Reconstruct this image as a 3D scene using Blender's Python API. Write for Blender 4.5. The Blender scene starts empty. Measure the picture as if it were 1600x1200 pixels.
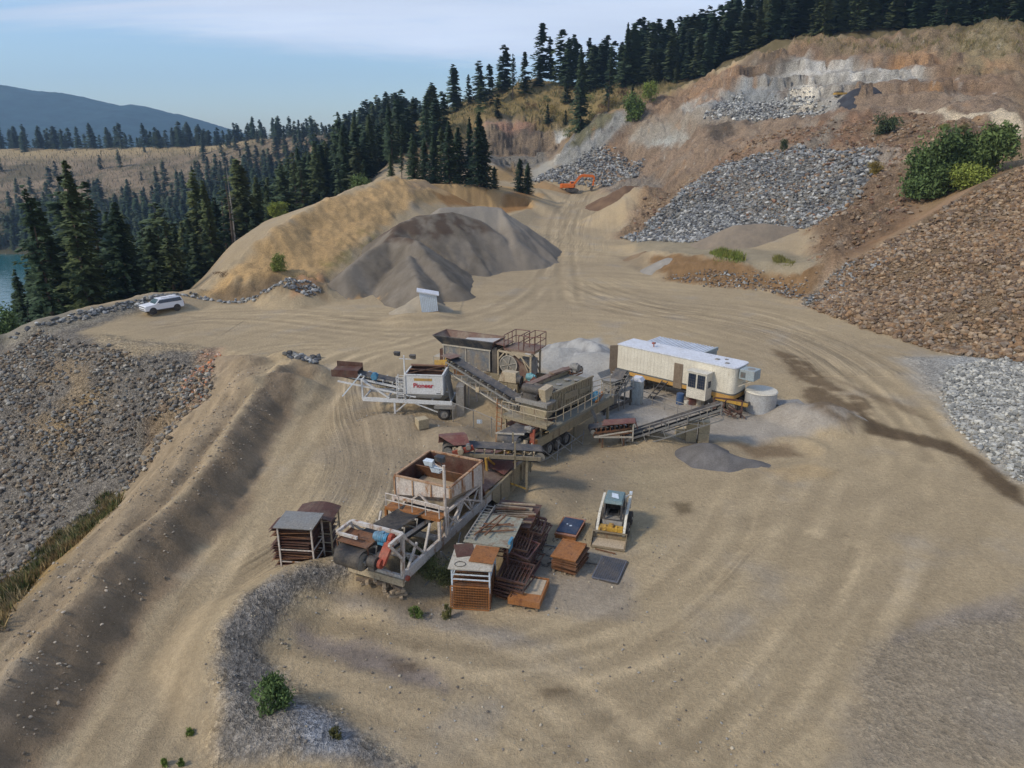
import bpy, bmesh, math, random
import numpy as np
from mathutils import Vector, Matrix, geometry
random.seed(7); RNG = np.random.default_rng(7)
SC = bpy.context.scene
COL = SC.collection
# ------------------------------------------------ camera, world, sun, exposure
CAMH = 20.0; TH = math.radians(18.4); FPX = 1110.0
cam_d = bpy.data.cameras.new("camera"); cam = bpy.data.objects.new("camera", cam_d); COL.objects.link(cam)
cam.location = (0, 0, CAMH); cam.rotation_euler = (math.radians(90) - TH, 0, 0)
cam_d.sensor_width = 36.0; cam_d.lens = 36.0 * FPX / 1600.0; cam_d.clip_start = 0.5; cam_d.clip_end = 30000
SC.camera = cam
SUN_EL = math.radians(42); SUN_AZ = math.radians(243)      # compass-style: direction the light comes from (x=sin, y=cos)
sd = Vector((math.sin(SUN_AZ) * math.cos(SUN_EL), math.cos(SUN_AZ) * math.cos(SUN_EL), math.sin(SUN_EL)))
sun_d = bpy.data.lights.new("sun", 'SUN'); sun_d.energy = 3.0; sun_d.angle = math.radians(8.0); sun_d.color = (1.0, 0.89, 0.72)
sun = bpy.data.objects.new("sun", sun_d); COL.objects.link(sun); sun.rotation_euler = sd.to_track_quat('Z', 'Y').to_euler()
sun.location = (0, 0, 200)
W = bpy.data.worlds.new("World"); SC.world = W; W.use_nodes = True
nt = W.node_tree; nt.nodes.clear()
def wn(t, **k):
    n = nt.nodes.new(t)
    for a, v in k.items(): setattr(n, a, v)
    return n
sky = wn('ShaderNodeTexSky', sky_type='NISHITA', sun_disc=False, sun_elevation=SUN_EL, sun_rotation=SUN_AZ)
sky.air_density = 1.1; sky.dust_density = 0.9; sky.ozone_density = 2.5
geo = wn('ShaderNodeTexCoord')
sep = wn('ShaderNodeSeparateXYZ'); nt.links.new(geo.outputs['Generated'], sep.inputs[0])
mz = wn('ShaderNodeMath', operation='ADD'); nt.links.new(sep.outputs['Z'], mz.inputs[0]); mz.inputs[1].default_value = 0.12
dx = wn('ShaderNodeMath', operation='DIVIDE'); nt.links.new(sep.outputs['X'], dx.inputs[0]); nt.links.new(mz.outputs[0], dx.inputs[1])
dy = wn('ShaderNodeMath', operation='DIVIDE'); nt.links.new(sep.outputs['Y'], dy.inputs[0]); nt.links.new(mz.outputs[0], dy.inputs[1])
cx = wn('ShaderNodeCombineXYZ'); nt.links.new(dx.outputs[0], cx.inputs[0]); nt.links.new(dy.outputs[0], cx.inputs[1])
mp = wn('ShaderNodeMapping'); nt.links.new(cx.outputs[0], mp.inputs[0])
mp.inputs['Location'].default_value = (0.6, 3.9, 0.3); mp.inputs['Scale'].default_value = (0.16, 0.55, 1); mp.inputs['Rotation'].default_value = (0, 0, 0.22)
cn = wn('ShaderNodeTexNoise'); cn.inputs['Scale'].default_value = 1.3; cn.inputs['Detail'].default_value = 9; cn.inputs['Roughness'].default_value = 0.62; cn.inputs['Distortion'].default_value = 0.5
nt.links.new(mp.outputs[0], cn.inputs['Vector'])
# cloud band above the horizon, clearer overhead
hz = wn('ShaderNodeMapRange'); nt.links.new(sep.outputs['Z'], hz.inputs[0])
hz.inputs['From Min'].default_value = 0.05; hz.inputs['From Max'].default_value = 0.20; hz.inputs['To Min'].default_value = -0.16; hz.inputs['To Max'].default_value = 0.25
hz2 = wn('ShaderNodeMapRange'); nt.links.new(sep.outputs['Z'], hz2.inputs[0]); hz2.inputs['From Min'].default_value = .34; hz2.inputs['From Max'].default_value = .6; hz2.inputs['To Max'].default_value = -.34
ad0 = wn('ShaderNodeMath', operation='ADD'); nt.links.new(hz.outputs[0], ad0.inputs[0]); nt.links.new(hz2.outputs[0], ad0.inputs[1])
ad = wn('ShaderNodeMath', operation='ADD'); nt.links.new(cn.outputs['Fac'], ad.inputs[0]); nt.links.new(ad0.outputs[0], ad.inputs[1])
rm = wn('ShaderNodeMapRange', interpolation_type='SMOOTHSTEP'); nt.links.new(ad.outputs[0], rm.inputs[0])
rm.inputs['From Min'].default_value = 0.43; rm.inputs['From Max'].default_value = 0.68; rm.inputs['To Max'].default_value = 0.92
mx = wn('ShaderNodeMix', data_type='RGBA'); nt.links.new(rm.outputs[0], mx.inputs[0])
hs = wn('ShaderNodeMix', data_type='RGBA', blend_type='MULTIPLY'); hs.inputs[0].default_value = 1.0
nt.links.new(sky.outputs[0], hs.inputs[6]); hs.inputs[7].default_value = (1.12, 1.22, 1.36, 1)
nt.links.new(hs.outputs[2], mx.inputs[6])
cc = wn('ShaderNodeTexNoise'); cc.inputs['Scale'].default_value = 2.6; cc.inputs['Detail'].default_value = 6; nt.links.new(mp.outputs[0], cc.inputs['Vector'])
cr = wn('ShaderNodeMapRange'); nt.links.new(cc.outputs['Fac'], cr.inputs[0]); cr.inputs['From Min'].default_value = .3; cr.inputs['From Max'].default_value = .7; cr.inputs['To Min'].default_value = 0.82; cr.inputs['To Max'].default_value = 1.1
cm = wn('ShaderNodeVectorMath', operation='SCALE'); cm.inputs[0].default_value = (6.6, 7.3, 8.7); nt.links.new(cr.outputs[0], cm.inputs['Scale'])
nt.links.new(cm.outputs[0], mx.inputs[7])
bg = wn('ShaderNodeBackground'); nt.links.new(mx.outputs[2], bg.inputs[0]); bg.inputs[1].default_value = 0.15
ow = wn('ShaderNodeOutputWorld'); nt.links.new(bg.outputs[0], ow.inputs[0])
SC.view_settings.view_transform = 'Standard'; SC.view_settings.look = 'None'; SC.view_settings.exposure = -0.15; SC.view_settings.gamma = 1
SC.cycles.max_bounces = 5; SC.cycles.diffuse_bounces = 2; SC.cycles.glossy_bounces = 2; SC.cycles.transparent_max_bounces = 6; SC.cycles.volume_bounces = 0
SC.cycles.use_denoising = True
# ------------------------------------------------ pixel <-> world helpers (photo pixels, 1600 x 1200)
CT, ST = math.cos(TH), math.sin(TH)
def ray(px, py):
    a = (px - 800) / FPX; b = (600 - py) / FPX
    return (a, CT + b * ST, -ST + b * CT)
def PZ(px, py, z=0.0):
    r = ray(px, py); t = (z - CAMH) / r[2]; return (r[0] * t, r[1] * t, z)
def PY(px, py, Y):
    r = ray(px, py); t = Y / r[1]; return (r[0] * t, Y, CAMH + r[2] * t)
# ------------------------------------------------ noise
_perm = RNG.permutation(512)
_grad = RNG.random((512,)) * 2 * math.pi
_gx, _gy = np.cos(_grad), np.sin(_grad)
def perlin(x, y):
    xi = np.floor(x).astype(np.int64); yi = np.floor(y).astype(np.int64)
    xf = x - xi; yf = y - yi
    u = xf * xf * xf * (xf * (xf * 6 - 15) + 10); v = yf * yf * yf * (yf * (yf * 6 - 15) + 10)
    def g(ix, iy, fx, fy):
        h = _perm[(ix + _perm[iy & 511]) & 511]; return _gx[h] * fx + _gy[h] * fy
    a = g(xi, yi, xf, yf); b = g(xi + 1, yi, xf - 1, yf); c = g(xi, yi + 1, xf, yf - 1); d = g(xi + 1, yi + 1, xf - 1, yf - 1)
    return (a + u * (b - a)) * (1 - v) + (c + u * (d - c)) * v
def fbm(x, y, s, o=4, r=0.5, seed=0.0, ridged=False):
    t = 0; a = 1; n = 0; x = np.asarray(x, float) / s + seed * 17.3; y = np.asarray(y, float) / s + seed * 9.1
    for i in range(o):
        p = perlin(x, y)
        if ridged: p = 1 - 2 * np.abs(p) * 1.6
        t = t + a * p; n += a; a *= r; x = x * 2.03 + 5.2; y = y * 2.03 + 1.7
    return t / n
def sstep(a, b, x):
    t = np.clip((x - a) / (b - a), 0, 1); return t * t * (3 - 2 * t)
# ------------------------------------------------ terrain: heights
def axis(lo, hi, f0, f1, fine, segs_lo, segs_hi):
    c = list(np.arange(f0, f1, fine)); d = fine; x = c[-1]
    def step(d, dist, segs):
        for lim, g in segs:
            if dist < lim: return g
        return segs[-1][1]
    while x < hi: x += step(d, x - f1, segs_hi); c.append(x)
    x = c[0]; l = []
    while x > lo: x -= step(d, f0 - x, segs_lo); l.append(x)
    return np.array(l[::-1] + c)
XS = axis(-4800, 4800, -46, 60, 0.28, [(30, .6), (140, 1.1), (330, 3), (800, 12), (99999, 300)], [(35, .55), (130, 1.0), (260, 3), (800, 12), (99999, 300)])
YS = axis(-600, 4700, 16, 96, 0.28, [(30, 1.5), (99999, 30)], [(60, .55), (230, 1.0), (330, 2.2), (700, 4.5), (1500, 20), (99999, 300)])
NX, NY = len(XS), len(YS)
cps = []
def cp(*p): cps.append(p)
def line(*pts, step=5.0):
    for a, b in zip(pts[:-1], pts[1:]):
        n = max(1, int(math.dist(a[:2], b[:2]) / step))
        for i in range(n): cps.append(tuple(a[k] + (b[k] - a[k]) * i / n for k in range(3)))
    cps.append(pts[-1])
# flat yard
for x in range(-15, 41, 5):
    for y in (-40, 10, 20, 30, 40, 50, 60, 70, 80, 90):
        if x > 31 and y < 55: continue
        if x > 33 and y >= 60: continue
        cp(x, y, 0)
for y in range(100, 140, 8): line((-4, y, (y - 100) * .018), (18, y, (y - 100) * .018))
line((4, 140, .7), (24, 148, 1.0)); line((6, 165, 1.6), (22, 165, 1.7)); line((8, 190, 2.8), (25, 190, 3.0)); line((8, 220, 4.2), (30, 220, 4.4)); line((8, 245, 5.9), (34, 243, 5.9))
# plateau with the parked car
line(PZ(115, 522), PZ(210, 551), PZ(330, 541), PZ(440, 545))
line((-22, 78, 0), (-40, 80, 0), (-48, 82, 0)); line((-20, 90, 0), (-38, 92, 0), (-46, 94, 0)); line((-18, 66, 0), (-20, 75, 0))
edge = [PZ(0, 533, -1.5), PZ(60, 508, 0), PZ(130, 490, .6), PZ(240, 466, 1.0), PZ(300, 462, .6)]
line(*edge)
line((-17, 10, 0), (-17, 60, 0)); line((-17.4, 60, .2), (-19, 68, 0))
# tan outer side of the berm down to the trough
line((-21.4, -40, 1.2), (-21.4, 20, 1.2), (-21.2, 38, 1.3), (-22.4, 52, 1.3), (-25.5, 64, .4), (-28, 70, 0))
trough = [PZ(345, 575, -1.2), PZ(270, 680, -5.2), PZ(190, 775, -8), PZ(90, 860, -10), PZ(0, 935, -11.5), (-42, 30, -13), (-44, 0, -14), (-50, -60, -15)]
line(*trough)
line((-48, 52, -12), (-56, 44, -15), (-62, 20, -20))
line((-58, 62, -7), (-66, 50, -14), (-80, 20, -25))
# fall to the lake
line((-70, 95, -9), (-64, 115, -9), (-58, 130, -6)); line((-95, 100, -24), (-85, 130, -20), (-75, 160, -17), (-65, 190, -10))
line((-140, 110, -44), (-130, 160, -40), (-125, 210, -37), (-115, 260, -30), (-105, 320, -22)); line((-165, 100, -54), (-170, 200, -53), (-190, 270, -53), (-215, 330, -54), (-260, 400, -56))
line((-90, 250, -15), (-80, 300, -8), (-70, 360, 2), (-70, 420, 12)); line((-150, 400, -30), (-130, 460, -12), (-120, 520, 2))
line((-215, 440, -47), (-260, 475, -50.3), (-330, 490, -50.5), (-500, 500, -51), (-900, 500, -52)); line((-400, 300, -65), (-900, 300, -65)); line((-300, 200, -65), (-900, 100, -65)); line((-200, 0, -60), (-900, -100, -65)); line((-300, 420, -60), (-900, 440, -62))
line((-200, 500, -34), (-300, 540, -38), (-430, 560, -38), (-900, 560, -38), step=30)
line((-130, 600, 4), (-250, 630, -8), (-400, 650, -10), (-900, 650, -10), step=30)
line(PY(640, 200, 560), PY(520, 208, 640), PY(400, 216, 740), PY(330, 226, 745), PY(200, 228, 750), PY(60, 230, 760), PY(0, 229, 760), (-900, 760, 20), step=25)
line((-1200, 900, -10), (-300, 900, -5), (0, 850, 10), step=60)
# sandy hill and its crest
sandcrest = [PZ(300, 456, .8), PY(360, 412, 104), PY(420, 366, 110), PY(470, 335, 122), PY(520, 309, 134), PY(570, 290, 145), PY(612, 280, 152), PY(660, 281, 165), PY(720, 288, 185), PY(780, 296, 205), PY(850, 303, 222)]
line(*sandcrest)
line((-46, 112, 0), (-50, 128, 4), (-50, 145, 6), (-44, 165, 6), (-38, 185, 7)); line(PZ(300, 468), PZ(420, 470), PZ(500, 465), PZ(560, 470))
line((-22, 96, 0), (-12, 94, 0), (-6, 100, 0)); line((-33, 118, 5.5), (-26, 130, 7.5), (-18, 140, 8), (-8, 150, 5), (2, 165, 2.2))
line((-30, 108, 2.5), (-22, 118, 3.5)); 
# tree shelf, knoll and left quarry face
line((-30, 185, 11), (-17, 200, 11), (0, 215, 9), (8, 235, 8)); line(PY(600, 262, 225), PY(640, 240, 255), PY(690, 225, 270), PY(740, 235, 262))
line(PY(560, 226, 330), PY(620, 205, 330), PY(690, 190, 318), PY(745, 186, 306))
line(PY(560, 205, 470), PY(640, 190, 420), PY(700, 166, 385), PY(755, 150, 350), PY(800, 133, 338), PY(835, 119, 330), PY(880, 132, 335), PY(960, 128, 340), PY(1040, 118, 345))
line(PY(755, 250, 290), PY(800, 248, 298), PY(850, 250, 296)); line(PY(765, 258, 270), PY(840, 262, 268)); line(PY(760, 200, 300), PY(800, 188, 308), PY(850, 184, 312), PY(880, 192, 306))
line(PY(790, 165, 320), PY(860, 160, 320), PY(900, 165, 316)); line(PY(855, 248, 290), PY(868, 238, 283), PY(880, 262, 262))
# right-hand slope, from its toe to the rim
line(PY(935, 293, 243), PY(1000, 292, 232), PY(1040, 302, 212), PY(1010, 330, 190), PY(985, 350, 172), PY(962, 372, 158))
line(PY(905, 215, 285), PY(940, 190, 280), PY(975, 172, 280), PY(1010, 155, 284)); line(PY(900, 200, 300), PY(950, 165, 302), PY(1000, 140, 304), PY(1060, 128, 302))
line(PY(930, 262, 258), PY(985, 262, 250), PY(1040, 262, 238)); line(PY(960, 225, 262), PY(1020, 225, 252), PY(1080, 225, 240))
line(PY(990, 195, 268), PY(1050, 195, 255), PY(1100, 190, 238), PY(1200, 186, 225), PY(1260, 176, 216), PY(1340, 166, 206))
line(PY(1060, 150, 285), PY(1110, 135, 278)); line(PY(1120, 165, 250), PY(1180, 170, 245), PY(1250, 160, 240))
line(PY(1080, 125, 300), PY(1130, 106, 290), PY(1180, 80, 282), PY(1250, 62, 270), PY(1330, 52, 265), PY(1400, 50, 260), PY(1500, 44, 250), PY(1600, 38, 240), (230, 225, 62))
line(PY(1150, 130, 262), PY(1230, 112, 258), PY(1320, 100, 252), PY(1400, 95, 245), PY(1480, 92, 238), PY(1600, 88, 222))
line(PY(1240, 140, 248), PY(1330, 135, 240), PY(1420, 125, 232), PY(1600, 135, 205), (190, 190, 38))
line(PY(1370, 160, 203), PY(1430, 166, 200), PY(1480, 170, 188), PY(1530, 176, 172), PY(1600, 190, 152), (125, 130, 23.5))
line(PY(1430, 178, 190), PY(1500, 186, 170), PY(1560, 200, 152), PY(1600, 214, 142)); line(PY(1420, 158, 212), PY(1540, 158, 195), PY(1600, 168, 180))
line(PY(1110, 215, 222), PY(1200, 212, 208), PY(1300, 200, 192), PY(1380, 200, 182))
line(PY(1060, 260, 215), PY(1130, 245, 195), PY(1200, 238, 182), PY(1280, 235, 174), PY(1350, 232, 168), PY(1400, 240, 155))
line(PY(1450, 215, 155), PY(1520, 218, 142), PY(1600, 225, 134)); line(PY(1400, 275, 138), PY(1470, 262, 130), PY(1560, 245, 124), (100, 118, 21))
line(PY(1050, 300, 195), PY(1120, 300, 165), PY(1240, 295, 155), PY(1340, 290, 145)); line((26, 153, 1.6), (38, 146, 3), (50, 143, 5), (58, 138, 6))
line(PY(1300, 340, 135), PY(1370, 335, 126), PY(1420, 322, 120), PY(1470, 312, 116), PY(1560, 272, 114), (85, 112, 20))
# bench with its cut bank
line(PZ(1010, 395, 2.2), PZ(1100, 402, 3.4), PZ(1200, 408, 3.6), PZ(1290, 415, 4.0)); line(PZ(980, 400, .3), PZ(1030, 438, 0), PZ(1100, 446, 0), PZ(1190, 452, 0), PZ(1262, 468, 0))
line(PZ(1000, 378, 2.2), PZ(1080, 384, 3.2), PZ(1290, 392, 4.4)); line((20, 125, .4), (24, 140, .9))
# brown boulder slope
line(PZ(1262, 478), PZ(1300, 496), PZ(1350, 512), PZ(1400, 530), PZ(1470, 548), PZ(1560, 560), (52, 62, .6), (50, 55, 1.5))
line((47, 108, 2.5), PY(1350, 400, 109), PY(1400, 369, 108), PY(1450, 338, 106), PY(1500, 308, 104), PY(1560, 277, 102), PY(1600, 259, 100), (82, 94, 24), (100, 84, 30), (150, 60, 36)); line((62, 78, 8.5), (75, 70, 15), (95, 62, 24))
# pale rubble at the right edge
line(PZ(1478, 575), PZ(1470, 610), PZ(1490, 660), PZ(1540, 712), PZ(1600, 752), (36, 30, 0), (42, 10, 0), (44, -40, 0)); line((54, 58, 6), (47, 40, 6), (50, 20, 6)); line((75, 50, 15), (62, 20, 12), (62, -40, 12))
line((120, 20, 28), (140, -60, 28))
# ground behind the rims, out of sight
line((0, 420, 45), (60, 400, 50), (120, 340, 62), (200, 320, 75), (300, 300, 85)); line((0, 500, 38), (100, 520, 60), (300, 480, 120), (600, 400, 150)); line((100, 850, 30), (500, 900, 100)); line((300, 0, 60), (700, 0, 120)); line((250, 150, 58), (500, 150, 110))
for x, y, z in ((-9000, -700, -65), (9000, -700, 150), (-9000, 12000, 20), (9000, 12000, 60), (-60, -600, -20), (60, -600, 10), (0, 3000, 0), (-9000, 500, -60), (-9000, 770, 20), (9000, 500, 150), (-3000, 5000, 20), (-3000, 2000, 0), (2000, 1500, 100), (1000, 3000, 40), (-1500, 300, -65), (-1500, 560, -38), (-1500, 760, 20), (-9000, 300, -65), (0, -100, 0), (-20, -100, 0)):
    cp(x, y, z)
# dedupe and triangulate
seen = {}; pts = []
for p in cps:
    k = (round(p[0] / 1.2), round(p[1] / 1.2))
    if k in seen: continue
    seen[k] = 1; pts.append(p)
vo, eo, fo, ov, oe, of = geometry.delaunay_2d_cdt([Vector((p[0], p[1])) for p in pts], [], [], 0, 0.001)
zz = [pts[o[0]][2] if o else 0 for o in ov]
Z = np.zeros((NY, NX))
for f in fo:
    a, b, c = [vo[i] for i in f]; za, zb, zc = [zz[i] for i in f]
    x0, x1 = min(a.x, b.x, c.x), max(a.x, b.x, c.x); y0, y1 = min(a.y, b.y, c.y), max(a.y, b.y, c.y)
    i0, i1 = np.searchsorted(XS, [x0, x1 + 1e-6]); j0, j1 = np.searchsorted(YS, [y0, y1 + 1e-6])
    if i1 <= i0 or j1 <= j0: continue
    X, Y = np.meshgrid(XS[i0:i1], YS[j0:j1]); d = (b.y - c.y) * (a.x - c.x) + (c.x - b.x) * (a.y - c.y)
    if abs(d) < 1e-9: continue
    w0 = ((b.y - c.y) * (X - c.x) + (c.x - b.x) * (Y - c.y)) / d; w1 = ((c.y - a.y) * (X - c.x) + (a.x - c.x) * (Y - c.y)) / d; w2 = 1 - w0 - w1
    m = (w0 > -1e-6) & (w1 > -1e-6) & (w2 > -1e-6)
    Z[j0:j1, i0:i1][m] = (w0 * za + w1 * zb + w2 * zc)[m]
def smooth(A, n):
    for _ in range(n):
        B = A.copy(); B[1:-1] = (A[:-2] + 2 * A[1:-1] + A[2:]) / 4; A = B.copy(); A[:, 1:-1] = (B[:, :-2] + 2 * B[:, 1:-1] + B[:, 2:]) / 4
    return A
Z = smooth(Z, 6)
GX, GY = np.meshgrid(XS, YS)
def segd(X, Y, pl):
    """distance to a polyline and the value (4th..) interpolated along it; pl = [(x,y,h),...]"""
    best = np.full(X.shape, 1e9); val = np.zeros(X.shape); side = np.zeros(X.shape)
    for (ax, ay, ah), (bx, by, bh) in zip(pl[:-1], pl[1:]):
        dx, dy = bx - ax, by - ay; L = dx * dx + dy * dy + 1e-9
        t = np.clip(((X - ax) * dx + (Y - ay) * dy) / L, 0, 1); d = np.hypot(X - ax - t * dx, Y - ay - t * dy)
        m = d < best; best[m] = d[m]; val[m] = (ah + t * (bh - ah))[m]; side[m] = ((X - ax) * dy - (Y - ay) * dx)[m]
    return best, val, side
def box(pl, r):
    x = [p[0] for p in pl]; y = [p[1] for p in pl]
    i0, i1 = np.searchsorted(XS, [min(x) - r, max(x) + r]); j0, j1 = np.searchsorted(YS, [min(y) - r, max(y) + r]); return slice(j0, j1), slice(i0, i1)
def ridge(pl, slope=.7, r=12, rnd=.25, rough=.25):
    """raise a crest (absolute heights on the polyline) with flanks at the given slope"""
    s = box(pl, r); X, Y = GX[s], GY[s]; d, h, _ = segd(X + fbm(X, Y, 3, 3, seed=3) * rough * 3, Y + fbm(X, Y, 3, 3, seed=5) * rough * 3, pl)
    c = h + fbm(X, Y, 2.5, 3, seed=8) * rough - slope * (np.sqrt(d * d + rnd) - rnd ** .5)
    k = .15; a = Z[s]; Z[s] = np.where(c > a - k, np.maximum(a, c) + np.clip(k - np.abs(c - a), 0, k) ** 2 / (4 * k), a)
def trench(pl, depth, w):
    s = box(pl, w * 2.5); d, h, _ = segd(GX[s], GY[s], pl); Z[s] -= depth * np.exp(-(d / w) ** 2)
# berm by the haul road
berm = [(*PZ(*q)[:2], q[2]) for q in ((470, 556, 1.4), (425, 580, 2.1), (392, 625, 1.9), (350, 685, 1.8), (300, 761, 1.75), (255, 800, 1.7), (210, 836, 1.8), (150, 900, 1.6), (101, 956, 1.7), (50, 1015, 1.6), (0, 1076, 1.6))] + [(-18.6, -40, 1.6)]
ridge(berm, .9, 6, .04, .14)
ridge([(*PZ(430, 590, 1.8)[:2], 2.3), (*PZ(400, 600, 1.8)[:2], 2.4)], .6, 8, .5, .3)
ridge([(*PZ(385, 556, 1)[:2], 1.1), (*PZ(350, 556, .8)[:2], .7)], .5, 6, .3, .2)
for a in ((455, 562, 1.6), (478, 572, 1.3), (440, 548, 1.0)): q = PZ(a[0], a[1], a[2]); ridge([(q[0], q[1], a[2]), (q[0] + .6, q[1], a[2])], .62, 6, .2, .25)
s = box(berm, 7); dB, _, _ = segd(GX[s], GY[s], berm); Z[s] += sstep(4.5, 1.0, dB) * (fbm(GX[s], GY[s], 1.5, 3, .65, seed=24) * .42 + fbm(GX[s], GY[s], 4.0, 2, seed=25, ridged=True) * .16)
ridge([(-6.5, 30.4, 1.25), (-5.6, 31.2, 1.3)], .42, 6, .3, .1)
# rough lip along the plateau edge
ridge([(p[0], p[1], p[2] + .7) for p in edge], .5, 6, .3, .35)
q = PY(247, 464, 92); ridge([(q[0] - 1.5, q[1], q[2]), (q[0] + 1.5, q[1] + .6, q[2])], .35, 9, 1.2, .1)
# gravel windrow in the foreground
ridge([(*PZ(545, 868, 1.0)[:2], 1.0), (*PZ(455, 888, 1.5)[:2], 1.5), (*PZ(380, 930, 1.6)[:2], 1.6), (*PZ(332, 985, 1.4)[:2], 1.4), (*PZ(335, 1060, .9)[:2], .9), (*PZ(420, 1160, .5)[:2], .5)], .62, 6, .12, .16)
ridge([(*PZ(600, 905, .4)[:2], .45), (*PZ(520, 935, .3)[:2], .25)], .25, 5, .3, .1)
ridge([(*PZ(440, 1120, .7)[:2], .7), (*PZ(520, 1165, .6)[:2], .5)], .4, 5, .3, .1)
# small heaps in the plant yard
def heap(px, py, h, slope=.6, dx=0, dy=0, rough=.15, r=8):
    q = PZ(px, py, h); ridge([(q[0], q[1], h), (q[0] + dx + .01, q[1] + dy, h)], slope, r, .3, rough)
heap(600, 648, 1.1, .45, 2.0, -.5); heap(690, 668, .9, .5, 1.2); heap(835, 760, .7, .3, .3, 1, .05); heap(1290, 632, 1.5, .5, .3, .3); heap(1240, 632, .9, .45)
heap(1190, 690, .5, .35, 3); heap(660, 600, 1.6, .5, 2, 1); heap(770, 620, 1.2, .4, 3, 1)
heap(870, 545, 1.8, .5, 4, 1, .35); heap(925, 548, 2.0, .55, 2, -1, .35); heap(900, 575, 1.0, .4, 2, 0, .3); heap(1015, 672, .8, .4); heap(640, 490, .8, .25, 3, .5, .05, 10)
heap(455, 440, 2.8, .6, 1, 2); heap(480, 452, 1.6, .5, 2, 1)
heap(985, 305, 9.0, .55, 5, -2, .3, 20); heap(905, 285, 8.8, .5, 6, 2, .6, 20) if False else None
# the cut in the sandy terrace
def hfun(x, y):
    i = int(np.clip(np.searchsorted(XS, x) - 1, 0, NX - 2)); j = int(np.clip(np.searchsorted(YS, y) - 1, 0, NY - 2))
    u = (x - XS[i]) / (XS[i + 1] - XS[i]); v = (y - YS[j]) / (YS[j + 1] - YS[j])
    return float((Z[j, i] * (1 - u) + Z[j, i + 1] * u) * (1 - v) + (Z[j + 1, i] * (1 - u) + Z[j + 1, i + 1] * u) * v)
def hit(px, py, tmax=900):
    r = ray(px, py); t = 15.0; pt = t
    while t < tmax:
        if CAMH + r[2] * t < hfun(r[0] * t, r[1] * t):
            lo, hi = pt, t
            for _ in range(14):
                m = (lo + hi) / 2
                if CAMH + r[2] * m < hfun(r[0] * m, r[1] * m): hi = m
                else: lo = m
            return (r[0] * hi, r[1] * hi, hfun(r[0] * hi, r[1] * hi))
        pt = t; t += max(.6, t * .006)
    return (r[0] * tmax, r[1] * tmax, CAMH + r[2] * tmax)
def sdist(X, Y, poly):
    """signed distance to a closed polygon, positive inside"""
    d = np.full(X.shape, 1e9); ins = np.zeros(X.shape, bool); n = len(poly)
    for i in range(n):
        ax, ay = poly[i][:2]; bx, by = poly[(i + 1) % n][:2]; ex, ey = bx - ax, by - ay
        t = np.clip(((X - ax) * ex + (Y - ay) * ey) / (ex * ex + ey * ey + 1e-9), 0, 1); d = np.minimum(d, np.hypot(X - ax - t * ex, Y - ay - t * ey))
        if abs(ey) > 1e-9: ins ^= ((ay > Y) != (by > Y)) & (X < ex * (Y - ay) / ey + ax)
    return np.where(ins, d, -d)
def zone(pix, soft=1.0, warp=1.5, seed=1, world=False):
    """soft mask of a patch of ground, its outline given by ground points seen at the given pixels"""
    poly = pix if world else [hit(*p) for p in pix]; s = box(poly, soft + warp * 2 + 2); X, Y = GX[s], GY[s]
    return s, sstep(-soft, soft, sdist(X, Y, poly) + fbm(X, Y, max(warp * 3, 1.5), 4, .6, seed=seed) * warp * 2)
def carve(poly, floor, steep=2.0, r=10):
    s = box(poly, r); X, Y = GX[s], GY[s]; sd_ = sdist(X + fbm(X, Y, 6, 3, seed=21) * 2, Y + fbm(X, Y, 6, 3, seed=22) * 2, poly)
    Z[s] = np.minimum(Z[s], floor + steep * np.maximum(0, -sd_))
carve([PY(676, 305, 180)[:2], PY(690, 316, 186)[:2], PY(760, 323, 195)[:2], PY(826, 324, 203)[:2], (6, 190), (-4, 168), (-16, 170)], 4.6, 1.8, 12)
carve([PZ(1150, 712)[:2], PZ(1180, 690)[:2], PZ(1240, 694)[:2], PZ(1262, 712)[:2], PZ(1200, 724)[:2]], -.35, .4, 6)
# ------------------------------------------------ rocky relief by zone
def rough_zone(pix, amp, scale, soft=3, warp=3, seed=1, ridged=True, terr=0):
    s, m = zone(pix, soft, warp, seed); X, Y = GX[s], GY[s]
    n = fbm(X, Y, scale, 5, .55, seed=seed, ridged=ridged)
    n = n + (fbm(X + Z[s] * .7, Y - Z[s] * .4, scale * .35, 3, .5, seed=seed + 2, ridged=ridged)) * .35
    Z[s] += m * amp * n
    if terr: q = np.floor(Z[s] / terr + fbm(X, Y, 9, 2, seed=4)) * terr; Z[s] = Z[s] * (1 - m * .45) + (q + terr * .5) * m * .45
ZQL = [(752, 250), (760, 205), (790, 188), (850, 184), (878, 195), (868, 238), (850, 250)]
ZSLOPE = [(862, 256), (900, 205), (975, 172), (1050, 150), (1110, 120), (1250, 64), (1400, 52), (1600, 40), (1600, 200), (1500, 215), (1440, 300), (1300, 420), (1270, 470), (1280, 350), (1130, 300), (960, 372), (1000, 300), (940, 290)]
rough_zone(ZSLOPE, 2.4, 20, 4, 3, seed=2)
rough_zone(ZSLOPE, .9, 4.5, 3, 2, seed=3)
rough_zone(ZSLOPE, .45, 1.9, 3, 2, seed=5, ridged=False)
rough_zone([(300, 456), (420, 366), (520, 309), (612, 280), (680, 300), (560, 400), (500, 440), (330, 462)], .35, 3.2, 1.5, 1, seed=18)
rough_zone([(340, 460), (420, 432), (505, 432), (515, 462), (420, 470)], .7, 2.2, .6, .5, seed=19)
rough_zone([(1010, 150), (1110, 120), (1250, 66), (1400, 54), (1600, 42), (1600, 130), (1450, 150), (1340, 160), (1250, 175), (1180, 150), (1080, 185)], 2.6, 12, 3, 2, seed=6)
rough_zone([(1090, 150), (1160, 105), (1250, 85), (1400, 78), (1500, 90), (1560, 130), (1450, 150), (1340, 160), (1250, 175), (1180, 150)], 1.2, 7, 3, 2, seed=7, terr=5)
rough_zone(ZQL, 2.2, 12, 3, 2, seed=9, terr=3)
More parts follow.
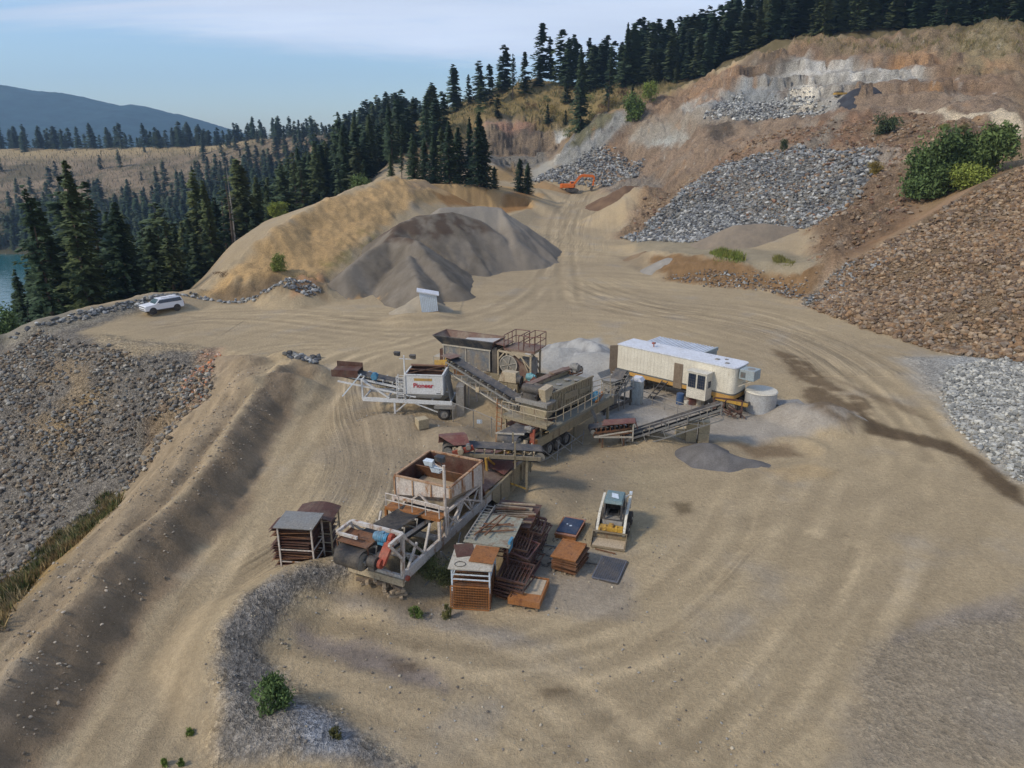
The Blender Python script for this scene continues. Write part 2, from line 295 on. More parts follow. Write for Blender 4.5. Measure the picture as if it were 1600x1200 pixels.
rough_zone([(560, 230), (600, 210), (690, 200), (760, 150), (850, 120), (960, 130), (1000, 150), (900, 200), (760, 215), (720, 250), (620, 270)], 1.8, 14, 4, 3, seed=12)
rough_zone([(0, 540), (115, 525), (210, 553), (330, 545), (380, 560), (330, 600), (190, 775), (90, 860), (0, 930)], .5, 6, 2, 1, seed=14, ridged=False)
rough_zone([(1262, 478), (1350, 512), (1470, 548), (1599, 562), (1599, 265), (1500, 310), (1400, 372), (1300, 430)], .7, 9, 2, 1, seed=15, ridged=False)
rough_zone([(990, 400), (1100, 400), (1290, 412), (1262, 468), (1190, 452), (1100, 446), (1030, 438)], .45, 3, .6, .5, seed=16)
rough_zone([(300, 456), (420, 366), (520, 309), (612, 280), (680, 300), (560, 400), (500, 440), (330, 462)], 1.1, 12, 2, 2, seed=17)
# whole-site unevenness
near = np.exp(-((GX / 160) ** 2 + ((GY - 80) / 160) ** 2))
Z += fbm(GX, GY, 18, 3, seed=31) * (.22 * near + 2.4 * sstep(120, 500, np.hypot(GX, GY - 60))) + fbm(GX, GY, 3.5, 4, .6, seed=32) * .09 * near
yardm = sstep(-3, 3, sdist(GX, GY, [(-24, -30), (34, -30), (33, 60), (36, 90), (22, 130), (10, 180), (-2, 150), (-8, 95), (-45, 94), (-46, 76), (-22, 72), (-16, 60)]))
Z += (1 - yardm) * near * fbm(GX, GY, 1.8, 3, .6, seed=33) * .12
s = box([(-42, 10), (-19, 72)], 2); dB, _, sB = segd(GX[s], GY[s], berm); oz = sstep(.4, 1.6, dB) * sstep(14, 5, dB) * (sB > 0); Z[s] += oz * fbm(dB * 2.4, GY[s] * .16, 1.6, 4, .6, seed=36) * .34
# wheel ruts and tracks
def wpath(*pix, n=6):
    P = [hit(*p)[:2] for p in pix]; out = []
    for i in range(len(P) - 1):
        p0, p1, p2, p3 = P[max(i - 1, 0)], P[i], P[i + 1], P[min(i + 2, len(P) - 1)]
        for k in range(n):
            t = k / n; out.append(tuple(.5 * (2 * p1[c] + (p2[c] - p0[c]) * t + (2 * p0[c] - 5 * p1[c] + 4 * p2[c] - p3[c]) * t * t + (3 * p1[c] - p0[c] - 3 * p2[c] + p3[c]) * t ** 3) for c in (0, 1)))
    out.append(P[-1]); return out
TRK = []
def track(pix, w=.55, gauge=0, dep=.05, dark=.10, tread=0):
    base = wpath(*pix)
    offs = (-gauge / 2, gauge / 2) if gauge else (0,)
    for o in offs:
        pl = []
        for i, p in enumerate(base):
            a = base[max(i - 1, 0)]; b = base[min(i + 1, len(base) - 1)]; L = math.dist(a, b) + 1e-6
            pl.append((p[0] + (b[1] - a[1]) / L * o, p[1] - (b[0] - a[0]) / L * o, 0))
        TRK.append((pl, w, dep, dark, tread))
R1 = [(60, 1190), (180, 1010), (300, 850), (400, 715), (470, 620), (520, 570), (620, 540)]
for tq in ([(40, 960), (150, 830), (250, 700), (330, 600), (420, 560)], [(10, 1040), (130, 890), (230, 760), (310, 650), (370, 590)], [(60, 930), (160, 800), (240, 690), (320, 590)]): track(tq, .3, 1.5, .09, .09)
track(R1, .6, 2.2, .05, .07); track([(160, 1190), (260, 1030), (370, 860), (450, 720), (520, 620), (560, 570), (700, 515)], .6, 2.2, .05, .09)
track([(110, 1190), (215, 1030), (330, 860), (430, 700), (500, 600), (560, 548)], .5, 2.0, .03, .05)
track([(890, 470), (885, 420), (885, 380), (893, 340), (915, 300)], .6, 2.4, .07, .11); track([(845, 470), (862, 420), (866, 380), (870, 340), (900, 302)], .5, 2.4, .05, .08)
track([(480, 492), (600, 505), (720, 500), (800, 470), (850, 430), (870, 380)], .7, 2.3, .05, .09); track([(300, 500), (420, 505), (560, 520), (700, 518), (800, 490), (860, 440)], .6, 2.3, .04, .10)
track([(340, 520), (470, 525), (600, 545), (760, 500)], .6, 2.2, .04, .08); track([(250, 510), (350, 500), (480, 510), (620, 530)], .5, 1.7, .04, .10)
track([(900, 470), (1000, 490), (1120, 500), (1240, 530), (1350, 590), (1430, 660), (1480, 720)], .8, 2.4, .05, .09)
track([(900, 440), (1020, 470), (1180, 490), (1320, 545), (1440, 625), (1560, 760)], .7, 2.4, .04, .08); track([(930, 455), (1080, 490), (1200, 520), (1300, 580), (1360, 660), (1380, 760), (1330, 900), (1250, 1190)], .7, 2.3, .04, .06)
track([(1420, 690), (1440, 800), (1400, 940), (1310, 1190)], .7, 2.3, .03, .05); track([(1470, 740), (1480, 830), (1380, 960), (1180, 1190)], .7, 2.3, .03, .05)
track([(470, 968), (600, 1010), (760, 1060), (900, 1130), (960, 1190)], .75, 2.0, .05, .05, 1); track([(480, 1040), (620, 1085), (740, 1130), (840, 1190)], .75, 2.0, .05, .05, 1)
track([(1150, 800), (1090, 900), (980, 985), (850, 1015), (700, 985), (560, 960), (470, 950)], .7, 2.0, .05, .08, 1)
track([(1250, 760), (1150, 900), (1040, 1010), (880, 1060), (720, 1050)], .7, 2.0, .04, .07, 1); track([(1300, 850), (1200, 1000), (1080, 1100), (900, 1190)], .7, 2.2, .04, .08, 1)
track([(560, 560), (530, 640), (540, 720), (500, 790)], .6, 2.0, .03, .06); track([(650, 560), (560, 620), (520, 700), (440, 800), (360, 900)], .6, 2.1, .03, .08)
track([(375, 780), (300, 870), (190, 1010)], .4, 1.6, .03, .05); track([(120, 900), (210, 800), (300, 700), (370, 610)], .5, 1.8, .07, .10); track([(30, 1000), (170, 830), (290, 670)], .5, 1.6, .06, .08); track([(260, 690), (330, 620), (400, 560)], .4, 1.6, .05, .08)
track([(35, 1199), (160, 1020), (285, 850), (385, 715), (455, 620), (510, 565), (620, 535)], .5, 2.5, .05, -.10); track([(130, 1199), (245, 1020), (350, 855), (435, 720), (505, 620), (560, 560), (690, 520)], .42, 2.3, .04, -.09)
track([(460, 950), (600, 985), (740, 1030), (880, 1090), (1000, 1190)], .5, 2.0, .05, -.09, 1); track([(470, 1030), (600, 1075), (730, 1125), (840, 1190)], .45, 1.9, .05, -.08, 1); track([(1180, 740), (1120, 850), (1010, 950), (870, 1010), (720, 1030), (600, 1010)], .42, 2.3, .04, -.08); track([(1350, 760), (1270, 900), (1140, 1040), (960, 1190)], .42, 2.3, .04, -.07); track([(1420, 720), (1400, 850), (1300, 1020), (1190, 1190)], .5, 2.5, .04, -.07)
track([(870, 480), (875, 420), (878, 380), (886, 340), (908, 300)], .9, 4.6, .04, -.06); track([(300, 490), (450, 488), (600, 492), (740, 490), (830, 450), (868, 390)], .5, 2.5, .04, -.08); track([(920, 460), (1050, 485), (1200, 510), (1310, 560), (1400, 640), (1450, 700)], .5, 2.5, .04, -.08)
for dxp, dk in ((0, -.05), (26, .06), (-30, .05), (60, -.05), (95, .05), (-70, -.05)):
    track([(480 + dxp, 1010 + dxp * .9), (640 + dxp, 1050 + dxp * .8), (800 + dxp, 1110 + dxp * .7), (930 + dxp, 1190)], .34, 1.9, .035, dk, 1)
    track([(1240 + dxp, 740), (1180 + dxp, 840), (1060 + dxp, 940 + dxp * .3), (900, 1010 + dxp * .5), (740, 1030 + dxp * .5)], .36, 2.1, .03, dk); track([(1390 + dxp, 760), (1330 + dxp, 900), (1220 + dxp, 1050), (1090 + dxp, 1190)], .36, 2.2, .03, dk)
    track([(940, 450 + dxp * .3), (1080, 490 + dxp * .35), (1220, 525 + dxp * .4), (1330, 590 + dxp * .5), (1410, 680 + dxp * .5)], .4, 2.2, .03, dk)
TM = np.zeros(Z.shape); TL = np.zeros(Z.shape)
for pl, w, dep, dark, tread in TRK:
    s = box(pl, 3); X, Y = GX[s], GY[s]; d, _, side = segd(X + fbm(X, Y, 9, 2, seed=41) * .5, Y + fbm(X, Y, 9, 2, seed=42) * .5, pl)
    br = np.clip(fbm(X, Y, 9, 3, seed=43) * 1.8 + .8, 0, 1)
    g = np.exp(-(d / w) ** 2) * br; e = np.exp(-((d - w * 1.5) / (w * .6)) ** 2) * br
    Z[s] += -dep * .55 * g + dep * .3 * e; TM[s] = np.where(dark * g > np.abs(TM[s]), dark * g, TM[s]) if dark > 0 else np.where(-dark * g > np.abs(TM[s]), dark * g, TM[s]); TL[s] = TL[s] + dark * .7 * e * (np.abs(dark) * e > .01)
# ------------------------------------------------ terrain: colours of the ground itself
def C(r, g, b): return np.array([((c / 255 + .055) / 1.055) ** 2.4 if c > 10 else c / 255 / 12.92 for c in (r, g, b)])
TAN = C(162, 144, 115); TAN2 = C(174, 154, 121); GREY = C(146, 138, 126); DKGREY = C(112, 108, 104); DUST = C(172, 168, 158); SAND = C(182, 150, 104); BROWN = C(122, 98, 76); RUST = C(150, 112, 80); RED = C(144, 106, 84)
OCHRE = C(186, 134, 78); DRYG = C(146, 122, 84); OLIVE = C(104, 98, 58); PALE = C(184, 182, 174); BLUEG = C(140, 146, 148); WET = C(104, 86, 64); FOREST = C(72, 70, 48)
n1 = fbm(GX, GY, 26, 5, .55, seed=51); n2 = fbm(GX, GY, 6, 5, .6, seed=52); n3 = fbm(GX, GY, 1.3, 3, .6, seed=53)
CL = np.empty(Z.shape + (3,))
a = sstep(-.28, .28, n1)[..., None]; CL[:] = TAN * (1 - a) + TAN2 * a
a = sstep(.05, .4, n2)[..., None] * .5; CL = CL * (1 - a) + GREY * a
def lay(s, m, col, k=1.0, vary=.0, sc=3, seed=61):
    c = np.asarray(col)
    if vary: c = c * (1 + vary * fbm(GX[s], GY[s], sc, 4, .6, seed=seed)[..., None] * 2)
    A = (m * k)[..., None]; CL[s] = CL[s] * (1 - A) + c * A
def paint(pix, col, k=1.0, soft=1.2, warp=1.5, seed=1, vary=.25, sc=3, brk=None, world=False):
    s, m = zone(pix, soft, warp, seed, world)
    if brk: m = m * sstep(brk[1] - .12, brk[1] + .12, fbm(GX[s], GY[s], brk[0], 4, .6, seed=seed + 7))
    lay(s, m, col, k, vary, sc, seed + 60)
# far hills and forest floor
far = sstep(60, 140, -GX) ; lay(np.s_[:, :], np.maximum(sstep(-52, -60, GX), 0) * 1.0, FOREST, .95)
m = sstep(560, 620, GY + fbm(GX, GY, 60, 3, seed=70) * 120) * sstep(0, -60, GX); lay(np.s_[:, :], m, C(134, 116, 92), 1, .4, 30); lay(np.s_[:, :], m * sstep(.0, .3, fbm(GX, GY, 60, 4, seed=71)), C(96, 86, 62), .8)
lay(np.s_[:, :], m * sstep(.02, .2, fbm(GX, GY, 22, 5, .65, seed=73)), C(84, 80, 56), .75); lay(np.s_[:, :], m * sstep(700, 740, GY) * sstep(900, 760, GY), C(172, 150, 108), .8)
m = sstep(225, 300, GY) * sstep(-75, -40, GX) * sstep(1, 0, (GX - 45) / 40); lay(np.s_[:, :], m, DRYG, .9, .3, 8); lay(np.s_[:, :], m * sstep(-.05, .2, fbm(GX, GY, 12, 4, seed=72)), OLIVE, .8)
m = sstep(275, 300, GY - GX * -.35 - 0) * sstep(30, 60, GX) * (GY > 150); lay(np.s_[:, :], m, C(92, 88, 54), .0)
# big right-hand slope, zone by zone
paint([(862, 256), (900, 205), (975, 172), (1050, 150), (1110, 120), (1250, 64), (1400, 52), (1600, 40), (1600, 260), (1400, 370), (1300, 430), (1270, 470), (1280, 350), (1130, 300), (960, 372), (1000, 300), (940, 290)], C(150, 122, 94), 1, 3, 3, 2, .25, 9)
paint([(1000, 160), (1110, 118), (1250, 64), (1600, 40), (1600, 150), (1420, 150), (1300, 95), (1180, 95), (1110, 130), (1060, 190)], C(152, 118, 84), 1, 3, 4, 3, .35, 6)
paint([(1250, 64), (1600, 40), (1600, 85), (1400, 92), (1300, 80)], C(140, 118, 84), .8, 2, 4, 4, .3, 7)
paint([(1480, 48), (1600, 38), (1600, 120), (1520, 110)], C(150, 138, 86), .6, 3, 5, 5, .3, 7)
for i, p in enumerate(([(1060, 170), (1110, 150), (1160, 120), (1240, 92), (1330, 88), (1450, 105), (1440, 128), (1330, 140), (1300, 175), (1220, 185), (1120, 192), (1080, 190)], )):
    paint(p, C(158, 156, 148), .95, 2.5, 4, 6 + i, .3, 5)
paint([(1100, 180), (1150, 130), (1210, 132), (1240, 160), (1200, 185), (1120, 188)], C(134, 142, 146), .95, 2, 3, 8, .25, 4)
paint([(1222, 108), (1290, 100), (1350, 105), (1440, 112), (1430, 124), (1300, 122)], C(206, 204, 196), .8, 1.5, 3, 9, .2, 4, brk=(6, -.05))
paint([(1240, 150), (1262, 130), (1285, 140), (1265, 168), (1245, 172)], C(232, 222, 200), 1, 1.5, 2, 10, .2, 4)
paint([(1385, 80), (1430, 78), (1470, 100), (1430, 112), (1390, 100)], OCHRE, .75, 2, 4, 11, .2, 4, brk=(5, -.1)); paint([(1540, 90), (1590, 92), (1580, 115), (1545, 110)], OCHRE, .7, 2, 3, 12)
paint([(1140, 110), (1170, 88), (1230, 78), (1240, 100), (1180, 125)], C(104, 90, 74), .8, 2, 3, 13, .3, 4, brk=(5, -.1))
paint([(1060, 165), (1100, 130), (1150, 100), (1160, 115), (1110, 160)], C(178, 128, 80), .7, 2, 3, 14, .3, 4, brk=(4, -.1))
paint([(1190, 225), (1290, 180), (1440, 178), (1480, 215), (1400, 240), (1330, 232), (1180, 238), (1110, 260)], C(146, 104, 70), .95, 3, 3, 15, .25, 5)
paint([(1250, 232), (1300, 182), (1322, 178), (1290, 232)], C(142, 130, 112), .9, 1.5, 1.5, 16)
paint([(1340, 200), (1420, 180), (1560, 200), (1600, 225), (1480, 225), (1400, 225)], C(140, 110, 74), .8, 2, 3, 17, .3, 4)
paint([(862, 256), (900, 205), (950, 180), (975, 172), (985, 192), (940, 230), (915, 262), (890, 266)], C(136, 138, 134), 1, 2, 2, 18, .3, 3)
paint([(850, 252), (864, 236), (876, 240), (868, 258)], C(205, 200, 184), .9, 1, 1.5, 19)
paint([(985, 220), (1020, 192), (1070, 188), (1080, 215), (1040, 228), (1000, 226)], C(168, 174, 168), .9, 1.5, 3, 20, .25, 3)
paint([(985, 200), (1050, 175), (1150, 180), (1150, 200), (1080, 200), (990, 230)], C(150, 134, 112), .7, 1.5, 2, 23)
paint([(1100, 195), (1140, 190), (1152, 205), (1110, 218)], C(96, 84, 72), .9, 1.2, 1.5, 21, .3, 3)
paint([(945, 285), (1000, 270), (1040, 285), (1000, 292)], C(130, 124, 114), .7, 2, 2, 24)
paint([(1040, 300), (1110, 262), (1130, 275), (1010, 368), (965, 372)], C(148, 118, 84), .9, 1.5, 1.5, 25, .35, 2)
paint([(1270, 350), (1340, 300), (1400, 260), (1440, 300), (1400, 365), (1290, 430)], C(128, 100, 72), .95, 2, 2, 26, .35, 3); paint([(1340, 240), (1400, 228), (1420, 250), (1370, 262)], C(160, 146, 130), .8, 1.5, 2, 27)
paint([(1390, 262), (1600, 225), (1600, 256), (1450, 330)], C(140, 116, 84), .8, 2, 2, 28)
paint([(975, 372), (1080, 378), (1150, 362), (1280, 350), (1345, 300), (1370, 245), (1340, 232), (1200, 240), (1120, 262), (1050, 315)], C(120, 120, 118), .95, 1.2, 1.5, 102, .2, 2)
# quarry face on the left
paint([(745, 215), (800, 175), (870, 180), (890, 200), (868, 245), (850, 255), (750, 255)], C(140, 122, 100), 1, 2, 2, 30, .3, 4); paint([(775, 215), (800, 195), (850, 205), (860, 235), (800, 235)], C(92, 84, 76), .85, 1.5, 3, 31, .3, 4, brk=(8, -.1))
paint([(752, 205), (790, 190), (850, 190), (840, 202), (790, 205)], C(168, 130, 106), .8, 1, 2, 32, .3, 3); paint([(866, 200), (890, 192), (884, 215), (868, 228)], C(196, 194, 184), .9, 1, 2, 33); paint([(760, 240), (850, 240), (855, 252), (760, 250)], C(130, 124, 112), .9, 1.5, 1)
paint([(765, 256), (855, 252), (870, 262), (780, 268)], C(160, 154, 140), 1, 1.2, 1, 34, .1); paint([(770, 260), (800, 258), (830, 270), (800, 285), (770, 280)], C(150, 122, 80), .8, 1.5, 1.5, 35)
paint([(900, 205), (960, 175), (955, 185), (890, 235)], C(110, 106, 62), .85, 1.5, 2, 36)
paint([(590, 262), (620, 230), (700, 200), (720, 215), (650, 262)], C(140, 118, 84), .9, 2, 3, 37, .3)
# sandy hill
paint([(292, 464), (420, 366), (520, 309), (612, 280), (680, 282), (850, 303), (835, 322), (700, 318), (640, 318), (560, 380), (500, 430), (400, 440), (330, 463)], SAND, 1, 1.2, 1.5, 40, .12, 6)
paint([(640, 282), (850, 303), (800, 299), (690, 297), (640, 300)], C(150, 128, 100), .8, 1, 1.5, 41); paint([(676, 300), (830, 300), (826, 326), (700, 322)], C(150, 112, 68), .95, 1.2, 1, 42, .25, 1.5)
paint([(520, 395), (580, 355), (600, 370), (560, 410), (510, 425)], C(128, 118, 70), .6, 1.2, 2, 43, brk=(3, 0)); paint([(330, 463), (420, 430), (500, 432), (510, 465), (400, 472)], C(120, 100, 74), .9, 1.2, 1.5, 44, .3, 2)
paint([(455, 465), (470, 430), (505, 430), (495, 460)], C(182, 140, 100), .95, .6, .8, 45)
# bench and bank
paint([(985, 375), (1100, 378), (1290, 395), (1280, 412), (1100, 404), (1000, 398)], C(146, 134, 110), .9, 1, 1, 46); paint([(1010, 400), (1100, 402), (1290, 412), (1262, 470), (1190, 452), (1100, 446), (1040, 440)], C(126, 98, 66), .95, .7, 1, 47, .35, 1.5)
paint([(960, 400), (1000, 398), (1040, 440), (990, 420)], C(140, 124, 100), .7, 1, 1)
# boulder slope, pale rubble
paint([(1258, 476), (1350, 512), (1470, 550), (1599, 562), (1599, 258), (1500, 308), (1400, 369), (1300, 428)], C(128, 108, 84), 1, .8, .8, 48, .3, 2)
paint([(1250, 476), (1300, 430), (1380, 385), (1400, 395), (1330, 440), (1290, 480)], C(150, 144, 132), .85, .7, 1, 49, .3, 1.5); paint([(1420, 560), (1599, 520), (1599, 752), (1540, 712), (1490, 660), (1470, 610)], C(172, 170, 162), 1, 1.2, .8, 50, .2, 1.5)
paint([(1400, 560), (1480, 556), (1480, 640), (1430, 600)], C(164, 158, 146), .8, 1.5, 1, 51)
paint([(1590, 256), (1590, 564), (1900, 592), (1900, 256)], C(128, 108, 84), 1, .8, .8, 48, .3, 2); paint([(1590, 530), (1590, 748), (1900, 880), (1900, 592)], C(172, 170, 162), 1, 1, .8, 50, .2, 1.5); paint([(1590, 40), (1590, 262), (1900, 262), (1900, 40)], C(146, 120, 90), .9, 3, 3, 2, .25, 9)
paint([(8, 545), (8, 930), (-280, 1060), (-280, 650)], C(126, 118, 106), 1, .8, .8, 52, .25, 1.5)
# left plateau and its rocky face
paint([(0, 540), (60, 505), (130, 490), (240, 468), (200, 490), (120, 520), (200, 556), (330, 545), (370, 560), (330, 600), (190, 775), (90, 860), (0, 930)], C(126, 118, 106), 1, .8, .8, 52, .25, 1.5)
paint([(40, 560), (120, 560), (160, 620), (120, 700), (40, 660)], C(150, 128, 96), .7, 1.5, 2, 53, .3, 2, brk=(6, -.1)); paint([(130, 620), (180, 590), (170, 680), (120, 740), (60, 700)], C(160, 132, 88), .6, 1.2, 2, 54, brk=(5, -.05))
paint([(280, 600), (320, 545), (345, 545), (345, 570), (300, 640), (270, 660)], C(176, 140, 112), .85, .6, .6, 55, .3, 1); paint([(285, 603), (300, 590), (310, 590), (295, 612)], C(212, 112, 64), .9, .3, .4, 56)
paint([(225, 680), (285, 600), (290, 640), (235, 730)], C(104, 80, 58), .7, .8, .8, 57); paint([(20, 500), (120, 488), (250, 462), (230, 480), (110, 515), (10, 540)], C(140, 132, 116), .9, .8, 1, 58, .25, 1.5)
paint([(0, 910), (90, 840), (185, 765), (190, 785), (100, 880), (0, 975)], C(150, 118, 62), .7, .5, .6, 59, .4, 1)
paint([(320, 545), (240, 670), (100, 880), (0, 980), (0, 1060), (101, 950), (210, 830), (300, 755), (390, 600), (420, 560)], C(158, 138, 110), .85, 1, .8, 60, .2, 3)
s = np.s_[:, :]
zs, zm = zone(ZSLOPE, 3, 3, 1); lz = CL[zs].mean(-1, keepdims=True); CL[zs] = CL[zs] + (lz * np.array([1.13, 1.0, .80]) - CL[zs]) * (zm * .38)[..., None]; Xz, Yz = GX[zs], GY[zs]; pc = Xz * .62 - Yz * .78; al = Xz * .78 + Yz * .62
ravel = fbm(pc * 1.0 + fbm(Xz, Yz, 9, 2, seed=95) * 4, al * .13, 2.2, 5, .62, seed=96); CL[zs] *= (1 + zm * ravel * .75)[..., None]
lay(zs, zm * sstep(.05, .3, fbm(Xz, Yz, 16, 5, .65, seed=97)), C(112, 92, 74), .6); lay(zs, zm * sstep(.1, .35, fbm(Xz, Yz, 11, 5, .65, seed=98)), C(158, 146, 128), .65); lay(zs, zm * sstep(.16, .36, fbm(Xz, Yz, 8, 5, .65, seed=99)), C(172, 128, 80), .6); lay(zs, zm * sstep(.2, .32, fbm(Xz, Yz, 3.2, 5, .7, seed=100)), C(84, 72, 62), .7); lay(zs, zm * sstep(.24, .34, fbm(Xz, Yz, 2.4, 4, .7, seed=101)), C(190, 184, 172), .6)
paint([(1420, 166), (1480, 170), (1530, 176), (1600, 192), (1600, 216), (1560, 200), (1500, 185), (1430, 175)], C(206, 188, 158), .98, .6, .2, 29, .08)
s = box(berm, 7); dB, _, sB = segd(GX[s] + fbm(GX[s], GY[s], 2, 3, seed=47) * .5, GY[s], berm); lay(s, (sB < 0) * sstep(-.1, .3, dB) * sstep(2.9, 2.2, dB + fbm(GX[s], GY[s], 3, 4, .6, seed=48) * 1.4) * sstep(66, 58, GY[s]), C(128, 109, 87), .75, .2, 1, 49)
# gravel in the foreground, dusty plant yard, wet track
paint([(340, 985), (385, 925), (460, 888), (560, 862), (560, 885), (470, 930), (400, 1010), (470, 1090), (600, 1180), (640, 1199), (330, 1199), (345, 1100)], C(122, 117, 110), .9, .35, .6, 62, .25, 1); paint([(430, 1090), (540, 1130), (560, 1180), (480, 1170)], C(130, 134, 140), .8, .5, .4, 63)
paint([(440, 960), (560, 1000), (680, 1050), (700, 1080), (600, 1060), (470, 1010)], C(122, 112, 106), .8, .4, .5, 64, .2, 1); paint([(500, 915), (660, 935), (800, 990), (860, 1010), (740, 1000), (600, 965)], C(140, 132, 122), .7, .5, .6, 65)
paint([(1345, 1010), (1480, 965), (1600, 945), (1600, 1199), (1340, 1199), (1330, 1080)], C(142, 130, 112), .7, .6, .9, 66, .15, .8); paint([(1400, 1000), (1480, 950), (1600, 925), (1600, 960), (1480, 975)], C(146, 136, 126), .6, .5, .5, 67)
paint([(850, 545), (940, 525), (960, 560), (1010, 600), (1040, 660), (960, 670), (880, 600), (840, 570)], C(164, 162, 156), .95, .6, .8, 68, .15, 2); paint([(960, 610), (1040, 590), (1190, 620), (1340, 640), (1330, 668), (1100, 690), (980, 680)], C(160, 152, 140), .8, .6, .8, 69)
paint([(1080, 690), (1110, 690), (1150, 715), (1150, 728), (1100, 715)], C(100, 98, 96), .9, .4, .3, 70); paint([(1140, 690), (1230, 690), (1250, 712), (1180, 716)], C(120, 100, 76), .8, .5, .4, 71)
paint([(560, 640), (700, 650), (780, 690), (700, 720), (640, 790), (520, 760), (500, 690)], C(138, 124, 104), .6, 1, 1.5, 72); paint([(1205, 545), (1260, 560), (1300, 600), (1370, 632), (1330, 672), (1270, 640), (1250, 600)], WET, .85, .5, .4, 73, .15, 2, brk=(3, -.12)); paint([(1300, 590), (1420, 635), (1450, 655), (1400, 640)], WET, .6, .5, .3, 74)
paint([(1340, 640), (1390, 668), (1480, 690), (1540, 720), (1600, 765), (1600, 790), (1560, 770), (1500, 715), (1420, 690), (1350, 675)], C(96, 80, 60), .95, .35, .35, 75, .12, 1)
paint([(960, 720), (1040, 730), (1040, 860), (900, 850), (880, 780)], C(164, 148, 116), .5, 1, 1.5, 76); paint([(800, 860), (980, 870), (990, 960), (820, 960)], C(134, 128, 122), .5, .8, 1.2, 77); paint([(890, 735), (960, 725), (1000, 780), (900, 800), (820, 760)], C(120, 108, 92), .45, 1, 1, 78)
paint([(1050, 785), (1080, 785), (1085, 800), (1060, 805)], C(100, 86, 64), .8, .3, .2, 79); paint([(1195, 735), (1260, 725), (1310, 740), (1240, 752)], C(184, 156, 112), .5, .5, .5, 80); paint([(560, 880), (660, 900), (720, 940), (640, 960), (560, 930)], C(120, 104, 80), .6, .5, .6, 81)
for p in ([(600, 1030), (650, 1035), (660, 1050), (620, 1052)], [(840, 1075), (900, 1072), (890, 1085), (850, 1088)], [(640, 1005), (660, 1010), (650, 1018)]): paint(p, C(96, 80, 60), .6, .15, .2, 82)
# vegetated hill and rim tops
paint([(60, 290), (80, 276), (97, 264), (124, 253.5), (153, 234), (235, 215), (330, 300), (100, 400), (50, 350)], C(98, 88, 62), .95, 1.5, 2, 103, .35, 6, world=True)
paint([(620, 205), (700, 165), (800, 133), (835, 119), (900, 131), (1000, 118), (1060, 130), (1000, 158), (900, 200), (800, 185), (745, 195), (700, 220)], C(132, 114, 74), .85, 2, 3, 83, .35, 6)
# streaks left by traffic, run along the roads
d1, _, _ = segd(GX[box([(-24, -40), (45, 260)], 5)], GY[box([(-24, -40), (45, 260)], 5)], [(-14, -40, 0), (-14, 60, 0), (-6, 85, 0), (6, 120, 0), (12, 160, 0), (14, 250, 0)]) if False else (None, None, None)
s = np.s_[:, :]; st = fbm(GX * 5.0, GY * .55, 5.5, 4, .6, seed=91); roadm = yardm * sstep(-9, -13, GX) * sstep(62, 50, GY)
CL *= (1 + (roadm * st * .35)[..., None]); CL *= (1 + n2 * .16 + n3 * .14)[..., None]
ang = np.arctan2(GY - 62, GX - 2); rad = np.hypot((GX - 2) * .9, (GY - 62)); sw = fbm(rad * 3.2, ang * 9, 5, 4, .6, seed=92)
CL *= (1 + (yardm * (1 - roadm) * sstep(10, 20, rad) * sw * .26)[..., None])
CL *= (1 - TM * 1.5)[..., None]; CL *= (1 + TL * .9)[..., None]
s = box(berm, 16); dB, _, sB = segd(GX[s], GY[s], berm); CL[s] *= (1 + ((sB > 0) * sstep(.3, 1.5, dB) * sstep(15, 8, dB) * fbm(dB * 2.2, GY[s] * .14, 1.5, 5, .65, seed=50) * .7))[..., None]
lum = CL.mean(-1, keepdims=True); CL = np.clip(lum + (CL - lum) * .97, .01, .9)
FLOWS = [[(20, 1190), (180, 1000), (300, 850), (400, 715), (480, 620), (540, 560), (640, 525), (760, 500)], [(250, 505), (420, 500), (560, 510), (700, 510), (790, 480), (850, 430), (880, 380), (895, 340), (915, 300)],
 [(900, 440), (1000, 480), (1140, 500), (1280, 545), (1380, 620), (1430, 720), (1420, 860), (1330, 1020), (1230, 1190)], [(470, 1000), (620, 1045), (760, 1090), (900, 1160), (980, 1199)], [(520, 930), (700, 980), (860, 1000), (1000, 960), (1110, 860), (1180, 760), (1260, 700)], [(1100, 1190), (1160, 1020), (1230, 880), (1280, 780)], [(60, 1000), (190, 830), (300, 700), (400, 590)], [(700, 1140), (900, 1050), (1080, 960), (1200, 840)], [(540, 560), (540, 640), (560, 720), (520, 800), (430, 870)]]
FLU = np.zeros(Z.shape); FLV = np.zeros(Z.shape); BD = np.full(Z.shape, 1e9); B2 = np.full(Z.shape, 1e9)
for k_, F_ in enumerate(FLOWS):
    base = wpath(*F_); acc = 0; s = box(base, 16); X, Y = GX[s], GY[s]; Xw, Yw = X + fbm(X, Y, 14, 2, seed=44) * 1.2, Y + fbm(X, Y, 14, 2, seed=45) * 1.2
    B2[s] = np.minimum(B2[s], BD[s]); PB = BD[s].copy(); CB = np.full(X.shape, 1e9)
    for (ax, ay), (bx, by) in zip(base[:-1], base[1:]):
        ex, ey = bx - ax, by - ay; L_ = math.hypot(ex, ey) + 1e-9; t = ((Xw - ax) * ex + (Yw - ay) * ey) / L_ ** 2; tc = np.clip(t, 0, 1); d = np.hypot(Xw - ax - tc * ex, Yw - ay - tc * ey); m = d < BD[s]; CB = np.minimum(CB, d)
        BD[s] = np.where(m, d, BD[s]); FLU[s] = np.where(m, ((Xw - ax) * ey - (Yw - ay) * ex) / L_ + k_ * 31, FLU[s]); FLV[s] = np.where(m, acc + tc * L_, FLV[s]); acc += L_
    B2[s] = np.where(CB < PB, np.minimum(B2[s], PB), np.minimum(B2[s], CB))
FLW = sstep(.2, 2.6, B2 - BD) * np.exp(-(BD / 7.5) ** 2) * np.clip(.75 + fbm(GX, GY, 12, 3, seed=46) * 1.5, .15, 1)
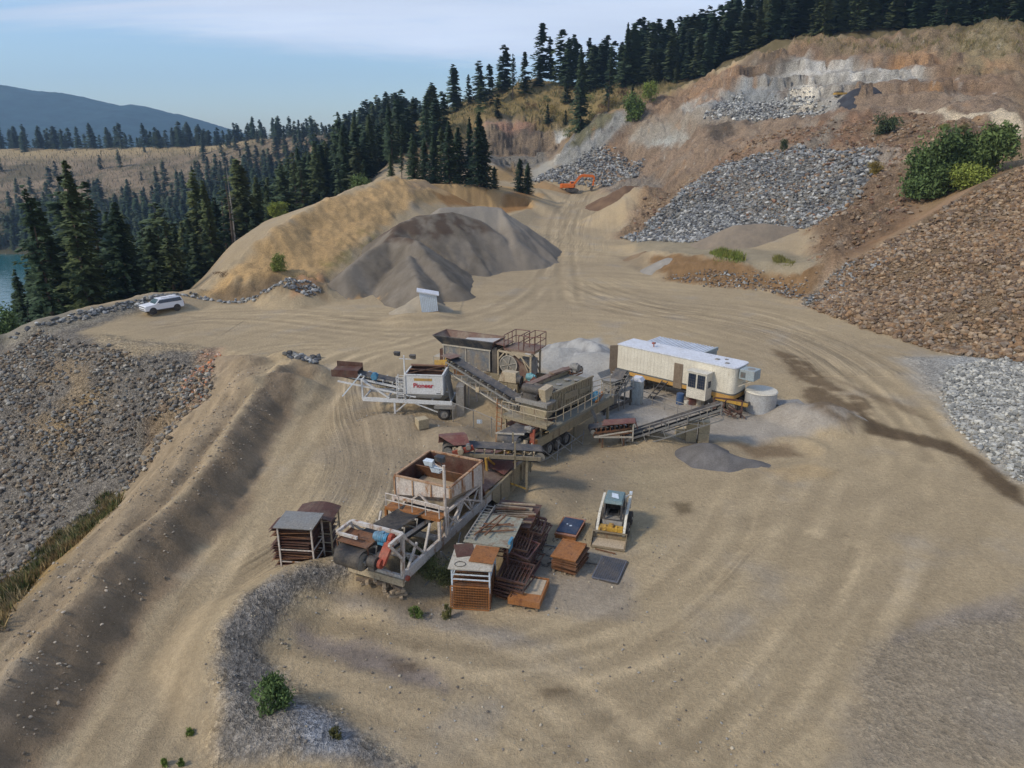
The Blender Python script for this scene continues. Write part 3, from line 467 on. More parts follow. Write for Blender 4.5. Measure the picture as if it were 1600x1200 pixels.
# gravel/grit amount for the shader: 0 fine dust .. 1 stones
GR = np.full(Z.shape, .12); 
def grit(pix, v, soft=1, warp=1):
    s, m = zone(pix, soft, warp, 5); GR[s] = GR[s] * (1 - m) + v * m
grit([(340, 985), (385, 925), (460, 888), (560, 862), (560, 885), (470, 930), (400, 1010), (600, 1180), (640, 1199), (330, 1199)], .9, .5, .4); grit([(1345, 1010), (1480, 965), (1600, 945), (1600, 1199), (1340, 1199)], .42, .5, .6)
grit([(0, 540), (130, 490), (240, 468), (120, 520), (330, 545), (330, 600), (190, 775), (90, 860), (0, 930)], 1); grit([(1258, 476), (1470, 550), (1599, 562), (1599, 258), (1500, 308), (1300, 428)], 1); grit([(1420, 560), (1599, 530), (1599, 752), (1490, 660)], .9)
grit(ZSLOPE, .95, 3, 2); grit([(1590, 40), (1590, 748), (1900, 880), (1900, 40)], .95, 1, 1); grit([(8, 545), (8, 930), (-280, 1060), (-280, 650)], 1); grit(ZQL, 1, 2, 1); grit([(300, 456), (420, 366), (520, 309), (612, 280), (680, 300), (560, 400), (500, 440), (330, 462)], .35)
# ------------------------------------------------ materials
def mat(name, col=(.5, .5, .5), rough=.8, metal=0.0, spec=.3):
    m = bpy.data.materials.new(name); m.use_nodes = True; b = m.node_tree.nodes['Principled BSDF']
    b.inputs['Base Color'].default_value = (*col, 1); b.inputs['Roughness'].default_value = rough; b.inputs['Metallic'].default_value = metal; b.inputs['Specular IOR Level'].default_value = spec
    return m, m.node_tree, b
def N(t, typ, **k):
    n = t.nodes.new(typ)
    for a_, v in k.items():
        if a_[0].isupper() or a_[0].isdigit(): n.inputs[a_.replace('_', ' ')].default_value = v
        else: setattr(n, a_, v)
    return n
def ramp(t, a, b, lo, hi, out0=0.0, out1=1.0):
    r = N(t, 'ShaderNodeMapRange'); r.inputs[1].default_value = lo; r.inputs[2].default_value = hi; r.inputs[3].default_value = out0; r.inputs[4].default_value = out1
    t.links.new(a, r.inputs[0]); return r.outputs[0]
def mul(t, a, b):
    n = N(t, 'ShaderNodeMath', operation='MULTIPLY'); t.links.new(a, n.inputs[0])
    if isinstance(b, (int, float)): n.inputs[1].default_value = b
    else: t.links.new(b, n.inputs[1])
    return n.outputs[0]
def ground_material():
    m, t, b = mat("ground_material", rough=.95, spec=.1); L = t.links.new
    g = N(t, 'ShaderNodeNewGeometry'); vc = N(t, 'ShaderNodeVertexColor'); vc.layer_name = 'soil'; ga = N(t, 'ShaderNodeAttribute'); ga.attribute_name = 'grit'
    P = g.outputs['Position']
    n1 = N(t, 'ShaderNodeTexNoise', Scale=3.6, Detail=7.0, Roughness=.65); L(P, n1.inputs['Vector'])
    n2 = N(t, 'ShaderNodeTexNoise', Scale=22.0, Detail=4.0, Roughness=.7); L(P, n2.inputs['Vector'])
    v = N(t, 'ShaderNodeTexVoronoi', Scale=5.5); L(P, v.inputs['Vector']); v2 = N(t, 'ShaderNodeTexVoronoi', Scale=17.0); L(P, v2.inputs['Vector'])
    a1 = ramp(t, n1.outputs['Fac'], 0, .3, .7, .80, 1.20) if False else ramp(t, n1.outputs['Fac'], None, .3, .7, .90, 1.10)
    a2 = ramp(t, n2.outputs['Fac'], None, .3, .7, .80, 1.20)
    sp = N(t, 'ShaderNodeSeparateColor'); L(v.outputs['Color'], sp.inputs[0]); sp2 = N(t, 'ShaderNodeSeparateColor'); L(v2.outputs['Color'], sp2.inputs[0])
    s1 = ramp(t, sp.outputs[0], None, 0, 1, .62, 1.42); s2 = ramp(t, sp2.outputs[0], None, 0, 1, .62, 1.42)
    ss = mul(t, s1, s2); mixs = N(t, 'ShaderNodeMix', data_type='FLOAT'); L(ga.outputs['Fac'], mixs.inputs[0]); mixs.inputs[2].default_value = 1.0; L(ss, mixs.inputs[3])
    f = mul(t, mul(t, a1, a2), mixs.outputs[0])
    fl = N(t, 'ShaderNodeAttribute'); fl.attribute_name = 'flow'; fs = N(t, 'ShaderNodeSeparateXYZ'); L(fl.outputs['Vector'], fs.inputs[0])
    def streak(a_, b_, det):
        c_ = N(t, 'ShaderNodeCombineXYZ'); L(mul(t, fs.outputs[0], a_), c_.inputs[0]); L(mul(t, fs.outputs[1], b_), c_.inputs[1]); n_ = N(t, 'ShaderNodeTexNoise', Scale=1.0, Detail=det, Roughness=.62); L(c_.outputs[0], n_.inputs['Vector']); return n_.outputs['Fac']
    k1 = streak(1.15, .045, 6.0); k2 = streak(4.6, .07, 5.0); kk = mul(t, ramp(t, k1, None, .32, .68, .80, 1.18), ramp(t, k2, None, .32, .68, .70, 1.30)); 
    def mth(op, a_, b_=0.0):
        n_ = N(t, 'ShaderNodeMath', operation=op)
        for i_, q_ in enumerate((a_, b_)):
            if isinstance(q_, (int, float)): n_.inputs[i_].default_value = q_
            else: L(q_, n_.inputs[i_])
        return n_.outputs[0]
    lu = mth('ABSOLUTE', mth('SUBTRACT', mth('FRACT', mth('MULTIPLY', fs.outputs[0], .62)), .5)); ring = ramp(t, lu, None, .10, .17, 1, 0)
    lug = mth('SINE', mth('ADD', mth('MULTIPLY', fs.outputs[1], 15.0), mth('MULTIPLY', lu, 22.0))); nz = N(t, 'ShaderNodeTexNoise', Scale=.16, Detail=3.0); L(P, nz.inputs['Vector'])
    tread = mth('MULTIPLY', mth('MULTIPLY', lug, ring), mth('MULTIPLY', ramp(t, nz.outputs['Fac'], None, .44, .56), ramp(t, fs.outputs[2], None, .35, .8))); kk = mul(t, kk, ramp(t, tread, None, -1, 1, .90, 1.09))
    mk = N(t, 'ShaderNodeMix', data_type='FLOAT'); L(fs.outputs[2], mk.inputs[0]); mk.inputs[2].default_value = 1.0; L(kk, mk.inputs[3]); f = mul(t, f, mk.outputs[0])
    sc_ = N(t, 'ShaderNodeVectorMath', operation='SCALE'); L(vc.outputs['Color'], sc_.inputs[0]); L(f, sc_.inputs['Scale']); L(sc_.outputs[0], b.inputs['Base Color'])
    h = N(t, 'ShaderNodeMath', operation='ADD'); L(n2.outputs['Fac'], h.inputs[0]); L(mul(t, mul(t, v2.outputs['Distance'], ga.outputs['Fac']), 1.6), h.inputs[1])
    h2 = N(t, 'ShaderNodeMath', operation='ADD'); L(h.outputs[0], h2.inputs[0]); L(mul(t, mul(t, v.outputs['Distance'], ga.outputs['Fac']), 3.0), h2.inputs[1])
    h3 = N(t, 'ShaderNodeMath', operation='ADD'); L(h2.outputs[0], h3.inputs[0]); L(mul(t, n1.outputs['Fac'], 2.2), h3.inputs[1])
    nb = N(t, 'ShaderNodeTexNoise', Scale=.55, Detail=8.0, Roughness=.62); L(P, nb.inputs['Vector']); h4 = N(t, 'ShaderNodeMath', operation='ADD'); L(h3.outputs[0], h4.inputs[0]); L(mul(t, mul(t, nb.outputs['Fac'], mul(t, ga.outputs['Fac'], ga.outputs['Fac'])), 17.0), h4.inputs[1])
    h5 = N(t, 'ShaderNodeMath', operation='ADD'); L(h4.outputs[0], h5.inputs[0]); ka = N(t, 'ShaderNodeMath', operation='ADD'); L(mul(t, k1, 5.0), ka.inputs[0]); L(mth('ADD', mul(t, k2, 1.6), mul(t, tread, .45)), ka.inputs[1]); L(mul(t, ka.outputs[0], fs.outputs[2]), h5.inputs[1])
    bp = N(t, 'ShaderNodeBump', Strength=.75, Distance=.075); L(h5.outputs[0], bp.inputs['Height']); L(bp.outputs[0], b.inputs['Normal'])
    return m
def grid_mesh(name, X, Y, Zv, cols=None, gr=None, material=None):
    ny, nx = X.shape; me = bpy.data.meshes.new(name); co = np.stack([X, Y, Zv], -1).reshape(-1, 3).astype(np.float32)
    idx = np.arange(nx * ny).reshape(ny, nx); q = np.stack([idx[:-1, :-1], idx[:-1, 1:], idx[1:, 1:], idx[1:, :-1]], -1).reshape(-1, 4)
    me.vertices.add(len(co)); me.vertices.foreach_set('co', co.ravel()); me.loops.add(q.size); me.loops.foreach_set('vertex_index', q.ravel().astype(np.int32))
    me.polygons.add(len(q)); me.polygons.foreach_set('loop_start', np.arange(0, q.size, 4, dtype=np.int32)); me.polygons.foreach_set('loop_total', np.full(len(q), 4, np.int32))
    me.update(calc_edges=True); me.polygons.foreach_set('use_smooth', np.ones(len(q), bool))
    if cols is not None:
        at = me.color_attributes.new('soil', 'FLOAT_COLOR', 'POINT'); at.data.foreach_set('color', np.concatenate([cols.reshape(-1, 3), np.ones((nx * ny, 1))], 1).astype(np.float32).ravel())
    if gr is not None:
        at = me.attributes.new('grit', 'FLOAT', 'POINT'); at.data.foreach_set('value', gr.ravel().astype(np.float32))
    o = bpy.data.objects.new(name, me); COL.objects.link(o)
    if material: me.materials.append(material)
    return o
GM = ground_material()
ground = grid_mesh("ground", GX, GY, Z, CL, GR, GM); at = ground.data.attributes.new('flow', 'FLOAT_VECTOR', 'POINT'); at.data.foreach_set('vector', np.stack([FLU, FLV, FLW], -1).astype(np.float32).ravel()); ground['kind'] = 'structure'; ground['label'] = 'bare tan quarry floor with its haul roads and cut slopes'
# lake
m_lake, t, b = mat("lake_material", (.02, .12, .13), .12, 0, .5); nn = N(t, 'ShaderNodeTexNoise', Scale=.25, Detail=4.0); bp = N(t, 'ShaderNodeBump', Strength=.3, Distance=.6); t.links.new(nn.outputs['Fac'], bp.inputs['Height']); t.links.new(bp.outputs[0], b.inputs['Normal'])
gg = N(t, 'ShaderNodeNewGeometry'); t.links.new(gg.outputs['Position'], nn.inputs['Vector'])
lk = grid_mesh("lake", *np.meshgrid(np.linspace(-2500, -120, 60), np.linspace(-200, 520, 30)), np.full((30, 60), -50.0), material=m_lake); lk['kind'] = 'structure'; lk['label'] = 'calm blue-green lake far below the plateau'
# hazy mountain across the valley
def mountain(name, sky_pts, Y, back, base, col, label, seed):
    xs = np.linspace(PY(sky_pts[0][0], 300, Y)[0], PY(sky_pts[-1][0], 300, Y)[0], 260); zs = np.interp(xs, [PY(a, b, Y)[0] for a, b in sky_pts], [PY(a, b, Y)[2] for a, b in sky_pts])
    v = np.linspace(-1, 1, 70); X, V = np.meshgrid(xs, v); prof = 1 - np.abs(V) ** 1.25
    Yv = Y + V * back; H = base + (zs[None, :] - base) * prof
    H += fbm(X, Yv, 420, 5, .55, seed=seed, ridged=True) * 16 * np.minimum(1, (1 - np.abs(V)) * 3 + .06) * np.clip((zs - base) / 150, 0, 1)[None, :] + fbm(X, Yv, 28, 2, seed=seed + 1) * 5
    m_, t_, b_ = mat(name + "_forest", col, .95, 0, .05); n_ = N(t_, 'ShaderNodeTexNoise', Scale=.02, Detail=8.0, Roughness=.7); g_ = N(t_, 'ShaderNodeNewGeometry'); t_.links.new(g_.outputs['Position'], n_.inputs['Vector'])
    r_ = ramp(t_, n_.outputs['Fac'], None, .3, .7, .45, 1.7); s_ = N(t_, 'ShaderNodeVectorMath', operation='SCALE'); s_.inputs[0].default_value = col; t_.links.new(r_, s_.inputs['Scale']); t_.links.new(s_.outputs[0], b_.inputs['Base Color'])
    o = grid_mesh(name, X, Yv, H, material=m_); o['kind'] = 'structure'; o['label'] = label; return o
mountain("mountain", [(-500, 120), (-200, 118), (0, 136), (60, 143), (150, 158), (186, 168), (225, 168), (262, 178), (300, 188), (340, 200), (400, 216), (450, 226), (520, 236)], 3400, 900, -10, (.02, .045, .045), 'blue hazy forested mountain beyond the dry ridge', 3)

# ------------------------------------------------ tagging, mesh building
def tag(o, label=None, cat=None, group=None, kind=None):
    if label: o['label'] = label
    if cat: o['category'] = cat
    if group: o['group'] = group
    if kind: o['kind'] = kind
    return o
def empty(name, loc, rz=0, **k):
    o = bpy.data.objects.new(name, None); COL.objects.link(o); o.location = loc; o.rotation_euler = (0, 0, rz); o.empty_display_size = .5
    return tag(o, **k)
def np_mesh(name, V, F, cols=None, smooth_=False):
    """V (n,3); F (m,3) triangles"""
    me = bpy.data.meshes.new(name); V = np.asarray(V, np.float32); F = np.asarray(F, np.int32); k = F.shape[1]
    me.vertices.add(len(V)); me.vertices.foreach_set('co', V.ravel()); me.loops.add(F.size); me.loops.foreach_set('vertex_index', F.ravel())
    me.polygons.add(len(F)); me.polygons.foreach_set('loop_start', np.arange(0, F.size, k, dtype=np.int32)); me.polygons.foreach_set('loop_total', np.full(len(F), k, np.int32))
    me.update(calc_edges=True); me.polygons.foreach_set('use_smooth', np.full(len(F), smooth_))
    if cols is not None:
        at = me.color_attributes.new('tint', 'FLOAT_COLOR', 'POINT'); at.data.foreach_set('color', np.concatenate([cols, np.ones((len(V), 1))], 1).astype(np.float32).ravel())
    return me
def hv(x, y):
    x = np.asarray(x, float); y = np.asarray(y, float)
    i = np.clip(np.searchsorted(XS, x) - 1, 0, NX - 2); j = np.clip(np.searchsorted(YS, y) - 1, 0, NY - 2)
    u = (x - XS[i]) / (XS[i + 1] - XS[i]); v = (y - YS[j]) / (YS[j + 1] - YS[j])
    return (Z[j, i] * (1 - u) + Z[j, i + 1] * u) * (1 - v) + (Z[j + 1, i] * (1 - u) + Z[j + 1, i + 1] * u) * v
def proj(x, y, z):
    d = y * CT - (z - CAMH) * ST; u = y * ST + (z - CAMH) * CT
    return 800 + FPX * x / d, 600 - FPX * u / d, d
def tint_mat(name, rough=.9, spec=.15, sc=8.0, lo=.8, hi=1.2, bump=.3):
    m, t, b = mat(name, rough=rough, spec=spec); vc = N(t, 'ShaderNodeVertexColor'); vc.layer_name = 'tint'; g = N(t, 'ShaderNodeNewGeometry')
    n = N(t, 'ShaderNodeTexNoise', Scale=sc, Detail=5.0, Roughness=.65); t.links.new(g.outputs['Position'], n.inputs['Vector']); r = ramp(t, n.outputs['Fac'], None, .3, .7, lo, hi)
    s = N(t, 'ShaderNodeVectorMath', operation='SCALE'); t.links.new(vc.outputs['Color'], s.inputs[0]); t.links.new(r, s.inputs['Scale']); t.links.new(s.outputs[0], b.inputs['Base Color'])
    bp = N(t, 'ShaderNodeBump', Strength=bump, Distance=.05); t.links.new(n.outputs['Fac'], bp.inputs['Height']); t.links.new(bp.outputs[0], b.inputs['Normal'])
    return m
# ------------------------------------------------ loose rock
ROCK = tint_mat("rock_material", sc=5.0, lo=.75, hi=1.2)
_ph = (1 + 5 ** .5) / 2
ICO_V = np.array([(-1, _ph, 0), (1, _ph, 0), (-1, -_ph, 0), (1, -_ph, 0), (0, -1, _ph), (0, 1, _ph), (0, -1, -_ph), (0, 1, -_ph), (_ph, 0, -1), (_ph, 0, 1), (-_ph, 0, -1), (-_ph, 0, 1)]) / math.sqrt(1 + _ph * _ph)
ICO_F = np.array([(0, 11, 5), (0, 5, 1), (0, 1, 7), (0, 7, 10), (0, 10, 11), (1, 5, 9), (5, 11, 4), (11, 10, 2), (10, 7, 6), (7, 1, 8), (3, 9, 4), (3, 4, 2), (3, 2, 6), (3, 6, 8), (3, 8, 9), (4, 9, 5), (2, 4, 11), (6, 2, 10), (8, 6, 7), (9, 8, 1)])
def rocks(pos, size, cols, flat=.7):
    n = len(pos); V = np.repeat(ICO_V[None], n, 0) * RNG.uniform(.62, 1.18, (n, 12, 1)); V *= RNG.uniform(.65, 1.25, (n, 1, 3)) * np.array([1, 1, flat])
    a = RNG.uniform(0, 2 * math.pi, n); b = RNG.uniform(-.6, .6, n); ca, sa, cb, sb = np.cos(a), np.sin(a), np.cos(b), np.sin(b)
    x, y, z = V[..., 0], V[..., 1], V[..., 2]; y, z = y * cb[:, None] - z * sb[:, None], y * sb[:, None] + z * cb[:, None]; x, y = x * ca[:, None] - y * sa[:, None], x * sa[:, None] + y * ca[:, None]
    V = np.stack([x, y, z], -1) * (size[:, None, None] * .5) + pos[:, None, :]
    F = ICO_F[None] + (np.arange(n) * 12)[:, None, None]; return V.reshape(-1, 3), F.reshape(-1, 3), np.repeat(cols, 12, 0)
def inpoly(x, y, poly): return sdist(x, y, poly)
def rock_field(name, label, pixels, n, smin, smax, palette, soft=2.0, p=2.2, world=None, sink=.15, clump=0.0, big=None, cat=None, extra=None):
    if extra: e_, ne = [hit(*q) for q in extra[0]], extra[1]
    poly = world or [hit(*q) for q in pixels]; cs = 7.0; X0, X1 = min(q[0] for q in poly) - soft, max(q[0] for q in poly) + soft; Y0, Y1 = min(q[1] for q in poly) - soft, max(q[1] for q in poly) + soft
    P = np.zeros((0, 2))
    while len(P) < n:
        c = RNG.uniform([X0, Y0], [X1, Y1], (n * 3, 2)); d = inpoly(c[:, 0], c[:, 1], poly); k = RNG.random(len(c)) < sstep(-soft, soft * .6, d)
        if clump: k &= RNG.random(len(c)) < np.clip(.5 + clump * fbm(c[:, 0], c[:, 1], cs, 4, .6, seed=77) * 3.2, .03, 1)
        P = np.concatenate([P, c[k]])
    P = P[:n]
    if extra:
        c = RNG.uniform([min(q[0] for q in e_), min(q[1] for q in e_)], [max(q[0] for q in e_), max(q[1] for q in e_)], (ne * 8, 2)); P = np.concatenate([P, c[inpoly(c[:, 0], c[:, 1], e_) > -.3][:ne]]); n = len(P)
    s = smin + (smax - smin) * RNG.random(n) ** p
    if big: s *= 1 + big * np.clip(1 - inpoly(P[:, 0], P[:, 1], poly) / 14, 0, 1)
    z = hv(P[:, 0], P[:, 1]) + s * (.5 - sink) * .5; pal = np.array(palette); ci = RNG.integers(0, len(pal), n); cols = pal[ci] * RNG.uniform(.72, 1.3, (n, 1))
    V, F, K = rocks(np.column_stack([P, z]), s, np.clip(cols, .02, .85)); me = np_mesh(name, V, F, K); me.materials.append(ROCK); o = bpy.data.objects.new(name, me); COL.objects.link(o)
    return tag(o, label, cat, None, 'stuff')
GP = [C(132, 133, 132), C(146, 146, 142), C(104, 105, 106), C(168, 166, 160), C(122, 118, 110), C(88, 88, 88)]
BP_ = [C(140, 117, 92), C(122, 102, 82), C(154, 134, 110), C(106, 90, 76), C(136, 122, 106), C(132, 106, 80)]
rock_field("grey_rubble", 'grey blasted rubble heaped on the slope above the brown gravel pile', [(975, 372), (1080, 378), (1150, 362), (1280, 350), (1345, 300), (1370, 245), (1340, 232), (1200, 240), (1120, 262), (1050, 315)], 20000, .16, .95, GP, 1.5, 2.8, big=.35)
rock_field("boulder_rubble", 'rust brown boulders covering the big right hand slope', [(1262, 478), (1350, 512), (1470, 550), (1599, 562), (1599, 262), (1500, 312), (1400, 372), (1300, 430)], 22000, .07, .58, BP_, .6, 3.2, big=.7, clump=.5, extra=([(1598, 262), (1598, 562), (1860, 590), (1860, 262)], 11000))
rock_field("pale_rubble", 'pale grey broken stone at the right edge of the yard', [(1480, 575), (1475, 620), (1500, 670), (1550, 718), (1599, 750), (1599, 540)], 5000, .05, .55, [C(164, 163, 156), C(148, 147, 141), C(126, 126, 122), C(182, 179, 168)], .6, 2.6, extra=([(1598, 545), (1598, 749), (1860, 862), (1860, 590)], 4500))
rock_field("grey_stones", 'grey stones on a strip beside the rust brown boulders', [(1255, 474), (1300, 430), (1390, 385), (1410, 398), (1330, 445), (1290, 482)], 1300, .15, .6, GP, .5, 2)
rock_field("slope_stones", 'cobbles and broken stone on the bank below the plateau', [(0, 560), (60, 520), (120, 535), (210, 560), (330, 552), (330, 600), (260, 690), (190, 775), (90, 860), (0, 930)], 11500, .05, .50, [C(118, 116, 111), C(140, 136, 126), C(98, 91, 82), C(124, 106, 86), C(154, 146, 132), C(86, 80, 72), C(132, 118, 98)], .6, 3.4, clump=.8, big=.3, extra=([(1, 560), (1, 930), (-240, 1050), (-240, 650)], 6500))
rock_field("orange_rubble", 'pinkish broken stone at the head of the bank', [(285, 610), (318, 552), (345, 552), (330, 590), (290, 650)], 500, .08, .35, [C(196, 168, 150), C(200, 130, 90), C(176, 140, 116)], .3, 2)
rock_field("quarry_rubble", 'blasted grey rock around the excavator', None, 3600, .3, 1.5, GP, 2, 2.6, world=[PY(835, 285, 255)[:2], PY(860, 272, 262)[:2], PY(940, 262, 262)[:2], PY(1000, 285, 245)[:2], PY(990, 296, 236)[:2], PY(935, 292, 247)[:2], PY(870, 290, 252)[:2]])
rock_field("bench_rubble", 'broken grey rock spread over the upper bench', [(1100, 185), (1150, 150), (1240, 150), (1290, 170), (1260, 180), (1180, 192)], 3200, .25, 1.3, GP + [C(196, 194, 186)], 2, 2)
rock_field("scree", 'loose brown scree on the slope below the upper bench', [(1000, 330), (1110, 265), (1240, 200), (1430, 180), (1600, 225), (1440, 310), (1290, 425), (1280, 350), (1120, 300), (985, 372)], 8000, .15, 1.1, BP_ + [C(128, 100, 82)], 3, 3.2, clump=.7)
rock_field("bank_stones", 'stones at the foot of the cut bank', [(1040, 436), (1100, 446), (1190, 452), (1262, 468), (1258, 440), (1190, 428), (1100, 425)], 900, .12, .6, BP_ + GP, .8, 2.2)
rock_field("berm_stones", 'small stones scattered along the berm and haul road', [(380, 556), (470, 560), (350, 745), (205, 960), (40, 1190), (0, 1190), (0, 960), (190, 790)], 2200, .04, .20, [C(150, 138, 120), C(130, 118, 102), C(168, 156, 138)], .6, 3.2, clump=.3)
rock_field("yard_stones", 'loose stones scattered over the yard', [(330, 1190), (340, 980), (460, 880), (520, 700), (560, 640), (1000, 690), (1100, 1000), (1340, 1190)], 2600, .03, .16, [C(150, 146, 138), C(172, 160, 138), C(120, 112, 102)], 1, 3.0, clump=.6)
rock_field("edge_boulders", 'grey boulders along the plateau edge', [(20, 528), (60, 508), (130, 488), (240, 464), (300, 458), (480, 462), (500, 452), (300, 464), (130, 498)], 900, .15, .8, GP, .5, 2)
rock_field("bend_boulders", 'dark boulders at the bend of the haul road', [(448, 548), (500, 556), (490, 570), (455, 562)], 70, .3, .9, GP, .3, 1.3)
# ------------------------------------------------ heaps of gravel as things
PILE = tint_mat("gravel_material", sc=11.0, lo=.80, hi=1.2, bump=.5)
def pile(name, label, crests, slope, colf, res=.35, r=16, rough=.25, cat='gravel pile', detail=.07, sc=4):
    allp = [q for c in crests for q in c]; x0, x1 = min(q[0] for q in allp) - r, max(q[0] for q in allp) + r; y0, y1 = min(q[1] for q in allp) - r, max(q[1] for q in allp) + r
    X, Y = np.meshgrid(np.arange(x0, x1, res), np.arange(y0, y1, res)); H = np.full(X.shape, -99.); XW = X + fbm(X, Y, sc * 1.5, 3, seed=5) * rough * 4; YW = Y + fbm(X, Y, sc * 1.5, 3, seed=6) * rough * 4
    for c in crests:
        if len(c) == 1: c = [c[0], (c[0][0] + .01, c[0][1], c[0][2])]
        d, h, _ = segd(XW, YW, c); H = np.maximum(H, h - slope * (np.sqrt(d * d + .12) - .35))
    G = hv(X, Y); H = H + fbm(X, Y, sc, 4, .55, seed=9) * rough + fbm(X, Y, 1.1, 2, seed=10) * detail
    foot = np.exp(-np.clip(H - G, 0, 9) / .5) * .0; ok = H > G - .12; e = H - G; H = np.where(e < .5, G - .12 + (e + .12) * (.55 + .45 * np.clip((e + .12) / .62, 0, 1)), H)
    K = colf(X, Y, H, G); idx = np.arange(X.size).reshape(X.shape); f = ok[:-1, :-1] | ok[1:, :-1] | ok[:-1, 1:] | ok[1:, 1:]
    H = np.where(ok, H, G - .25); q = np.stack([idx[:-1, :-1], idx[:-1, 1:], idx[1:, 1:], idx[1:, :-1]], -1)[f]
    used = np.unique(q); mp_ = np.zeros(X.size, int); mp_[used] = np.arange(len(used)); V = np.stack([X, Y, H], -1).reshape(-1, 3)[used]
    cx_, cy_ = V[:, 0].mean(), V[:, 1].mean(); cz = V[:, 2].min(); V = V - np.array([cx_, cy_, cz])
    me = np_mesh(name, V, mp_[q], np.clip(K.reshape(-1, 3)[used], .02, .9), True); me.materials.append(PILE); o = bpy.data.objects.new(name, me); COL.objects.link(o); o.location = (cx_, cy_, cz)
    return tag(o, label, cat)
def plain(c, c2=None, sc=3):
    c = np.array(c); c2 = np.array(c2) if c2 is not None else c * .85
    def f(X, Y, H, G):
        a = sstep(-.25, .25, fbm(X, Y, sc, 4, .6, seed=14))[..., None]; return (c * a + c2 * (1 - a)) * (1 + .25 * fbm(X, Y, .6, 3, seed=15)[..., None])
    return f
def q3(px, py, Y): p = PY(px, py, Y); return p
def big_col(X, Y, H, G):
    c = plain(C(122, 113, 100), C(106, 97, 84), 5)(X, Y, H, G)
    gul = fbm(X * 1.0, (Y + H * .6) * .25, 1.4, 3, .6, seed=19); c = c * (1 + gul * .38)[..., None]
    a = (sstep(4.5, 7.0, H) * sstep(127, 131, Y + fbm(X, Y, 5, 3, seed=18) * 4))[..., None]; c = c * (1 - a) + C(138, 130, 117) * a
    b = (sstep(5.6, 6.6, H + fbm(X, Y, 2.5, 3, seed=11) * 1.5) * sstep(130, 125, Y) * sstep(-.12, .1, fbm(X, Y, 3.5, 4, .6, seed=16)) * sstep(-24, -19, X))[..., None] * .8; c = c * (1 - b) + C(80, 64, 52) * b
    s_ = (sstep(.12, .3, fbm(X, Y, 1.8, 4, .65, seed=17) + .34 - np.hypot((X + 20.5) / 4.2, (Y - 96) / 2.2) * .42))[..., None] * .8; c = c * (1 - s_) + C(176, 142, 98) * s_
    r_ = (sstep(-6, 0, X) * .5)[..., None]; return c * (1 - r_) + C(140, 130, 116) * r_
pile("gravel_pile", 'huge grey brown gravel pile with a dug out hollow facing the yard',
     [[q3(611, 371, 113), q3(620, 352, 118), q3(655, 337, 122), q3(705, 331, 126), q3(745, 342, 128)], [q3(690, 325, 131), q3(740, 322, 134), q3(783, 325, 136), q3(808, 345, 140)], [q3(783, 327, 135), q3(797, 352, 130), q3(806, 375, 126)], [q3(612, 371, 113), q3(640, 372, 111.5), q3(652, 376, 110), q3(680, 412, 103), q3(704, 440, 99)], [q3(611, 371, 113), q3(585, 388, 109), q3(560, 405, 105), q3(540, 425, 101)], [q3(640, 400, 105), q3(650, 440, 95), q3(668, 466, 91)]],
     .70, big_col, .33, 14, .3, detail=.16)
pile("gravel_pile", 'smooth brown gravel pile on the bench below the grey rubble', [[q3(1150, 352, 129), q3(1195, 349, 130), q3(1235, 354, 130)]], .5, plain(C(138, 124, 106), C(128, 116, 100)), .4, 12, .12)
pile("gravel_pile", 'small smooth grey gravel pile beside the cut bank', [[PZ(1045, 402, 2.6), PZ(1062, 404, 2.5)]], .55, plain(C(146, 140, 130), C(138, 132, 122)), .3, 7, .06)
pile("gravel_pile", 'low brown gravel heap at the end of the bench', [[PZ(1008, 392, 2.4), PZ(992, 398, 1.6)]], .5, plain(C(136, 116, 92)), .3, 7, .12)
pile("dirt_pile", 'brown dirt pile near the haul road below the excavator', [[q3(975, 291, 208), q3(1005, 290, 210), q3(1035, 294, 206)]], .55, plain(C(122, 98, 76), C(104, 82, 64)), .6, 14, .5, cat='dirt pile', detail=.25)
pile("dirt_pile", 'small pale dirt pile left of the excavator', [[q3(848, 283, 245), q3(862, 287, 243)]], .5, plain(C(156, 128, 92)), .6, 10, .4, cat='dirt pile', detail=.2)
pile("rubble_pile", 'grey rubble pile behind the orange excavator', [[q3(870, 266, 262), q3(900, 263, 263), q3(935, 268, 262)], [q3(935, 268, 262), q3(950, 274, 254), q3(985, 276, 246)]], .5, plain(C(140, 140, 134), C(116, 114, 108), 1.5), .5, 14, .7, cat='rubble pile', detail=.5)
pile("gravel_pile", 'dark grey gravel heap spilling off the end of the inclined conveyor', [[PZ(1108, 694, 1.0), PZ(1135, 708, .7), PZ(1175, 718, .35)]], .5, plain(C(112, 108, 104), C(98, 94, 90), 1), .2, 5, .08, sc=2)
pile("crushed_stone_pile", 'white grey crushed stone heap behind the crusher', [[PZ(872, 537, 1.9), PZ(905, 533, 2.3), PZ(932, 540, 2.1)]], .5, plain(C(172, 170, 164), C(128, 126, 123), 1.2), .2, 7, .7, cat='stone pile', detail=.2)
pile("gravel_pile", 'pale pointed gravel heap beside the water tank', [[PZ(1296, 630, 1.5)]], .5, plain(C(172, 162, 144), C(150, 142, 128), 1), .2, 6, .1, sc=2)
pile("gravel_pile", 'light sand heap at the foot of the leaning white shed', [[PZ(655, 462, 2.0), PZ(640, 474, 1.2)]], .5, plain(C(160, 148, 128), C(150, 138, 118), 2), .3, 8, .1)
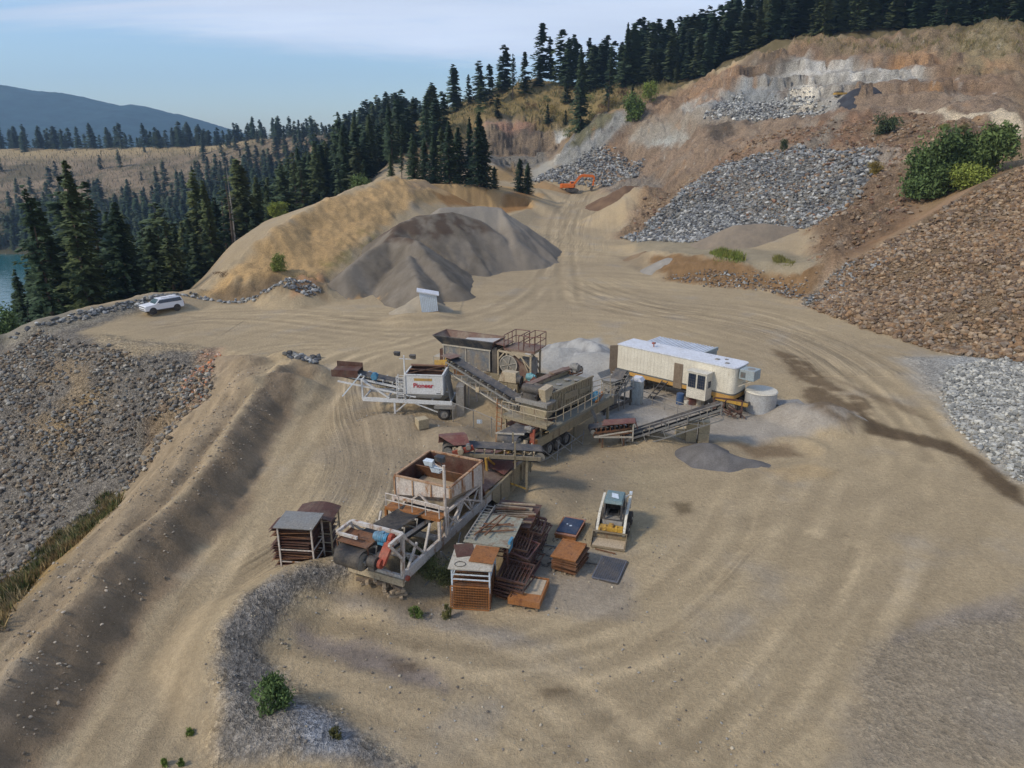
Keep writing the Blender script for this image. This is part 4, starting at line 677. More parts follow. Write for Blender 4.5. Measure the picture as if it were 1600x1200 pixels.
# ------------------------------------------------ conifers
def leaf_mat(name, col, var=.35, hue=0.0):
    m, t, b = mat(name, col, .75, 0, .2); oi = N(t, 'ShaderNodeObjectInfo'); g = N(t, 'ShaderNodeNewGeometry'); n = N(t, 'ShaderNodeTexNoise', Scale=.9, Detail=4.0); t.links.new(g.outputs['Position'], n.inputs['Vector'])
    r = ramp(t, n.outputs['Fac'], None, .3, .7, 1 - var, 1 + var); r2 = ramp(t, oi.outputs['Random'], None, 0, 1, .75, 1.35); f = mul(t, r, r2)
    mixc = N(t, 'ShaderNodeMix', data_type='RGBA'); mixc.inputs[6].default_value = (*col, 1); mixc.inputs[7].default_value = (col[0] * 1.7, col[1] * 1.15, col[2] * .75, 1); t.links.new(ramp(t, oi.outputs['Random'], None, .4, 1, 0, .7), mixc.inputs[0])
    s = N(t, 'ShaderNodeVectorMath', operation='SCALE'); t.links.new(mixc.outputs[2], s.inputs[0]); t.links.new(f, s.inputs['Scale']); t.links.new(s.outputs[0], b.inputs['Base Color'])
    return m
NEEDLE = leaf_mat("needle_material", (.055, .088, .042)); BARK, _, _ = mat("bark_material", (.10, .075, .055), .95)
def conifer_crown(H, R, whorls, br, clumps, size, seed, shape=.85, low=.1, gap=.12):
    r = np.random.default_rng(seed); V = []; F = []
    lean = r.uniform(-.02, .02, 2)
    for w in range(whorls):
        f = low + (1 - low) * (w / whorls) ** .92; z = f * H; rad = R * ((1 - f) ** shape) * r.uniform(.72, 1.18) + .08; n = max(3, int(br * (.45 + .55 * (1 - f))))
        for k in range(n):
            if r.random() < gap: continue
            a = 2 * math.pi * (k + r.uniform(-.35, .35)) / n + w * 2.4; L = rad * r.uniform(.6, 1.2); dr = r.uniform(.18, .42)
            for c in range(clumps):
                q = (c + .6) / clumps; d = L * q; zz_ = z - dr * d + .10 * H / whorls * r.normal() + (.12 * L * q * q); s = size * (1.15 - .55 * q) * r.uniform(.7, 1.3) * (1 if f < .9 else .6)
                cxx, cyy = math.cos(a) * d + lean[0] * z, math.sin(a) * d + lean[1] * z
                for _ in range(2):
                    aa = a + r.uniform(-.9, .9); ux, uy = math.cos(aa), math.sin(aa); px_, py_ = -uy, ux; w2 = s * r.uniform(.28, .5); b0 = len(V); tilt = r.uniform(-.5, .15); jz = r.uniform(-.3, .3) * s
                    V.append((cxx - ux * s * .55 - px_ * w2 * .5, cyy - uy * s * .55 - py_ * w2 * .5, zz_ + jz + .1 * s)); V.append((cxx + px_ * w2 + ux * s * .1, cyy + py_ * w2 + uy * s * .1, zz_ + jz - .25 * s)); V.append((cxx + ux * s * .8, cyy + uy * s * .8, zz_ + jz + tilt * s)); V.append((cxx - px_ * w2 + ux * s * .1, cyy - py_ * w2 + uy * s * .1, zz_ + jz + .12 * s))
                    F.append((b0, b0 + 1, b0 + 2)); F.append((b0, b0 + 2, b0 + 3))
    return np.array(V), np.array(F)
def trunk_mesh(name, H, r0, sides=6, limbs=0, seed=1):
    r = np.random.default_rng(seed); V = []; F = []
    def tube(p, q, ra, rb):
        b0 = len(V); d = np.subtract(q, p); d = d / (np.linalg.norm(d) + 1e-9); u = np.cross(d, (0.3, .9, .1)); u /= np.linalg.norm(u); v = np.cross(d, u)
        for pt, rr in ((p, ra), (q, rb)):
            for i in range(sides): a = 2 * math.pi * i / sides; V.append(tuple(np.add(pt, (u * math.cos(a) + v * math.sin(a)) * rr)))
        for i in range(sides): j = (i + 1) % sides; F.append((b0 + i, b0 + j, b0 + sides + j, b0 + sides + i))
    pts = [(r.uniform(-.06, .06) * i * .5, r.uniform(-.06, .06) * i * .5, -.6 + (H + .5) * i / 5) for i in range(6)]
    for i in range(5): tube(pts[i], pts[i + 1], r0 * (1 - i / 5.2), r0 * (1 - (i + 1) / 5.2))
    for k in range(limbs):
        z = H * (.12 + .6 * k / max(limbs, 1)); a = r.uniform(0, 6.28); L = H * .09 * r.uniform(.6, 1.2); tube((0, 0, z), (math.cos(a) * L, math.sin(a) * L, z - L * .15), r0 * .22, .01)
    me = np_mesh(name, V, F, smooth_=True); me.materials.append(BARK); return me
KINDS = []
for i, (H, R, wh, br, cl, sz, shp, low, gap) in enumerate([(22, 4.6, 36, 9, 6, .95, 1.0, .07, .22), (20, 4.0, 30, 8, 5, .95, .75, .16, .32), (24, 4.2, 38, 9, 6, .9, 1.1, .05, .25), (18, 4.6, 28, 10, 6, .95, .9, .04, .18), (21, 3.2, 30, 7, 5, .85, .55, .28, .42), (16, 4.2, 25, 10, 6, .9, .8, .03, .16), (22, 3.6, 33, 8, 5, .9, .65, .12, .34), (23, 4.4, 26, 8, 6, 1.1, .5, .3, .5), (17, 3.8, 24, 9, 6, .85, 1.2, .02, .3), (20, 1.8, 16, 5, 3, .7, .6, .35, .7)]):
    V, F = conifer_crown(H, R, wh, br, cl, sz, 100 + i, shp, low, gap); cm_ = np_mesh("crown", V, F); cm_.materials.append(NEEDLE); KINDS.append((H, cm_, trunk_mesh("trunk", H * .96, H * .013 + .06, 6, 10, i)))
LOWK = []
for i in range(5):
    H = 20; V, F = conifer_crown(H, 3.4 + .4 * i, 15, 6, 3, 1.7, 200 + i, .75 + .08 * i, .05 + .03 * i, .2); LOWK.append((V / H, F))
def conifer(x, y, h, k, label, group=None, z=None, name="conifer", rz=None, sxy=1.0):
    H, cm_, tm_ = KINDS[k % len(KINDS)]; z = hfun(x, y) if z is None else z; s = h / H; o = empty(name, (x, y, z), random.uniform(0, 6.28), label=label, cat='tree', group=group); o.scale = (s * sxy, s * sxy, s)
    for nm, me in (("crown", cm_), ("trunk", tm_)): c = bpy.data.objects.new(nm, me); COL.objects.link(c); c.parent = o
    return o
def scatter(poly, spacing, dens=None, jit=.45):
    x0, x1 = min(p[0] for p in poly), max(p[0] for p in poly); y0, y1 = min(p[1] for p in poly), max(p[1] for p in poly); X, Y = np.meshgrid(np.arange(float(x0), x1, spacing), np.arange(float(y0), y1, spacing)); X[1::2] += spacing / 2
    X = (X + RNG.uniform(-jit, jit, X.shape) * spacing).ravel(); Y = (Y + RNG.uniform(-jit, jit, Y.shape) * spacing).ravel(); k = sdist(X, Y, poly) > 0; X, Y = X[k], Y[k]
    if dens is not None: k = RNG.random(len(X)) < dens(X, Y); X, Y = X[k], Y[k]
    return X, Y
T = []   # x, y, h, zone
def add_trees(poly, spacing, hlo, hhi, zone_, dens=None):
    X, Y = scatter(poly, spacing, dens); h = RNG.uniform(hlo, hhi, len(X)) * np.where(RNG.random(len(X)) < .25, .62, 1); zz_ = hv(X, Y); k = zz_ > -49.5
    T.extend(zip(X[k], Y[k], zz_[k], h[k], [zone_] * int(k.sum())))
def clear(X, Y): return .55 + 1.6 * fbm(X, Y, 40, 3, seed=81)
add_trees([(-62, 92), (-57, 112), (-62, 132), (-56, 150), (-54, 175), (-48, 195), (-42, 215), (-60, 300), (-85, 380), (-130, 470), (-250, 440), (-215, 330), (-185, 200), (-150, 90), (-100, 70), (-78, 72)], 4.3, 9, 25, 0, lambda X, Y: np.clip(1.15 - (Y - 300) / 600 + fbm(X, Y, 40, 3, seed=81) * .9, 0, 1))
add_trees([(-130, 400), (-60, 400), (-70, 650), (-480, 650), (-480, 520), (-270, 470)], 6.8, 13, 23, 1, lambda X, Y: np.clip(1.1 - (Y - 530) / 160 + (X + 200) / 260 + fbm(X, Y, 50, 3, seed=86), 0, 1))
add_trees([(-130, 440), (-60, 440), (-100, 760), (-560, 760), (-560, 520), (-300, 500)], 15, 13, 21, 1, lambda X, Y: np.clip(.22 + (X + 330) / 330 * .75 + fbm(X, Y, 70, 3, seed=83) * 1.4 - np.clip((700 - Y) / 500, 0, .25), .05, .95))
add_trees([(-60, 740), (-120, 790), (-900, 800), (-900, 750), (-300, 738)], 9, 15, 26, 2, lambda X, Y: np.clip(.75 + fbm(X, Y, 60, 2, seed=84) * 1.6, .1, 1))
hillrow = [(-160, 640), (-118, 560), (-100, 450), (-60, 385), (-35, 350), (-12, 345), (8, 338), (30, 345), (50, 350), (75, 310), (60, 305), (30, 325), (0, 318), (-20, 318), (-45, 330), (-70, 380), (-95, 430), (-120, 470), (-150, 560)]
add_trees(hillrow, 8, 13, 21, 3, lambda X, Y: np.clip(.62 + fbm(X, Y, 26, 2, seed=85) * 1.5, .05, 1))
add_trees([(8, 338), (30, 350), (60, 380), (130, 360), (230, 330), (330, 330), (330, 240), (163, 234), (130, 256), (102, 267), (82, 284), (66, 300), (40, 318)], 5.2, 14, 26, 4, lambda X, Y: np.clip(.95 - (X < 55) * .45, 0, 1))
add_trees([(-62, 190), (-42, 200), (-22, 250), (-28, 300), (-60, 330), (-75, 300)], 7, 13, 20, 5, lambda X, Y: .75)
add_trees([(-10, 300), (20, 290), (45, 280), (60, 290), (30, 318), (-5, 318)], 9, 6, 13, 6, lambda X, Y: .22)
arr = sorted(T, key=lambda q: -q[3] / math.hypot(q[0], q[1]))
LBL = {0: ('dark green conifer on the steep slope between the plateau and the lake', 'conifers on the slope above the lake'), 1: ('small conifer on the dry brown hillside across the valley', 'conifers on the dry hillside'), 2: ('conifer standing on the far brown ridge top', 'conifers on the far ridge'), 3: ('conifer on the rocky ridge left of the quarry face', 'conifers on the rocky ridge'), 4: ('tall conifer in the dense stand along the quarry rim', 'conifers along the quarry rim'), 5: ('conifer in the gully behind the sandy hill', 'conifers behind the sandy hill'), 6: ('young conifer on the grassy hill above the quarry face', 'young conifers above the quarry face')}
def visible(x, y, z):
    px, py, d = proj(x, y, z)
    if not (-30 < px < 1630 and -90 < py < 1200) or d < 0: return False
    for t in np.linspace(.3, .985, 60):
        if CAMH + (z - CAMH) * t < hfun(x * t, y * t): return False
    return True
ind = 0; rest = []
for x, y, z, h, zn in arr:
    px, py, d = proj(x, y, z + h * .9)
    if not (-40 < px < 1640) or py < -140 or (px < 26 and y < 330 and py < 530): continue
    if ind < 262 and visible(x, y, z + h * .72):
        L = LBL[zn]; conifer(x, y, h, (0, 2, 3, 5, 6)[ind % 5] if zn == 4 else ind * 7 + zn, L[0], L[1], z - .2, sxy=random.uniform(.9, 1.35)); ind += 1
    else: rest.append((x, y, z, h))
MASS = tint_mat("forest_material", .8, .15, .5, .8, 1.2, 0)
Vs, Fs, Ks, off = [], [], [], 0
for i, (x, y, z, h) in enumerate(rest):
    v, f = LOWK[i % 5]; a = random.uniform(0, 6.28); ca, sa = math.cos(a), math.sin(a); sx = h * random.uniform(1.2, 1.8)
    Vs.append(np.column_stack([(v[:, 0] * ca - v[:, 1] * sa) * sx + x, (v[:, 0] * sa + v[:, 1] * ca) * sx + y, v[:, 2] * h + z - .3])); Fs.append(f + off); off += len(v)
    g = random.uniform(.65, 1.4); w_ = random.random() ** 2; Ks.append(np.tile(np.array((.050 + .03 * w_, .080 + .014 * w_, .042)) * g, (len(v), 1)))
me = np_mesh("conifer_forest", np.concatenate(Vs), np.concatenate(Fs), np.concatenate(Ks)); me.materials.append(MASS); o = bpy.data.objects.new("conifer_forest", me); COL.objects.link(o); tag(o, 'distant conifer forest covering the valley side and the ridges', None, None, 'stuff')
print("TREES", ind, len(rest))
# single conifers that can be told apart
def conifer_at(px, py_base, Y, py_top, k, label, sxy=1.0, group=None):
    x, y, z = PY(px, py_base, Y); zt = PY(px, py_top, Y)[2]; g = hfun(x, y); conifer(x, y, max(4, zt - g), k, label, group, g - .2, sxy=sxy)
MG = 'clump of tall conifers behind the sandy terrace'
for i, (px, pb, Y, pt, k, s_) in enumerate([(648, 285, 192, 205, 3, 1.1), (664, 285, 200, 218, 5, 1.1), (680, 288, 195, 210, 3, 1.2), (702, 290, 196, 186, 0, 1.35), (716, 290, 203, 196, 3, 1.2), (735, 292, 205, 180, 2, 1.1), (748, 292, 198, 172, 0, 1.35), (757, 296, 200, 196, 3, 1.1), (690, 284, 215, 196, 1, 1.2), (628, 280, 200, 226, 4, 1.0), (612, 280, 200, 238, 5, .9)]):
    conifer_at(px, pb, Y, pt, k, 'tall dark conifer in the clump behind the sandy terrace', s_, MG)
conifer_at(773, 297, 204, 258, 5, 'small round conifer at the right end of the dark clump behind the sandy terrace', 1.3)
conifer_at(812, 298, 212, 245, 5, 'left one of two small conifers standing beside the haul road', 1.2); conifer_at(824, 298, 214, 252, 3, 'right one of two small conifers standing beside the haul road', 1.3)
conifer_at(908, 142, 285, 70, 2, 'tallest single conifer on the skyline above the quarry face', 1.1); conifer_at(801, 118, 322, 82, 4, 'crooked thin topped conifer on the rocky knoll', 1.0); conifer_at(952, 138, 290, 70, 4, 'slim conifer with a bare top above the quarry face', 1.0)
SNAG, _, _ = mat("dead_wood_material", (.30, .27, .24), .9)
for i, (px, py, Y, h) in enumerate([(1408, 48, 266, 15), (1470, 42, 256, 17), (1150, 95, 300, 13), (700, 172, 372, 13), (362, 330, 150, 19), (1310, 58, 272, 14)]):
    x, y, z = PY(px, py, Y); z = hfun(x, y); o = empty('dead_tree', (x, y, z), i, label='bare grey dead tree standing among the conifers', cat='tree', group='dead trees among the conifers')
    for nm, me in (('trunk', trunk_mesh('trunk', h, .2, 6, 0, 300 + i)), ('limbs', trunk_mesh('limbs', h * .92, .11, 5, 26, 320 + i))): me.materials.clear(); me.materials.append(SNAG); c = bpy.data.objects.new(nm, me); COL.objects.link(c); c.parent = o
# ------------------------------------------------ bushes
def bush_mesh(name, w, h, d, n, size, seed, upright=0.0):
    r = np.random.default_rng(seed); V = []; F = []; K = []
    blobs = [(r.uniform(-.33, .33), r.uniform(-.33, .33), r.uniform(.15, .85), r.uniform(.12, .32)) for _ in range(13)]
    for i in range(n):
        b = blobs[i % 13]; v = r.normal(size=3); v /= np.linalg.norm(v); q = np.array(b[:3]) + v * b[3] * (r.uniform(.5, 1.05) if r.random() < .85 else r.uniform(1, 1.6)); p = np.array((q[0] * w, q[1] * d, max(.03, q[2]) * h)); s = size * r.uniform(.5, 1.3)
        a = r.normal(size=3); a /= np.linalg.norm(a); a[2] += upright; c = np.cross(a, r.normal(size=3)); c /= np.linalg.norm(c) + 1e-9; b0 = len(V)
        V += [tuple(p - a * s), tuple(p + c * s * .45), tuple(p + a * s), tuple(p - c * s * .45)]; F += [(b0, b0 + 1, b0 + 2, b0 + 3)]
    return np.array(V), np.array(F)
GREENS = {'bright': leaf_mat("bright_leaf_material", (.13, .19, .045)), 'mid': leaf_mat("leaf_material", (.10, .15, .05)), 'dark': leaf_mat("dark_leaf_material", (.06, .085, .04)), 'olive': leaf_mat("olive_leaf_material", (.12, .12, .04)), 'brown': leaf_mat("dry_leaf_material", (.16, .09, .045))}
def bush(px, py, wpx, hpx, label, col='mid', name='bush', group=None, Y=None, n=None, up=0.3, seed=None):
    x, y, z = hit(px, py) if Y is None else PY(px, py, Y); z = hfun(x, y); d = proj(x, y, z)[2]; w = wpx * d / FPX; h = hpx * d / FPX; sz = max(.05, min(w, h) * .055)
    n = int((n or 900) * 2.2); V, F = bush_mesh(name, w, h, w * .8, n, sz, int(px * 7 + py), up); me = np_mesh("leaves", V, F); me.materials.append(GREENS[col])
    o = empty(name, (x, y, z), label=label, cat='bush', group=group); c = bpy.data.objects.new("leaves", me); COL.objects.link(c); c.parent = o
    st = trunk_mesh("stem", h * .6, max(.02, w * .02), 5, 6, int(px)); s_ = bpy.data.objects.new("stem", st); COL.objects.link(s_); s_.parent = o; return o
bush(988, 190, 34, 36, 'bright green bush high on the grey slope edge', 'bright', n=1600); bush(1015, 160, 24, 30, 'yellow green bush above the bright green one on the slope edge', 'bright', n=900); bush(1384, 210, 36, 30, 'dark green bush in the middle of the brown upper slope', 'dark', n=1500)
bush(1225, 237, 14, 20, 'small dark shrub on the orange slope above the grey rubble', 'dark'); bush(1366, 273, 24, 20, 'low yellow green shrub at the right end of the grey rubble', 'olive')
bush(1440, 318, 60, 78, 'left bush of the big green clump behind the boulder slope', 'mid', n=3600, Y=119); bush(1480, 308, 66, 86, 'middle bush of the big green clump behind the boulder slope', 'mid', n=3600, Y=117); bush(1530, 288, 66, 84, 'tall right bush of the big green clump behind the boulder slope', 'mid', n=3600, Y=116); bush(1500, 318, 60, 40, 'low green shrub at the foot of the big clump', 'bright', n=1800, Y=113)
bush(1565, 240, 22, 14, 'small green shrub beside the upper haul road', 'bright'); bush(1475, 205, 16, 12, 'tiny green shrub under the upper haul road', 'mid'); bush(1505, 208, 20, 14, 'olive shrub under the upper haul road', 'olive')
bush(433, 424, 26, 26, 'round green shrub at the foot of the sandy hill', 'mid', n=1200); bush(438, 352, 30, 26, 'leafy light green tree beside the sandy crest', 'bright', Y=150, n=1600); bush(566, 305, 30, 30, 'leafy green tree at the top of the sandy hill', 'mid', Y=165, n=1600)
bush(610, 232, 26, 22, 'bright green bush on the rocky ridge', 'bright', n=900); bush(590, 236, 24, 16, 'yellow green bush on the rocky ridge', 'olive')
bush(434, 1105, 56, 54, 'leafy green weed bush on the gravel in the foreground', 'mid', n=1500, up=.9); bush(650, 966, 22, 20, 'small green weed below the machine frame', 'bright', n=260, up=1.2); bush(698, 966, 16, 24, 'thin dry weed beside the mesh panels', 'olive', n=160, up=1.5)
bush(297, 1148, 12, 12, 'tiny green weed at the road edge', 'bright', n=120, up=1); bush(258, 1196, 12, 12, 'tiny green weed at the bottom of the picture', 'bright', n=120, up=1); bush(525, 1150, 22, 18, 'sparse olive weed on the gravel', 'olive', n=160, up=1.2); bush(284, 1196, 10, 10, 'second tiny weed at the bottom of the picture', 'bright', n=100, up=1)
bush(680, 905, 84, 22, 'dark green weed patch growing under the machine frame', 'dark', n=1800, up=.6); bush(655, 880, 60, 20, 'dark weeds beside the rear wheel of the machine frame', 'dark', n=1200, up=.6)
bush(600, 608, 22, 12, 'olive weeds under the white conveyor frame', 'olive', n=300); bush(15, 520, 50, 75, 'leafy dark green tree at the left edge above the lake', 'mid', Y=92, n=2600)
bush(480, 452, 40, 16, 'olive shrubs on the dirt bank behind the parked car', 'olive', n=700, Y=100); bush(350, 452, 30, 10, 'dry shrubs at the foot of the sandy hill', 'brown', n=500, Y=101)
for i, (px, py, w_, h_, c_) in enumerate([(880, 190, 30, 16, 'olive'), (905, 200, 26, 14, 'mid'), (925, 188, 30, 16, 'olive'), (940, 178, 24, 14, 'brown'), (890, 215, 26, 16, 'mid'), (955, 168, 24, 14, 'olive'), (860, 178, 30, 14, 'olive'), (1000, 172, 20, 12, 'olive'), (850, 160, 26, 12, 'mid'), (830, 172, 26, 12, 'brown'), (920, 160, 26, 14, 'mid'), (970, 150, 26, 14, 'brown'), (780, 170, 26, 12, 'olive'), (750, 178, 26, 12, 'mid')]):
    bush(px, py, w_, h_, 'low scrub bush on the grassy hill above the quarry face', c_, 'scrub_bush', 'scrub on the grassy hill', n=320)
# grass strips
def grass(name, label, pixels, n, h, cols, soft=.6, world=None, clump=.8):
    poly = world or [hit(*q) for q in pixels]; X0, X1 = min(q[0] for q in poly) - soft, max(q[0] for q in poly) + soft; Y0, Y1 = min(q[1] for q in poly) - soft, max(q[1] for q in poly) + soft; c = RNG.uniform([X0, Y0], [X1, Y1], (n * 8, 2)); d = inpoly(c[:, 0], c[:, 1], poly)
    f = fbm(c[:, 0], c[:, 1], 3, 3, seed=88); c = c[(RNG.random(len(c)) < sstep(-soft, soft, d) * np.clip(.5 + clump * 2 * f, 0, 1))][:n]; m_ = len(c); hh = h * RNG.uniform(.4, 1.3, m_) * (.6 + np.clip(fbm(c[:, 0], c[:, 1], 3, 3, seed=88) * 2.5 + .4, 0, 1.2)); a = RNG.uniform(0, 6.28, m_); w_ = hh * .07 + .012
    z = hv(c[:, 0], c[:, 1]); b0 = np.column_stack([c[:, 0] - np.cos(a) * w_, c[:, 1] - np.sin(a) * w_, z - .02]); b1 = np.column_stack([c[:, 0] + np.cos(a) * w_, c[:, 1] + np.sin(a) * w_, z - .02]); tp = np.column_stack([c[:, 0] + RNG.uniform(-.5, .5, m_) * hh, c[:, 1] + RNG.uniform(-.5, .5, m_) * hh, z + hh])
    V = np.stack([b0, b1, tp], 1).reshape(-1, 3); F = np.arange(3 * m_).reshape(-1, 3); pal = np.array(cols); fz = fbm(c[:, 0], c[:, 1], 2.2, 2, seed=89); ci = np.clip(((fz * 1.6 + .5) * len(pal) + RNG.uniform(-.8, .8, m_)).astype(int), 0, len(pal) - 1); K = np.repeat(pal[ci] * RNG.uniform(.7, 1.3, (m_, 1)), 3, 0)
    me = np_mesh(name, V, F, K); me.materials.append(MASS); o = bpy.data.objects.new(name, me); COL.objects.link(o); tag(o, label, None, None, 'stuff')
grass("dry_grass", 'dry yellow grass and green weeds in the trough below the berm', [(0, 905), (60, 862), (110, 825), (160, 775), (188, 768), (180, 795), (120, 850), (60, 900), (0, 985)], 34000, .40, [(.28, .20, .09), (.24, .17, .08), (.15, .14, .05), (.08, .10, .035), (.30, .24, .13)], .5)
grass("hillside_brush", 'low dry brush dotted over the far brown hillside', None, 26000, 2.2, [(.16, .12, .07), (.11, .10, .05), (.20, .16, .09), (.07, .08, .04)], 20, world=[(-120, 500), (-60, 640), (-80, 740), (-620, 745), (-620, 520), (-300, 500)], clump=.6)
grass("green_grass", 'green grass on the bench edge', [(1110, 395), (1155, 395), (1160, 410), (1120, 412)], 2500, .6, [(.14, .18, .04), (.20, .20, .05)], .6); grass("bench_grass", 'yellow grass at the right end of the bench', [(1210, 405), (1240, 408), (1235, 416), (1212, 414)], 900, .5, [(.2, .19, .06)], .5)
grass("hill_grass", 'dry grass and scrub on the hill above the quarry face', [(620, 215), (700, 170), (800, 138), (900, 138), (1000, 125), (1055, 135), (990, 165), (900, 200), (800, 182), (750, 190), (680, 225)], 16000, 1.0, [(.24, .19, .09), (.16, .14, .06), (.08, .09, .035)], 3); grass("rim_grass", 'dry grass along the top of the quarry rim', [(1200, 82), (1330, 62), (1600, 45), (1600, 100), (1480, 85), (1330, 80)], 6000, .8, [(.28, .21, .10), (.18, .16, .07)], 2)
# ------------------------------------------------ paint, metal and machine helpers
def painted(name, col, rust=.35, rcol=(.16, .07, .03), rough=.65, metal=0.0, dust=.25, streak=True):
    m, t, b = mat(name, col, rough, metal, .3); L = t.links.new; tc = N(t, 'ShaderNodeTexCoord'); mp_ = N(t, 'ShaderNodeMapping'); mp_.inputs['Scale'].default_value = (1, 1, .3 if streak else 1); L(tc.outputs['Object'], mp_.inputs[0])
    n = N(t, 'ShaderNodeTexNoise', Scale=2.6, Detail=9.0, Roughness=.72); L(mp_.outputs[0], n.inputs['Vector']); r = ramp(t, n.outputs['Fac'], None, .64 - rust * .3, .72 - rust * .22)
    n2 = N(t, 'ShaderNodeTexNoise', Scale=1.1, Detail=6.0, Roughness=.7); L(tc.outputs['Object'], n2.inputs['Vector']); d = ramp(t, n2.outputs['Fac'], None, .4, .7, 0, dust * 2)
    n3 = N(t, 'ShaderNodeTexNoise', Scale=12.0, Detail=4.0); L(tc.outputs['Object'], n3.inputs['Vector']); v = ramp(t, n3.outputs['Fac'], None, .3, .7, .78, 1.2)
    m1 = N(t, 'ShaderNodeMix', data_type='RGBA'); L(r, m1.inputs[0]); m1.inputs[6].default_value = (*col, 1); m1.inputs[7].default_value = (*rcol, 1)
    m2 = N(t, 'ShaderNodeMix', data_type='RGBA'); L(d, m2.inputs[0]); L(m1.outputs[2], m2.inputs[6]); m2.inputs[7].default_value = (.26, .21, .15, 1)
    s = N(t, 'ShaderNodeVectorMath', operation='SCALE'); L(m2.outputs[2], s.inputs[0]); L(v, s.inputs['Scale']); L(s.outputs[0], b.inputs['Base Color']); bp = N(t, 'ShaderNodeBump', Strength=.2, Distance=.02); L(n3.outputs['Fac'], bp.inputs['Height']); L(bp.outputs[0], b.inputs['Normal']); return m
M = {}
M['white'] = painted('weathered_white_paint', (.54, .50, .45), .36, (.26, .12, .05)); M['clean_white'] = painted('white_paint', (.62, .62, .60), .12, (.3, .2, .12), dust=.12); M['rust'] = painted('rusty_steel', (.17, .075, .035), .4, (.07, .035, .022), dust=.15)
M['rustpaint'] = painted('rust_stained_white_paint', (.56, .50, .44), .36, (.30, .14, .055)); M['rustlight'] = painted('orange_rust', (.30, .12, .035), .4, (.16, .06, .025), dust=.1); M['rusttrim'] = painted('rust_bleeding_trim', (.42, .27, .16), .5, (.26, .10, .035), dust=.1); M['darkrust'] = painted('dark_rust', (.085, .035, .025), .4, (.05, .03, .025), dust=.15)
M['beige'] = painted('dusty_beige_paint', (.27, .225, .14), .38, (.12, .075, .04), dust=.4); M['beigelight'] = painted('light_beige_paint', (.44, .36, .24), .3, (.2, .11, .05)); M['olive'] = painted('dusty_olive_deck', (.17, .165, .13), .15, (.1, .08, .06), dust=.3)
M['steel'] = painted('dusty_grey_steel', (.24, .23, .21), .3, (.12, .09, .07)); M['darksteel'] = painted('dark_steel', (.055, .052, .05), .3, (.08, .05, .035), dust=.2); M['rubber'] = painted('black_rubber', (.028, .028, .03), 0, dust=.22, rough=.8); M['belt'] = painted('worn_belt_rubber', (.06, .062, .068), 0, dust=.3, rough=.75)
M['drumface'] = painted('dusty_drum', (.22, .21, .18), .1, dust=.3); M['redguard'] = painted('red_guard_paint', (.30, .055, .03), .3, (.14, .05, .03)); M['redhood'] = painted('dull_red_paint', (.15, .055, .045), .3, (.1, .05, .03), dust=.25); M['blue'] = painted('blue_motor_paint', (.05, .22, .36), .15, (.1, .1, .1)); M['teal'] = painted('teal_motor_paint', (.16, .36, .38), .15, (.1, .1, .1))
M['bluesteel'] = painted('faded_blue_grey_panel', (.13, .15, .17), .45, (.3, .26, .2), dust=.55); M['navy'] = painted('dark_blue_grey_paint', (.032, .038, .048), .3, (.09, .07, .06), dust=.3); M['yellow'] = painted('yellow_paint', (.48, .28, .04), .35, (.2, .1, .04)); M['brownplate'] = painted('brown_chute_steel', (.17, .10, .075), .3, (.1, .06, .045), dust=.45)
M['cream'] = painted('cream_trailer_paint', (.68, .63, .51), .10, (.4, .3, .18), dust=.15); M['creamside'] = painted('pale_cream_paint', (.62, .58, .48), .1, (.4, .3, .18), dust=.15); M['roofwhite'] = painted('white_roof', (.62, .64, .68), .1, (.35, .32, .28), dust=.15, streak=False); M['orange'] = painted('orange_stripe_paint', (.52, .28, .06), .15, (.3, .2, .1)); M['stripe'] = painted('dark_stripe_paint', (.10, .11, .11), .1)
M['wood'] = painted('weathered_wood', (.19, .14, .095), .3, (.11, .08, .055)); M['woodlight'] = painted('pale_wood', (.36, .28, .19), .3, (.2, .15, .1)); M['concrete'] = painted('concrete', (.40, .40, .39), .15, (.25, .24, .22), dust=.2); M['block'] = painted('tan_concrete_block', (.42, .34, .21), .15, (.26, .21, .14), dust=.25); M['glass'] = mat('dark_window_glass', (.02, .03, .05), .12, 0, .6)[0]
M['pale'] = painted('pale_board', (.46, .42, .34), .3, (.24, .18, .12)); M['bluewhite'] = painted('blue_white_panel', (.55, .62, .68), .1, dust=.1); M['cabinet'] = painted('pale_blue_grey_cabinet', (.36, .40, .40), .25, (.2, .17, .12)); M['barrel'] = painted('blue_barrel_plastic', (.03, .08, .18), .1, dust=.2); M['acgrey'] = painted('blue_grey_unit', (.30, .36, .38), .2, (.2, .18, .15))
M['greybelt'] = painted('grey_dusty_steel', (.20, .20, .19), .2, (.1, .09, .08), dust=.2); M['red'] = painted('red_lettering', (.42, .02, .03), .0, dust=.05); M['tyre'] = M['rubber']; M['sand'] = painted('sand_fill', (.40, .32, .22), 0, dust=.1, streak=False)
